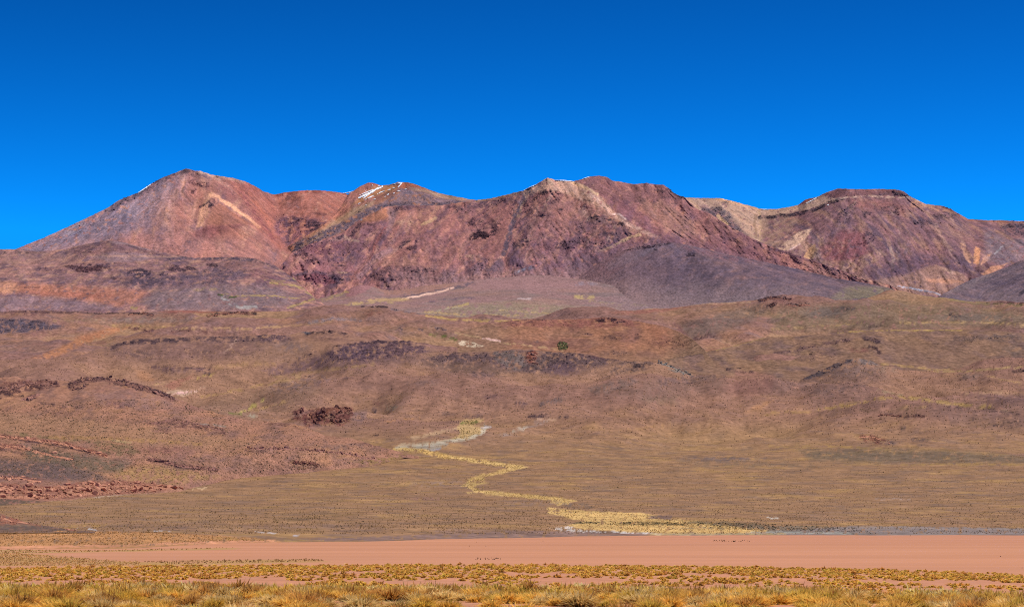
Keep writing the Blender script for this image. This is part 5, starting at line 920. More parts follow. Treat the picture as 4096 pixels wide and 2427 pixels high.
s.paint([
    ('P', [(-150, 1560), (0, 1545), (100, 1518), (230, 1522), (240, 1545), (150, 1560), (60, 1575), (0, 1595), (-150, 1600)], 10, '63433f', .85, .2, .9), ('L', [(0, 1570), (60, 1550), (150, 1545), (220, 1535)], 7, '402e32', .6, .35, 1), ('P', [(85, 1595), (120, 1580), (160, 1572), (150, 1590), (110, 1604)], 6, '46333a', .85, .2, 1.1), ('L', [(20, 1580), (90, 1585)], 6, '3f2f35', .7, .3, 1), ('P', [(0, 1520), (100, 1515), (230, 1530), (200, 1540), (0, 1545)], 6, '7c5248', .6, .3, .6),
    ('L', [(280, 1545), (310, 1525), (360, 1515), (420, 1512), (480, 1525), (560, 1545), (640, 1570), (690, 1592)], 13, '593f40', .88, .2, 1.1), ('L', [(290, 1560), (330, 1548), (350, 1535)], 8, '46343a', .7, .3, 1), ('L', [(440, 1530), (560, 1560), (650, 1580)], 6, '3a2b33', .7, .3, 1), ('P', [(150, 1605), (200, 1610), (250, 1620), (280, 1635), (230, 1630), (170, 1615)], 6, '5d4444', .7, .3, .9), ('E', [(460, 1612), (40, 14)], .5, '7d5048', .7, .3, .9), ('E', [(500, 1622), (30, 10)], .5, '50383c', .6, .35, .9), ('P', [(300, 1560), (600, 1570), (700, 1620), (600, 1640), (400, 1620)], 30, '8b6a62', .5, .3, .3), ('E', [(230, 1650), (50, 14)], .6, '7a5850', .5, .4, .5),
    ('P', [(-150, 1640), (300, 1670), (800, 1740), (1000, 1770), (900, 1790), (400, 1770), (-150, 1730)], 40, '9a7458', .6), ('P', [(580, 1690), (700, 1675), (800, 1690), (910, 1720), (900, 1735), (760, 1710), (640, 1705)], 10, '6d4c46', .75, .3, .8), ('E', [(660, 1722), (50, 9)], .5, '7e5850', .6, .4, .7), ('L', [(780, 1690), (860, 1702), (900, 1705)], 5, '94867a', .6, .3), ('P', [(0, 1725), (100, 1730), (250, 1755), (400, 1760), (300, 1765), (100, 1745)], 8, '6f6244', .6, .3), ('L', [(200, 1745), (500, 1755), (800, 1775)], 9, 'a07a4a', .5, .3), ('L', [(450, 1760), (500, 1768), (530, 1775)], 5, 'b0926a', .8, .1),
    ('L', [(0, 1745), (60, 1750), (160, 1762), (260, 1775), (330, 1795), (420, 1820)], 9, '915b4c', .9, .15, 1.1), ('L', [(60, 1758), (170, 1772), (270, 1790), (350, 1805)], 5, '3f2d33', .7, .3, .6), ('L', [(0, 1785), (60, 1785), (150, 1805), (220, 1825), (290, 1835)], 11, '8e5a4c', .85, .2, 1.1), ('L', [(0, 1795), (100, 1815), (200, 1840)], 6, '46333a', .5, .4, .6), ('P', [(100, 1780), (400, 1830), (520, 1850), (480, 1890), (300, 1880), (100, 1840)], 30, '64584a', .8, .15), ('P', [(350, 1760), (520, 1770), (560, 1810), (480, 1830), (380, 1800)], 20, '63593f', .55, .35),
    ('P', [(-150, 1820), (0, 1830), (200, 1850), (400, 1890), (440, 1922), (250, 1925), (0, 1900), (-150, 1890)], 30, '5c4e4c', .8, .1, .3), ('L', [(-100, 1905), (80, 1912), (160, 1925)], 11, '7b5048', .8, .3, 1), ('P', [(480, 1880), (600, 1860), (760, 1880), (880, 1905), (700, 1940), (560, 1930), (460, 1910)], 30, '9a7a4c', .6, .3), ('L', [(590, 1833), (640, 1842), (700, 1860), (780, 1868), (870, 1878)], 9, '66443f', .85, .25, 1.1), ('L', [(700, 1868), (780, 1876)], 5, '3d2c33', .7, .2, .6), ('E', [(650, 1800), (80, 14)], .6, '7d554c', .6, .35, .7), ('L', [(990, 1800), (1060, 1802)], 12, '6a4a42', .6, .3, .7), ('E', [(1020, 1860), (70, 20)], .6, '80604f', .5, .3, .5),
    ('L', [(1180, 1848), (1230, 1850), (1270, 1858)], 8, '7a4a42', .85, .25, 1.1), ('P', [(1024, 1868), (1100, 1855), (1300, 1850), (1300, 1870), (1060, 1888)], 14, '836050', .5, .3, .4), ('E', [(1490, 1775), (60, 10)], .6, '7a5a50', .6, .35, .7), ('E', [(1400, 1785), (60, 12)], .6, '75605a', .5, .4, .5), ('P', [(1400, 1845), (1500, 1835), (1640, 1805), (1600, 1840), (1480, 1860)], 12, '8a7040', .6, .3), ('L', [(1060, 1692), (1160, 1700), (1230, 1725)], 7, '7b5648', .6, .4, .7),
    ('P', [(-150, 1930), (20, 1930), (200, 1945), (340, 1925), (480, 1922), (640, 1935), (740, 1950), (600, 1968), (400, 1982), (200, 2000), (60, 1998), (-150, 2000)], 7, '8f5e4e', .85, .1, .5), ('P', [(-150, 2040), (0, 2024), (120, 2012), (200, 2004), (100, 2000), (0, 1992), (-150, 2000)], 7, '544c40', .8, .2),
])
s.rough(6, 3.0, dark='33272b')
left_hill = s
s.build("hill", M_hill, "stony brown hill with red rock ledges at the left", "hills")

# ---- small knoll at the left edge
s = Sheet(-150, 380, [([(-150, 2130), (380, 2130)], [(a, fy(max(a, -140), 2130) - 6) for a in (-150, 0, 120, 240, 380)]), ([(-150, 2032), (0, 2053), (40, 2067), (100, 2086), (160, 2098), (240, 2110), (300, 2118), (345, 2122), (380, 2126)], [(-150, 1300), (0, 1260), (160, fy(160, 2098) - 25), (300, fy(300, 2118) - 12), (380, fy(380, 2126) - 4)])], du=2.5, dv=2, jag=2.4, jagw=10, seed=17, back=(60, .3))
s.noise_relief([(22, 14, 3, 'n', 0), (7, 5, 1.0, 'n', 0)])
s.base(['7d6050', '74594e', '8a6a50', '6a5450'], 30, stretch=.6)
s.paint([('P', [(-150, 2020), (0, 2052), (50, 2070), (100, 2085), (60, 2095), (0, 2090), (-150, 2085)], 7, '96604c', .85, .2, 1), ('L', [(0, 2095), (80, 2092), (160, 2100)], 5, '8f604c', .6, .4, .8), ('P', [(-150, 2095), (120, 2100), (300, 2120), (-150, 2122)], 6, '5d5048', .7, .3), ('L', [(255, 2113), (275, 2117), (300, 2121)], 3, '985f4e', .8, .1, .6)])
s.rough(3, 1.0, dark='33282c')
knoll = s
s.build("hill", M_hill, "small dark rocky knoll at the left edge beside the orange grass strip", "hills")

# ---- red clay flat
def flat_sheet(name, x0, x1, y0, y1, nx, ny, zf, cf, mat, label, cat):
    xs = np.linspace(-1, 1, nx)[None, :]; ys = np.linspace(y0, y1, ny)[:, None]
    Yv = np.broadcast_to(ys, (ny, nx)); Xv = xs * np.interp(Yv, [y0, y1], [x0, x1])
    Z = zf(Xv, Yv); C = cf(Xv, Yv, Z)
    P = np.stack([Xv, Yv, Z], -1); idx = np.arange(nx * ny).reshape(ny, nx)
    f = np.stack([idx[:-1, :-1], idx[:-1, 1:], idx[1:, 1:], idx[1:, :-1]], -1).reshape(-1, 4)
    o = link(name, np_mesh(name, P.reshape(-1, 3), f, np.clip(C, .004, .95).reshape(-1, 3), True, mat))
    return tag(o, label, cat, kind="structure")


def playa_col(X, Y, Z):
    P = np.stack([X, Y, Z], -1); u, v = bearing(P)
    c = np.zeros(X.shape + (3,)) + lin('c28868')
    n = fbm(X / 320, Y / 30, 5, .55, 31)[..., None]
    c = c * (1 + .14 * n) * (1 + np.array([.02, 0, -.03]) * fbm(X / 150, Y / 70, 3, .5, 34)[..., None])
    far = sstep(2200, 2150, v)[..., None] * sstep(1500, 2600, u)[..., None]
    c = c * (1 - .5 * far) + lin('be8266') * .5 * far
    wn_ = fbm(X / 30, Y / 20, 4, .6, 33)
    # left grass tongue on the near shore and a bar on the far shore
    tongue = m_poly(u + 14 * wn_, v + 2 * wn_, [(-400, 2203), (100, 2212), (300, 2228), (450, 2242), (800, 2240), (1250, 2236), (1330, 2246), (600, 2262), (-400, 2262)], 5)
    bar = m_poly(u + 14 * wn_, v + 2 * wn_, [(-400, 2196), (150, 2198), (400, 2200), (600, 2196), (950, 2190), (960, 2195), (700, 2201), (400, 2207), (100, 2212), (-400, 2214)], 3)
    for m, h in ((tongue, 'b08a54'), (bar, 'ae8c58')):
        a = (m * sstep(-.5, .1, wn_) * .85)[..., None]
        c = c * (1 - a) + lin(h) * a
    return c


flat_sheet("clay_flat", 190, 520, 420, 1500, 200, 150, lambda X, Y: ZP + 0 * X, playa_col, M_playa, "smooth pinkish red clay flat crossing the whole plain", "ground")

# ---- near plain
CREST = curve([(-300, 2369), (1000, 2373), (2000, 2374), (3072, 2384), (4096, 2404), (4400, 2410)])
BENCH = curve([(-300, 2276), (0, 2270), (400, 2262), (1024, 2258), (2000, 2256), (2600, 2260), (3072, 2265), (3600, 2278), (4096, 2294), (4400, 2300)])
def plain_z(X, Y):
    u = W / 2 + F * X / np.maximum(Y, 60)
    ky = np.array([-60, 20, 70, 96, 120, 165, 235, 300, 405, 480, 620])
    cr, be = CREST(u), BENCH(u)
    V = np.stack([0 * u, 0 * u, 0 * u + 2560, 2429 + (cr - 2372) * .4, cr, cr + 16, cr - 20, (cr - 20) * .42 + be * .58, be, be + 45, 0 * u + 2330], 0)
    Zk = -(V - HOR) / F * ky[:, None, None]
    Zk[0] = -1.7; Zk[1] = -2.1
    i = np.clip(np.searchsorted(ky, Y, side='right') - 1, 0, len(ky) - 2)
    t = (Y - ky[i]) / (ky[i + 1] - ky[i]); t = t * t * (3 - 2 * t) * .5 + t * .5
    a = np.take_along_axis(Zk, i[None], 0)[0]; b = np.take_along_axis(Zk, i[None] + 1, 0)[0]
    z = a + (b - a) * t
    return z + 0.10 * fbm(X / 9, Y / 12, 3, .5, 41) * (Y > 30) + 0.03 * fbm(X / 1.6, Y / 2.4, 3, .5, 42)


def plain_col(X, Y, Z):
    c = np.zeros(X.shape + (3,)) + lin('c08566')
    n = fbm(X / 9, Y / 14, 5, .6, 43)[..., None]
    c = c * (1 + .16 * n)
    a = sstep(.25, .6, fbm(X / 5, Y / 11, 4, .6, 44))[..., None] * .35
    c = c * (1 - a) + lin('bd9a80') * a
    return c


flat_sheet("plain", 60, 170, -60, 620, 260, 420, plain_z, plain_col, M_soil, "pale red stony soil of the near plain between the grass tussocks", "ground")

SHEETS_ROCK = [(left_sheet, 1800, 211, "dark rock scattered near the top of the leftmost peak"), (snow_sheet, 1200, 213, "grey rubble along the spur of the snow-streaked peak"), (right_sheet, 3200, 214, "dark cliffs and rubble on the flat-topped mountain"), (mid_sheet, 5200, 215, "dark crags and rubble over the central massif"), (foot_sheet, 3000, 216, "dark rock bands on the foothills at the left"), (lobe_sheet, 700, 217, "black boulders on the dark lobe"), (red_hill, 1100, 218, "maroon rocks on the rounded red hill"), (right_hill, 1400, 219, "dark rocks on the broad hill at the right")]
# ------------------------------------------------------------------ rocks
random.seed(5)
import bmesh


def hull_rock(seed, flat=0.75, n=13):
    r = random.Random(seed); bm = bmesh.new()
    for _ in range(n):
        v = Vector((r.gauss(0, 1), r.gauss(0, 1), r.gauss(0, 1))).normalized() * r.uniform(.75, 1.0)
        bm.verts.new((v.x * .5, v.y * .5, v.z * .5 * flat))
    bmesh.ops.convex_hull(bm, input=bm.verts)
    loose = [v for v in bm.verts if not v.link_faces]
    bmesh.ops.delete(bm, geom=loose, context='VERTS')
    bmesh.ops.triangulate(bm, faces=bm.faces)
    bm.verts.ensure_lookup_table(); bm.verts.index_update()
    V = np.array([v.co[:] for v in bm.verts]); Fc = np.array([[v.index for v in f.verts] for f in bm.faces])
    bm.free()
    return V, Fc


ROCKS = [hull_rock(100 + i, .7 + .05 * (i % 5)) for i in range(12)]
CHIPS = [hull_rock(150 + i, .7 + .05 * (i % 5), 8) for i in range(12)]


def rock_mat(name, ca, cb, cc, wl):
    m = bpy.data.materials.new(name); m.use_nodes = True
    N = m.node_tree.nodes; L = m.node_tree.links
    b = N["Principled BSDF"]; b.inputs["Roughness"].default_value = .95; b.inputs["Specular IOR Level"].default_value = .05
    oi = N.new("ShaderNodeObjectInfo"); tc = N.new("ShaderNodeTexCoord")
    ad = N.new("ShaderNodeVectorMath"); ad.operation = 'MULTIPLY_ADD'
    ad.inputs[1].default_value = (1 / wl,) * 3
    L.new(tc.outputs["Object"], ad.inputs[0]); L.new(oi.outputs["Location"], ad.inputs[2])
    n = N.new("ShaderNodeTexNoise"); n.inputs["Scale"].default_value = 1.0; n.inputs["Detail"].default_value = 4
    L.new(ad.outputs[0], n.inputs["Vector"])
    cr = N.new("ShaderNodeValToRGB")
    e = cr.color_ramp.elements
    e[0].position = .3; e[0].color = (*lin(ca), 1); e[1].position = .72; e[1].color = (*lin(cc), 1)
    k = e.new(.5); k.color = (*lin(cb), 1)
    L.new(n.outputs["Fac"], cr.inputs[0])
    r = N.new("ShaderNodeMapRange"); r.inputs["To Min"].default_value = .72; r.inputs["To Max"].default_value = 1.18
    L.new(oi.outputs["Random"], r.inputs["Value"])
    mx = N.new("ShaderNodeVectorMath"); mx.operation = 'SCALE'
    L.new(cr.outputs[0], mx.inputs[0]); L.new(r.outputs[0], mx.inputs["Scale"]); L.new(mx.outputs[0], b.inputs["Base Color"])
    return m


MR_red = rock_mat("red_sandstone", '9a6454', 'be8468', 'cc967a', .4)
MR_dark = rock_mat("dark_lava_rock", '6e4e4a', '91665a', 'a87a66', .4)
MR_crag = rock_mat("maroon_crag_rock", '5e3e3a', '84584c', 'a4735c', .4)
MR_grey = rock_mat("grey_lichened_rock", '6a6058', '8f8478', 'a89c90', .4)


def rock_meshes(mat, tagname):
    out = []
    for i, (V, Fc) in enumerate(ROCKS):
        out.append(np_mesh(tagname, V, Fc, None, False, mat))
    return out


ROCK_LIB = {k: rock_meshes(m, "boulder") for k, m in (("red", MR_red), ("dark", MR_dark), ("crag", MR_crag), ("grey", MR_grey))}


def in_poly(u, v, pts):
    return m_poly(u, v, pts, 1e-3) > .5


def sample_area(rng, n, pts):
    pa = np.array(pts, float); us = []; vs_ = []
    while len(us) < n:
        u = rng.uniform(pa[:, 0].min(), pa[:, 0].max(), 400); v = rng.uniform(pa[:, 1].min(), pa[:, 1].max(), 400)
        k = in_poly(u, v, pts)
        us += list(u[k]); vs_ += list(v[k])
    return np.array(us[:n]), np.array(vs_[:n])


def sample_line(rng, n, pts, w):
    pa = np.array(pts, float); seg = np.hypot(*np.diff(pa, axis=0).T); cum = np.concatenate([[0], np.cumsum(seg)])
    t = (np.arange(n) + rng.uniform(-.4, .4, n)) / n * cum[-1]
    u = np.interp(t, cum, pa[:, 0]); v = np.interp(t, cum, pa[:, 1])
    return u + rng.normal(0, 4, n), v + rng.normal(0, .62 * w, n)


def ledge_mesh(sheet, pts, w, base, mat, seed):
    """the unbroken bedrock behind the boulders: a rough step along the line"""
    pa = np.array(pts, float); seg = np.hypot(*np.diff(pa, axis=0).T); cum = np.concatenate([[0], np.cumsum(seg)])
    n = int(cum[-1] / 2.5); t = np.linspace(0, cum[-1], n); u = np.interp(t, cum, pa[:, 0]); v = np.interp(t, cum, pa[:, 1])
    end = np.sin(np.pi * np.clip(t / cum[-1], .02, .98)) ** .4
    a = np.abs(fbm(t / 26, t * 0 + seed, 4, .6, seed)); crack = fbm(t / 14, t * 0 + 3, 4, .6, seed + 2)
    gap = sstep(-.25, .2, fbm(t / 45, t * 0 + 9, 3, .5, seed + 4)); end = end * gap
    v = v + 4 * fbm(t / 40, t * 0 + 5, 3, .5, seed + 6)
    rows = []
    for k, out, up in ((1.0, -2, -1.0), (.75, 3, .1), (.1, 4.5, .9), (-.25, 1.5, 1.15), (-.6, -6, .55), (-1.0, -12, -.3)):
        vv = v + k * w * .6 * (.8 + .5 * a); Y = sheet.lookup(u, vv)
        px = Y / F
        P = point(u, vv, Y - out * px * 1.3 * end * (1 + 1.2 * crack))
        P[:, 2] += up * w * px * .3 * end * (.3 + 1.9 * a)
        rows.append(P)
    P = np.array(rows) - base; idx = np.arange(P.shape[0] * n).reshape(P.shape[0], n)
    f = np.stack([idx[:-1, :-1], idx[:-1, 1:], idx[1:, 1:], idx[1:, :-1]], -1).reshape(-1, 4)
    return np_mesh("ledge", P.reshape(-1, 3), f, None, False, mat)


def outcrop(label, sheet, uv, px, lib, seed, aspect=1.3, tall=1.0, rise=.0, lines=(), lw=8):
    """bedrock broken into boulders: one thing, each boulder a part, the bedrock step behind them another"""
    rng = np.random.default_rng(seed)
    u, v = uv; Y = sheet.lookup(u, v); P = point(u, v, Y)
    base = P.mean(0); base[2] = P[:, 2].min()
    e = link("rock_outcrop", None); e.location = base
    tag(e, label, "rocks")
    for j, ln in enumerate(lines):
        link("ledge", ledge_mesh(sheet, ln, lw, base, {"red": MR_red, "dark": MR_dark, "crag": MR_crag, "grey": MR_grey}[lib], seed + j), e)
    bpy_m = ROCK_LIB[lib]
    for i in range(len(u)):
        big = rng.random() < .16
        o = link("slab" if big else "boulder", bpy_m[rng.integers(len(bpy_m))], e)
        sz = rng.uniform(*px) * (0.45 + .85 * rng.random() ** 2.2) * (1.35 if big else 1) * Y[i] / F
        o.scale = (sz * rng.uniform(.9, aspect) * (1.4 if big else 1), sz * rng.uniform(.8, 1.2), sz * tall * rng.uniform(.6, 1.15))
        o.rotation_euler = (rng.normal(0, .3), rng.normal(0, .3), rng.uniform(0, 6.28))
        o.location = P[i] - base + np.array([0, -sz * .05, sz * (rise + .08 - .12 * rng.random())])
    return e


R_ = np.random.default_rng(77)
cat2 = lambda *s_: (np.concatenate([a[0] for a in s_]), np.concatenate([a[1] for a in s_]))
outcrop("long pile of pink-red boulders along the foot of the stony left hill", left_hill,
        cat2(sample_area(R_, 190, [(-20, 1932), (60, 1940), (200, 1948), (330, 1930), (420, 1932), (430, 1972), (300, 1985), (150, 1998), (0, 1992), (-20, 1990)]),
             sample_area(R_, 80, [(420, 1925), (520, 1928), (640, 1940), (750, 1952), (640, 1962), (430, 1975)])), (17, 34), "red", 1, 1.4, .9, .1, lines=[[(-40, 1985), (150, 1990), (300, 1978), (450, 1966)], [(100, 1958), (330, 1945), (520, 1945), (700, 1952)]], lw=12)
outcrop("straight dark-shadowed ledge of reddish blocks across the right end of the left hill", left_hill,
        cat2(sample_line(R_, 70, [(990, 1793), (1100, 1794), (1190, 1797), (1290, 1803), (1400, 1817), (1500, 1836)], 3), sample_line(R_, 14, [(1240, 1801), (1330, 1810)], 5)), (9, 18), "dark", 2, 1.2, 1.3, .1, lines=[[(990, 1793), (1100, 1794), (1190, 1797), (1290, 1803), (1400, 1817), (1510, 1838)]], lw=7)  # darker rock colour carries the shadows among these reddish blocks
outcrop("upper of two red boulder ledges at the left edge of the hill", left_hill,
        sample_line(R_, 70, [(-20, 1744), (60, 1750), (160, 1763), (260, 1777), (330, 1797), (430, 1824)], 5), (11, 20), "red", 3, lines=[[(-40, 1743), (60, 1750), (160, 1763), (260, 1777), (330, 1797), (430, 1824)]], lw=8)
outcrop("lower of two red boulder ledges at the left edge of the hill", left_hill,
        sample_line(R_, 70, [(-20, 1785), (60, 1786), (150, 1806), (220, 1826), (295, 1838)], 8), (10, 20), "red", 4, lines=[[(-40, 1784), (60, 1786), (150, 1806), (220, 1826), (295, 1838)]], lw=9)
outcrop("dark rock crown on the left end of the hill crest", left_hill,
        cat2(sample_line(R_, 60, [(-10, 1560), (60, 1540), (130, 1530), (230, 1533)], 13), sample_area(R_, 22, [(85, 1595), (120, 1580), (160, 1572), (150, 1590), (110, 1604)])), (11, 22), "dark", 5, 1.2, 1.2, lines=[[(-40, 1575), (60, 1545), (130, 1532), (230, 1536)], [(85, 1598), (120, 1588), (160, 1578)]], lw=12)
outcrop("dark rock rim curving along the rounded top of the left hill", left_hill,
        cat2(sample_line(R_, 90, [(285, 1538), (330, 1522), (400, 1514), (470, 1524), (560, 1546), (640, 1574), (700, 1602)], 11), sample_line(R_, 20, [(290, 1560), (345, 1545)], 5)), (10, 20), "dark", 6, 1.2, 1.2, lines=[[(280, 1545), (330, 1528), (400, 1518), (470, 1530), (560, 1551), (640, 1576), (705, 1604)]], lw=10)
outcrop("short maroon rock band low on the middle of the left hill", left_hill,
        sample_line(R_, 50, [(595, 1833), (640, 1842), (700, 1860), (780, 1868), (870, 1879)], 5), (10, 19), "dark", 7, lines=[[(590, 1833), (640, 1842), (700, 1860), (780, 1868), (870, 1879)]], lw=8)
outcrop("rocky brown rib halfway up the left hill", left_hill,
        sample_line(R_, 50, [(590, 1692), (690, 1682), (780, 1694), (900, 1724)], 7), (8, 16), "dark", 8, lines=[[(590, 1692), (690, 1682), (780, 1694), (900, 1724)]], lw=7)
outcrop("small stony red ridge on the left hill above the boulder pile", left_hill,
        sample_line(R_, 30, [(-20, 1906), (80, 1913), (165, 1926)], 7), (10, 18), "red", 9, lines=[[(-40, 1906), (80, 1913), (165, 1926)]], lw=7)
outcrop("red boulders strewn on the small knoll at the left edge", knoll,
        cat2(sample_area(R_, 45, [(-10, 2052), (50, 2072), (110, 2090), (160, 2100), (60, 2098), (-10, 2088)]), sample_line(R_, 6, [(255, 2115), (300, 2121)], 1)), (7, 15), "red", 10, lines=[[(-20, 2066), (50, 2082), (110, 2093)]], lw=6)
outcrop("dark maroon crag with deep shaded hollows above the left hill", fan,
        cat2(sample_area(R_, 110, [(1222, 1690), (1240, 1660), (1300, 1636), (1415, 1630), (1405, 1665), (1372, 1696), (1340, 1692), (1300, 1678), (1262, 1698)]), sample_area(R_, 14, [(1170, 1655), (1178, 1645), (1208, 1648), (1200, 1660)])), (12, 26), "crag", 11, 1.0, 1.5, .2, lines=[[(1218, 1700), (1262, 1694), (1305, 1690)], [(1340, 1700), (1372, 1697), (1400, 1670)], [(1240, 1668), (1300, 1650), (1370, 1655)], [(1290, 1642), (1350, 1634), (1415, 1634)]], lw=13)
outcrop("cluster of orange-brown boulders on the dark ridge right of centre", fan,
        sample_area(R_, 24, [(2098, 1418), (2130, 1403), (2150, 1416), (2142, 1442), (2152, 1457), (2122, 1450)]), (8, 15), "dark", 12, 1.1, 1.1, lines=[[(2100, 1424), (2130, 1410), (2148, 1420)]], lw=6)
outcrop("isolated patch of reddish rocks on the right-hand slope", fan,
        sample_area(R_, 45, [(3432, 1742), (3480, 1737), (3530, 1755), (3580, 1771), (3540, 1778), (3465, 1770)]), (7, 14), "red", 13, 1.2, 1.1, lines=[[(3435, 1748), (3480, 1745), (3530, 1762)]], lw=5)
outcrop("thin dark row of rocks above the reddish rock patch on the right slope", fan,
        sample_line(R_, 34, [(3512, 1661), (3560, 1659), (3600, 1664), (3700, 1665)], 3), (6, 13), "crag", 14, 1.2, 1.1, lines=[[(3512, 1661), (3560, 1659), (3600, 1664), (3700, 1665)]], lw=4)
outcrop("pale stony end of the dark central ridge", fan,
        sample_line(R_, 46, [(2632, 1447), (2680, 1463), (2720, 1481), (2765, 1499)], 6), (6, 12), "grey", 15, 1.2, 1.1, lines=[[(2632, 1449), (2680, 1465), (2720, 1483), (2765, 1500)]], lw=5)
outcrop("dark rock knob on the skyline of the olive plateau at the right", plateau,
        cat2(sample_line(R_, 30, [(3042, 1200), (3075, 1193), (3130, 1191), (3165, 1197)], 4), sample_line(R_, 14, [(3150, 1216), (3200, 1222), (3240, 1217)], 4), sample_line(R_, 8, [(3068, 1223), (3100, 1217)], 4)), (7, 15), "crag", 16, 1.3, 1.1, lines=[[(3042, 1202), (3075, 1195), (3130, 1193), (3165, 1199)], [(3150, 1218), (3200, 1224), (3240, 1219)]], lw=6)
outcrop("pair of dark rock ledges on the plateau left of centre", plateau,
        cat2(sample_line(R_, 22, [(830, 1261), (900, 1253), (960, 1251), (1015, 1257)], 4), sample_line(R_, 12, [(520, 1257), (570, 1252), (612, 1258)], 4)), (6, 13), "crag", 17, 1.3, 1.0, lines=[[(830, 1262), (900, 1254), (960, 1252), (1015, 1258)], [(520, 1258), (570, 1253), (612, 1259)]], lw=6)


def blob_stuff(name, label, cat, P, size, cols, seed, lib=CHIPS, mat=None, lean=.3, squash=1.0, sink=.1):
    """very many small pieces as one mesh"""
    rng = np.random.default_rng(seed); Vs = []; Fs = []; Cs = []; off = 0
    which = rng.integers(0, len(lib), len(P))
    for k, (V, Fc) in enumerate(lib):
        I = np.where(which == k)[0]
        if len(I) == 0: continue
        a = rng.uniform(0, 2 * np.pi, len(I)); ca, sa = np.cos(a), np.sin(a)
        sx = size[I] * rng.uniform(.8, 1.3, len(I)); sy = size[I] * rng.uniform(.8, 1.2, len(I)); sz = size[I] * squash * rng.uniform(.75, 1.2, len(I))
        x = V[None, :, 0] * sx[:, None]; y = V[None, :, 1] * sy[:, None]; z = V[None, :, 2] * sz[:, None]
        x = x + z * rng.normal(0, lean, (len(I), 1))
        W_ = np.stack([x * ca[:, None] - y * sa[:, None], x * sa[:, None] + y * ca[:, None], z + (sz * sink)[:, None]], -1) + P[I][:, None]
        Vs.append(W_.reshape(-1, 3)); n = V.shape[0]
        Fs.append((Fc[None] + (off + np.arange(len(I)) * n)[:, None, None]).reshape(-1, 3)); off += n * len(I)
        cc = cols[I][:, None]
        zz = V[None, :, 2:3] * 0 + 1
        Cs.append((cc * zz).reshape(-1, 3))
    me = np_mesh(name, np.concatenate(Vs), np.concatenate(Fs), np.clip(np.concatenate(Cs), .004, .95), False, mat or M_rubble)
    o = link(name, me)
    return tag(o, label, cat, kind="stuff")


M_rubble = ground_mat("rubble", 3.0, 0.25, 12.0, 0.15)


def sheet_rocks(sheet, n, px, seed, label, power=1.6, shade=(.75, 1.35)):
    rng = np.random.default_rng(seed)
    w = (sheet.rock.clip(0, 1.2) ** power).ravel(); cs = np.cumsum(w)
    if cs[-1] <= 0: return
    k = np.searchsorted(cs, rng.uniform(0, cs[-1], n))
    du = (sheet.us[1] - sheet.us[0])
    u = sheet.u.ravel()[k] + rng.uniform(-.5, .5, n) * du; v = sheet.v.ravel()[k]; Y = sheet.Y.ravel()[k]
    P = point(u, v, Y)
    sz = rng.uniform(px[0], px[1], n) * (.55 + 1.3 * rng.random(n) ** 5) * Y / F
    c = sheet.col.reshape(-1, 3)[k] * rng.uniform(*shade, (n, 1)) + lin('a07868') * rng.uniform(0, .3, (n, 1))
    blob_stuff("rocks", label, "rocks", P, sz, c, seed, squash=.75, sink=0)


sheet_rocks(fan, 7500, (3.5, 8), 201, "broken dark rock on the crests of the middle slopes")
sheet_rocks(left_hill, 10000, (4, 9), 202, "loose stones strewn over the ledges of the left hill")
sheet_rocks(plateau, 4000, (4, 8), 203, "scattered rock on the plateau behind the middle slopes")
for sh_, n_, sd_, lb_ in SHEETS_ROCK:
    sheet_rocks(sh_, int(n_ * .8), (3.5, 8), sd_, lb_, 1.2)


# ------------------------------------------------------------------ shrubs and dry grass too many to count
def bush_shape(seed):
    V, Fc = hull_rock(seed, .8, 8)
    return V, Fc


BUSH = [bush_shape(400 + i) for i in range(8)]


def tuft_shape(seed, n=9):
    """a low cone of coarse blades"""
    r = np.random.default_rng(seed); V = []; Fc = []
    for i in range(n):
        a = r.uniform(0, 2 * np.pi); el = r.uniform(.5, 1.5)
        d = np.array([math.cos(a) * math.cos(el), math.sin(a) * math.cos(el), math.sin(el)]); s_ = np.array([-math.sin(a), math.cos(a), 0]) * .19
        b = d * .05; L_ = r.uniform(.4, .65); k = len(V)
        m_ = d * L_ * .55 + np.array([0, 0, .02])
        V += [b - s_ * .8, b + s_ * .8, m_ + s_, m_ - s_, d * L_ + np.array([0, 0, -.04])]
        Fc += [(k, k + 1, k + 2), (k, k + 2, k + 3), (k + 3, k + 2, k + 4)]
    V = np.array(V)
    return V, np.array(Fc)


TUFT = [tuft_shape(500 + i) for i in range(8)]
M_leaf = leaf_mat("shrub_leaves", .1)
M_straw = leaf_mat("dry_grass", .45)


def area_stuff(sheet, n, pts, px, name, label, cat, cols, seed, lib, mat, dens=None, squash=.8, jit=0):
    rng = np.random.default_rng(seed); u, v = sample_area(rng, n, pts)
    if jit: u = u + rng.normal(0, jit, n); v = v + rng.normal(0, jit * .35, n)
    if dens is not None:
        k = rng.random(n) < dens(u, v); u, v = u[k], v[k]
    Y = sheet.lookup(u, v); P = point(u, v, Y)
    sz = rng.uniform(*px, len(u)) * (.7 + .6 * rng.random(len(u)) ** 2) * Y / F
    pal = np.array([lin(c) for c in cols]); c = pal[rng.integers(0, len(pal), len(u))] * rng.uniform(.7, 1.25, (len(u), 1))
    return blob_stuff(name, label, cat, P, sz, c, seed, lib, mat, squash=squash)


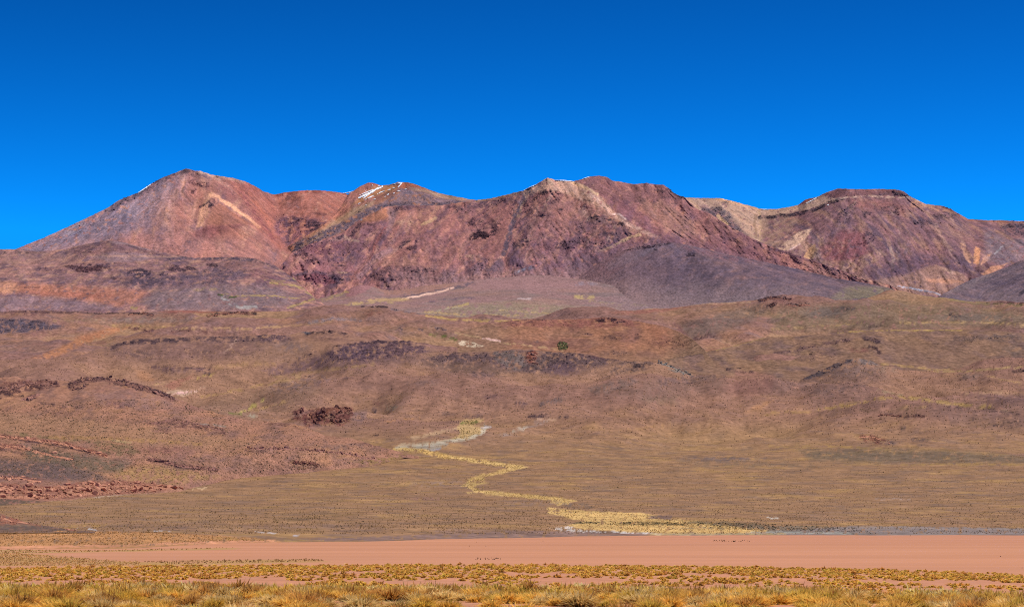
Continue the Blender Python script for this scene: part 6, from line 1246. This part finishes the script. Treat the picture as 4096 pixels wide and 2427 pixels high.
area_stuff(left_hill, 8000, [(-40, 1640), (300, 1600), (700, 1600), (1000, 1690), (1250, 1740), (1600, 1805), (1480, 1850), (1100, 1885), (900, 1900), (740, 1940), (400, 1920), (-40, 1890)], (4, 7.5), "shrubs", "countless dark low shrubs dotting the left hill", "shrubs", ['4a4030', '53482f', '5c4c3a', '46402f'], 301, BUSH, M_leaf, lambda u, v: .45 + .55 * (fbm(u / 90, v / 60, 3, .5, 5) > -.05))
area_stuff(fan, 5200, [(-100, 2000), (1000, 1890), (1700, 1850), (4150, 1880), (4150, 2104), (3000, 2090), (2200, 2110), (1400, 2140), (400, 2118), (-100, 2118)], (4, 8), "shrubs", "dark shrubs scattered over the lower grassy fan", "shrubs", ['453a28', '4d4030', '57482f', '5d4a36'], 302, BUSH, M_leaf, lambda u, v: np.clip(.12 + .85 * sstep(1980, 2080, v) * (fbm(u / 160, v / 18, 3, .5, 6) > -.1), 0, 1))
area_stuff(fan, 900, [(2290, 2088), (2430, 2085), (2760, 2088), (3072, 2094), (3420, 2112), (3500, 2128), (3000, 2118), (2740, 2102), (2480, 2100)], (5, 9), "shrubs", "dark olive shrubs in bands across the yellow grass delta", "shrubs", ['3c3826', '474030', '3f3a2a'], 303, BUSH, M_leaf)
area_stuff(fan, 2600, [(-100, 2124), (300, 2124), (700, 2130), (1000, 2150), (1100, 2160), (900, 2165), (500, 2178), (-100, 2184)], (4, 8), "grass", "dry golden tussocks on the orange strip left of the flat", "grass", ['d2a666', 'c0965a', 'dcb070', '9a7648'], 304, TUFT, M_straw)
PYR = []
for i_ in range(6):
    r_ = np.random.default_rng(900 + i_); a_ = np.linspace(0, 2 * np.pi, 5)[:4] + r_.uniform(0, 1)
    PYR.append((np.concatenate([np.stack([np.cos(a_) * .45, np.sin(a_) * .45, -.1 + 0 * a_], -1), [[r_.normal(0, .15), r_.normal(0, .15), .8]]]), np.array([(0, 1, 4), (1, 2, 4), (2, 3, 4), (3, 0, 4)])))


def sheet_grass(sheet, n, v0, v1, size, label, cols, seed, dens=None):
    """dry bunch grass over a slope"""
    rng = np.random.default_rng(seed)
    dvr = np.abs(np.gradient(sheet.v, axis=0)).clip(0, 6)
    w = dvr * ((sheet.v > v0) & (sheet.v < v1) & (sheet.u > -30) & (sheet.u < 4126)).astype(float) * (1 - .7 * sheet.rock.clip(0, 1))
    if dens is not None: w = w * dens(sheet)
    cs = np.cumsum(w.ravel()); k = np.searchsorted(cs, rng.uniform(0, cs[-1], n))
    u = sheet.u.ravel()[k] + rng.uniform(-.5, .5, n) * (sheet.us[1] - sheet.us[0]); P = point(u, sheet.v.ravel()[k], sheet.Y.ravel()[k])
    pal = np.array([lin(c) for c in cols]); c = pal[rng.integers(0, len(pal), n)] * rng.uniform(.75, 1.25, (n, 1)) + sheet.col.reshape(-1, 3)[k] * .6
    blob_stuff("grass", label, "grass", P, rng.uniform(*size, n), c, seed, PYR, M_straw, lean=.1, sink=0)


sheet_grass(fan, 36000, 1640, 2135, (.4, .9), "dry bunch grass covering the broad fan", ['8c7040', 'a68450', '7a6238', '6a5434', 'b49460'], 341, lambda s_: sstep(1640, 1800, s_.v) * (.25 + (fbm(s_.xyz()[..., 0] / 50, s_.xyz()[..., 1] / 60, 4, .6, 71) > -.1)))
sheet_grass(fan, 20000, 1400, 1800, (.9, 2.2), "dry bunch grass on the middle slopes above the fan", ['8c7048', 'a08252', '7a6040', '6a5440'], 342, lambda s_: sstep(1800, 1640, s_.v))
sheet_grass(left_hill, 9000, 1600, 1990, (.5, 1.1), "dry bunch grass between the stones of the left hill", ['9a7c48', 'a88a54', '7e663c'], 343)
STREAM = [[(1600, 1792), (1700, 1796), (1800, 1820), (1960, 1840), (2110, 1866), (2040, 1884), (1950, 1902), (1930, 1925), (1880, 1935), (1940, 1960), (2060, 1972), (2200, 1986), (2305, 2000), (2240, 2018), (2190, 2004), (2030, 1984), (1900, 1966), (1860, 1945), (1870, 1912), (1930, 1895), (2040, 1872), (1930, 1854), (1790, 1836), (1690, 1810), (1600, 1798)],
          [(2195, 2032), (2330, 2042), (2560, 2051), (2630, 2062), (2580, 2073), (2760, 2080), (2950, 2108), (3080, 2122), (3080, 2134), (2760, 2132), (2500, 2124), (2340, 2110), (2275, 2097), (2340, 2086), (2270, 2066)],
          [(1835, 1690), (1917, 1673), (1926, 1682), (1895, 1702), (1940, 1706), (1915, 1736), (1860, 1754), (1800, 1757), (1838, 1735)]]
for i_, (pl, nn) in enumerate(zip(STREAM, (1500, 1700, 300))):
    area_stuff(fan, nn, pl, (5, 9), "grass", ["ribbon of pale yellow grass winding down the fan", "delta of pale yellow grass at the edge of the red flat", "small yellow-green spring meadow at the head of the stream"][i_], "grass", [['dab878', 'e2c48a', 'ccac70'], ['dcb87c', 'e4c48c', 'd0ac70'], ['c4ac6c', 'd0b878', 'b0a064']][i_], 310 + i_, TUFT, M_straw, squash=.45, jit=9)

# ------------------------------------------------------------------ green thicket on the red hill
def thicket():
    rng = np.random.default_rng(9)
    u, v = sample_area(rng, 170, [(2230, 1374), (2240, 1369), (2262, 1370), (2272, 1378), (2270, 1392), (2262, 1400), (2238, 1400), (2229, 1390)])
    Y = red_hill.lookup(u, v); P = point(u, v, Y); b = P.mean(0)
    sz = rng.uniform(6, 11, len(u)) * Y / F
    pal = np.array([lin(c) for c in ('6a6a44', '787650', '5e5e3c', '948a5a')])
    o = blob_stuff("shrub_thicket", "green patch of bushes on the rounded red hill", "bushes", P, sz, pal[rng.integers(0, 4, len(u))], 9, BUSH, M_leaf)
    del o["kind"]


thicket()

# ------------------------------------------------------------------ snow
M_snow = bpy.data.materials.new("old_snow"); M_snow.use_nodes = True
_b = M_snow.node_tree.nodes["Principled BSDF"]
_n = M_snow.node_tree.nodes.new("ShaderNodeTexNoise"); _n.inputs["Scale"].default_value = .15
_r = M_snow.node_tree.nodes.new("ShaderNodeValToRGB")
_r.color_ramp.elements[0].color = (.72, .76, .82, 1); _r.color_ramp.elements[1].color = (.9, .91, .92, 1)
M_snow.node_tree.links.new(_n.outputs["Fac"], _r.inputs[0]); M_snow.node_tree.links.new(_r.outputs[0], _b.inputs["Base Color"])
_b.inputs["Roughness"].default_value = .7


def snow(sheet, pts, w, label, group=None, seed=0, lift=0.0):
    rng = np.random.default_rng(seed + int(pts[0][0]) * 7)
    pa = np.array(pts, float); seg = np.hypot(*np.diff(pa, axis=0).T); cum = np.concatenate([[0], np.cumsum(seg)])
    n = max(5, int(cum[-1] / 2.2)); t = np.linspace(0, cum[-1], n)
    u = np.interp(t, cum, pa[:, 0]); v = np.interp(t, cum, pa[:, 1])
    ws = 1.45 * w * np.sin(np.pi * np.clip(t / cum[-1], .05, .95)) ** .5 * rng.uniform(.6, 1.25, n) + .35
    rows = []
    for k, dy in ((-1, 6), (-.7, -5), (0, -8), (.7, -5), (1, 6)):
        uu = u + rng.normal(0, .5, n); vv = v + k * ws + rng.normal(0, .25, n)
        rid = sheet.v[-1, np.clip(np.round((u - sheet.us[0]) / (sheet.us[1] - sheet.us[0])).astype(int), 0, len(sheet.us) - 1)]
        rows.append(point(uu, vv - lift, sheet.lookup(uu, np.maximum(vv - lift, rid)) + dy))
    P = np.array(rows); idx = np.arange(P.shape[0] * n).reshape(P.shape[0], n)
    f = np.stack([idx[:-1, :-1], idx[:-1, 1:], idx[1:, 1:], idx[1:, :-1]], -1).reshape(-1, 4)
    o = link("snow_patch", np_mesh("snow_patch", P.reshape(-1, 3), f, None, True, M_snow))
    return tag(o, label, "snow", group)


G_ = "small snow patches on the snow-streaked peak"
snow(snow_sheet, [(1533, 747), (1505, 756), (1496, 763), (1479, 773), (1463, 779), (1447, 786), (1432, 791)], 3.4, "longest broad snow streak down the left shoulder of the snow-streaked peak")
snow(snow_sheet, [(1500, 758), (1487, 761), (1471, 767), (1452, 775), (1438, 781)], 1.5, "thin snow streak just above the longest one on the snow-streaked peak")
snow(snow_sheet, [(1475, 778), (1464, 785), (1452, 794)], 1.8, "short snow tongue hanging below the longest snow streak")
snow(snow_sheet, [(1609, 731), (1602, 737), (1598, 743), (1591, 749)], 3.2, "bright snow gully falling from the right summit of the snow-streaked peak")
snow(snow_sheet, [(1586, 735), (1598, 732), (1608, 731)], 1.5, "snow edge along the right summit ridge of the snow-streaked peak")
snow(snow_sheet, [(1509, 777), (1522, 769), (1538, 764)], 1.5, "curved thin snow streak below the dip between the two snowy summits")
snow(snow_sheet, [(1470, 793), (1484, 787), (1496, 782)], 1.5, "slanting snow streak below and right of the longest one")
SMALL_SNOW = [((1434, 792), (1444, 793), 1.2), ((1572, 738), (1583, 735), 1.1), ((1550, 761), (1565, 757), 1.6), ((1569, 753), (1580, 751), 1), ((1571, 774), (1579, 772), 1.5), ((1586, 766), (1602, 763), 1.2), ((1618, 758), (1627, 756), 1.2), ((1547, 780), (1556, 776), 1.4), ((1538, 789), (1543, 785), 1.2), ((1494, 797), (1504, 797), 1.1), ((1432, 815), (1442, 812), 1), ((1461, 822), (1466, 820), 1.1), ((1513, 745), (1519, 744), 1.5), ((1526, 745), (1532, 744), 1.6), ((1487, 742), (1492, 741), 1.3), ((1460, 766), (1465, 760), 1.1), ((1458, 800), (1466, 796), 1)]
ORD = "first second third fourth fifth sixth seventh eighth ninth tenth eleventh twelfth thirteenth fourteenth fifteenth sixteenth seventeenth".split()
for i_, (a_, b_, w_) in enumerate(sorted(SMALL_SNOW)):
    snow(snow_sheet, [a_, ((a_[0] + b_[0]) / 2, (a_[1] + b_[1]) / 2), b_], w_, f"small snow patch on the snow-streaked peak, {ORD[i_]} of the small ones from the left", G_)
snow(saddle_sheet, [(1374, 773), (1395, 771), (1415, 765)], 1.3, "snow line on the skyline left of the snow-streaked peak", lift=.3)
snow(left_sheet, [(553, 771), (580, 754), (604, 737)], 1.6, "white snow edge on the left skyline of the leftmost peak", lift=.3)
snow(mid_sheet, [(2095, 762), (2120, 750), (2149, 737)], 1.5, "snow edge on the skyline left of the cream summit", lift=.3)
snow(mid_sheet, [(2222, 722), (2259, 723), (2292, 726)], 1.2, "snow line along the dip between the two central summits", lift=.3)
snow(mid_sheet, [(2328, 717), (2342, 713), (2357, 708)], 1.2, "short snow line on the skyline below the highest central summit", lift=.3)
snow(right_sheet, [(3221, 816), (3245, 803), (3273, 788)], 1.4, "thin snow streak left of the flat-topped summit", lift=.5)
snow(right_sheet, [(3044, 838), (3060, 838), (3075, 839)], 1.0, "snow line in the lowest dip of the cream cirque skyline", lift=.3)
snow(right_sheet, [(3309, 821), (3312, 820), (3315, 818)], 1.2, "tiny snow spot beside the dark rock band of the flat-topped mountain")
snow(mid_sheet, [(1442, 877), (1446, 876), (1449, 876)], 1.2, "lone snow spot on the left shoulder of the central massif", lift=-2)

# ------------------------------------------------------------------ stones and tufts on the flat
def on_plane(u, v):
    d = point(u, v, 1.0)
    return d * (ZP / d[..., 2:3])


for i_, (u_, v_, s_, lb) in enumerate([(1878, 2183, 5, "lone dark stone in the middle of the red flat"), (1906, 2170, 4, "small stone near the far shore of the red flat, left of centre"), (1943, 2183, 4, "pale small stone right of the lone dark stone on the flat"), (3641, 2142, 5, "stone at the far edge of the flat below the right slopes"), (4002, 2225, 5, "dark stone near the right end of the red flat"), (4089, 2271, 5, "dark stone at the right edge where flat meets grass"), (2172, 2163, 4, "small upright stone on the far half of the flat")]):
    P_ = on_plane(np.array(u_, float), np.array(v_, float)); o_ = link("stone", ROCK_LIB["grey" if i_ == 2 else "crag"][i_])
    o_.location = P_ + np.array([0, 0, .1]); sz_ = s_ * P_[1] / F; o_.scale = (sz_ * 1.2, sz_, sz_); tag(o_, lb, "stone")


def flat_tufts(n, pts, px, label, cols, seed):
    rng = np.random.default_rng(seed); u, v = sample_area(rng, n, pts); P = on_plane(u, v)
    sz = rng.uniform(*px, n) * P[:, 1] / F
    pal = np.array([lin(c) for c in cols])
    blob_stuff("grass", label, "grass", P, sz, pal[rng.integers(0, len(pal), n)] * rng.uniform(.75, 1.2, (n, 1)), seed, TUFT, M_straw)


flat_tufts(1500, [(-60, 2208), (100, 2215), (300, 2230), (450, 2243), (560, 2247), (560, 2262), (-60, 2262)], (6, 11), "sparse straw grass on the left near shore of the flat", ['dcb478', 'cca468', 'e4c088'], 321)
flat_tufts(300, [(560, 2246), (900, 2240), (1280, 2236), (1300, 2244), (700, 2256)], (6, 11), "thin line of dry grass beyond the near tussock edge", ['d0a870', 'bc9460'], 322)
flat_tufts(420, [(-60, 2198), (400, 2201), (600, 2197), (950, 2190), (700, 2200), (400, 2206), (-60, 2213)], (5, 9), "narrow bar of straw grass on the far left of the flat", ['dcb474', 'c8a264', 'b08a54'], 323)
flat_tufts(40, [(2850, 2160), (3000, 2162), (3000, 2168), (2850, 2166)], (4, 7), "few dark dry plants far out on the red flat", ['5c4630', '6b5236'], 324)
flat_tufts(30, [(1900, 2232), (2010, 2230), (2010, 2238), (1900, 2239)], (4, 8), "few brown dry plants near the centre of the flat", ['6c5236', '7d6040'], 325)

# ------------------------------------------------------------------ tussocks of the near plain
NBL = {"gold": 420, "pale": 400, "brown": 380, "olive": 420}


def tussock_mesh(seed, kind):
    r = np.random.default_rng(seed)
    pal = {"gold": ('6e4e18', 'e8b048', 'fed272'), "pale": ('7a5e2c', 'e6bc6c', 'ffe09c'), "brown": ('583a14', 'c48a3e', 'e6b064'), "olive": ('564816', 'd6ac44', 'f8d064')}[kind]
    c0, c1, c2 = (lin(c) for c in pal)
    n = NBL[kind]
    up = {"gold": .55, "pale": .6, "brown": .8, "olive": .5}[kind]
    V = []; Fc = []; C = []
    for i in range(n):
        a = r.uniform(0, 2 * np.pi); el = math.asin(min(1, .12 + .88 * r.random() ** (.8 if kind == "brown" else 1.05)))
        L_ = r.normal(.44, .05) * (1.05 if kind == "brown" else 1)
        rad = np.array([math.cos(a), math.sin(a), 0.]); zz = np.array([0, 0, 1.])
        b = rad * r.uniform(.02, .2) + np.array([r.normal(0, .05), r.normal(0, .05), 0])
        d = rad * math.cos(el) + zz * math.sin(el)
        sd = np.array([-math.sin(a), math.cos(a), r.normal(0, .3)]) * r.uniform(.009, .019)
        droop = r.uniform(.02, .12)
        p1 = b + d * L_ * .5; p2 = b + d * L_ - zz * droop + rad * droop * .5
        k = len(V); V += [b - sd, b + sd, p1 + sd, p1 - sd, p2]
        Fc += [(k, k + 1, k + 2), (k, k + 2, k + 3), (k + 3, k + 2, k + 4)]
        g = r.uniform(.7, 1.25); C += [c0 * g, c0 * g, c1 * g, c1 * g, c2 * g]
    # dead heart of the tussock
    HV, HF = hull_rock(seed, .8, 16); k = len(V)
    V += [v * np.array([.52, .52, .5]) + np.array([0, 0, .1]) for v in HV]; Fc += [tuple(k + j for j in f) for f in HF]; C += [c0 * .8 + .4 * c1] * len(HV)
    return np.array(V), np.array(Fc), np.array(C)


KINDS = ["gold", "gold", "pale", "olive", "brown"]
TUS = {k: [tussock_mesh(700 + 10 * j + i, k) for i in range(3)] for j, k in enumerate(("gold", "pale", "olive", "brown"))}
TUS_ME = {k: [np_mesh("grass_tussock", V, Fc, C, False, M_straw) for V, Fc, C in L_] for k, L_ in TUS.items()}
rng = np.random.default_rng(21)


def ground_hit(u, v):
    Ys = np.linspace(84, 132, 260); P = point(np.full(260, float(u)), np.full(260, float(v)), Ys)
    d = P[:, 2] - plain_z(P[:, 0][None], P[:, 1][None])[0]
    k = np.argmax(d < 0) if (d < 0).any() else 100
    return P[k, 0], P[k, 1]


def put_tussock(x, y, s_, kind, label, group):
    z = plain_z(np.array([[x]]), np.array([[y]]))[0, 0]
    o = link("grass_tussock", TUS_ME[kind][rng.integers(3)])
    o.location = (x, y, z - .03); o.rotation_euler = (rng.normal(0, .06), rng.normal(0, .06), rng.uniform(0, 6.28))
    o.scale = (s_ * rng.uniform(.95, 1.2), s_ * rng.uniform(.95, 1.2), s_ * rng.uniform(.85, 1.1))
    tag(o, label, "grass", group)


placed = []
HERO = [(78, 2424, 1.5, 'brown', "large rusty brown tussock in the bottom left corner"), (215, 2424, 1.1, 'olive', "rounded yellow-green tussock right of the corner brown one"), (375, 2423, 1.35, 'brown', "dark brown tussock, second large one from the left along the bottom"), (530, 2424, 1.2, 'olive', "dark olive tussock at the bottom between two brown ones"), (760, 2425, 1.35, 'brown', "broad brown tussock at the bottom, a fifth of the way across"), (930, 2426, 1.5, 'pale', "big pale feathery tussock at the bottom, a quarter across"), (1246, 2414, 1.45, 'gold', "large round golden tussock with radiating blades and bare soil in front"), (1090, 2424, 1.35, 'pale', "pale tussock at the bottom just left of the large round golden one"), (1565, 2398, 1.3, 'gold', "golden mound standing clear of the row, left of centre"), (1880, 2392, 1.35, 'brown', "tall brown upright tussock near the centre of the band"), (2175, 2402, 1.3, 'olive', "olive tussock beside bare soil right of centre"), (2430, 2424, .95, 'olive', "small round olive tussock alone on bare soil at the bottom centre"), (2680, 2400, 1.4, 'olive', "dense olive-green tussock two thirds across"), (3005, 2424, 1.6, 'gold', "largest golden tussock at the bottom, three quarters across"), (3110, 2404, 1.4, 'brown', "rusty brown tussock just right of the largest golden one"), (3440, 2422, 1.15, 'pale', "pale bushy tussock at the bottom right"), (3560, 2427, 1.1, 'gold', "golden tussock right of the pale bushy one at the bottom"), (3800, 2418, 1.2, 'gold', "golden tussock with dark base near the bottom right corner")]
for u_, v_, s_, k_, lb in HERO:
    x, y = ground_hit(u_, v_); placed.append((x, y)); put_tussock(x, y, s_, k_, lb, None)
cand = []
tries = 0
while len(cand) < 640 and tries < 40000:
    tries += 1
    y = 86 + 46 * rng.random() ** .9
    x = rng.uniform(-1, 1) * (2100 / F * y + .6)
    dens = fbm(np.array([x / 5.]), np.array([y / 9.]), 3, .5, 61)[0]
    if y < 102 and dens < .04: continue
    if dens < -.6: continue
    if any((x - a) ** 2 + (y - b) ** 2 < (.72 if y < 104 else .42) for a, b in placed): continue
    placed.append((x, y)); cand.append((x, y))
cand.sort(key=lambda c: c[1])
LBL = {"gold": "golden", "pale": "pale straw", "olive": "yellow-green", "brown": "brown"}
used = set()
ONES = "zero one two three four five six seven eight nine ten eleven twelve thirteen fourteen fifteen sixteen seventeen eighteen nineteen".split()
TENS = "- - twenty thirty forty fifty sixty seventy eighty ninety".split()


def num_word(v):
    n = int(round(v))
    if n >= 100: return "one-hundred"
    return ONES[n] if n < 20 else TENS[n // 10] + ("" if n % 10 == 0 else "-" + ONES[n % 10])


NI = 300 - len(HERO)
rest = []
for i_, (x, y) in enumerate(cand):
    k_ = KINDS[rng.integers(len(KINDS))]; s_ = rng.uniform(.75, 1.5) * (1.3 if y > 106 else 1.15)
    if i_ < NI:
        row = ("front", "second", "third", "fourth", "back")[min(4, int(i_ * 5 / NI))]
        pc = 50 + 100 * F * x / y / W
        pcw = num_word(max(0, pc))
        sizew = "small" if s_ < .92 else ("large" if s_ > 1.15 else "medium")
        lab = f"{sizew} {LBL[k_]} tussock in the {row} row, {pcw} percent across from the left"
        if lab in used: lab = f"{sizew} {LBL[k_]} tussock in the {row} row, just past {pcw} percent across from the left"
        used.add(lab)
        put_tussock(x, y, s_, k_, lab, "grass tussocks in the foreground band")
    else:
        rest.append((x, y, s_, k_))


def merged_tussocks(items, label, lib, gain=1.0):
    Vs = []; Fs = []; Cs = []; off = 0
    for x, y, s_, k_ in items:
        V, Fc, C = lib[k_][rng.integers(len(lib[k_]))]
        z = plain_z(np.array([[x]]), np.array([[y]]))[0, 0]; a = rng.uniform(0, 6.28); ca, sa = math.cos(a), math.sin(a)
        g = rng.uniform(.85, 1.2) * gain
        Vs.append(np.stack([(V[:, 0] * ca - V[:, 1] * sa) * s_ + x, (V[:, 0] * sa + V[:, 1] * ca) * s_ + y, V[:, 2] * s_ * rng.uniform(.85, 1.1) + z - .03], -1))
        Fs.append(Fc + off); off += len(V); Cs.append(C * g)
    o = link("grass", np_mesh("grass", np.concatenate(Vs), np.concatenate(Fs), np.clip(np.concatenate(Cs), 0, 1), False, M_straw))
    tag(o, label, "grass", kind="stuff")




def small_tussock(seed, kind, nk=18, wide=4.6):
    V, Fc, C = tussock_mesh(seed, kind)
    nb = NBL[kind]
    keep = np.arange(0, nb, nb // nk)[:nk]
    vi = np.concatenate([np.arange(5 * j, 5 * j + 5) for j in keep]); core = np.arange(nb * 5, len(V))
    W_ = V[vi].copy()
    for j in range(len(keep)):                     # fewer, broader blades
        for p_, q_ in ((0, 1), (3, 2)):
            a_, b_ = W_[5 * j + p_].copy(), W_[5 * j + q_].copy(); m_ = (a_ + b_) / 2
            W_[5 * j + p_] = m_ + (a_ - m_) * wide; W_[5 * j + q_] = m_ + (b_ - m_) * wide
    f = np.concatenate([np.array([(0, 1, 2), (0, 2, 3), (3, 2, 4)]) + 5 * j for j in range(len(keep))])
    cf = Fc[nb * 3:] - nb * 5 + len(W_)
    return np.concatenate([W_, V[core]]), np.concatenate([f, cf]), np.concatenate([C[vi], C[core]])


MIDT = {k: [small_tussock(860 + 10 * j + i, k, 120, 2.2) for i in range(3)] for j, k in enumerate(("gold", "pale", "olive", "brown"))}
merged_tussocks(rest, "row of golden tussocks along the far edge of the foreground band", MIDT)
SMALL = {k: [small_tussock(800 + 10 * j + i, k) for i in range(2)] for j, k in enumerate(("gold", "pale", "olive", "brown"))}
items = []
while len(items) < 6200:
    y = 205 + 200 * rng.random() ** .85
    x = rng.uniform(-1, 1) * (2120 / F * y)
    dens = fbm(np.array([x / 14.]), np.array([y / 34.]), 4, .55, 63)[0]
    lim = np.interp(y, [205, 240, 320, 405], [.2, .0, -.25, -.95])
    if dens < lim: continue
    items.append((x, y, rng.uniform(.5, 1.35), ["gold", "gold", "gold", "olive", "brown"][rng.integers(5)]))
merged_tussocks(items, "low yellow-green tussocks dotted over the middle of the near plain", SMALL, 1.05)

# pebbles between the tussocks
n_ = 1500
px_ = rng.uniform(-1, 1, n_); py_ = rng.uniform(86, 130, n_); px_ = px_ * (2100 / F * py_)
pz_ = plain_z(px_[None], py_[None])[0]
blob_stuff("pebbles", "loose reddish pebbles on the soil between the near tussocks", "stones", np.stack([px_, py_, pz_], -1), rng.uniform(.04, .12, n_), lin('c09078')[None] * rng.uniform(.5, 1.15, (n_, 1)), 331)
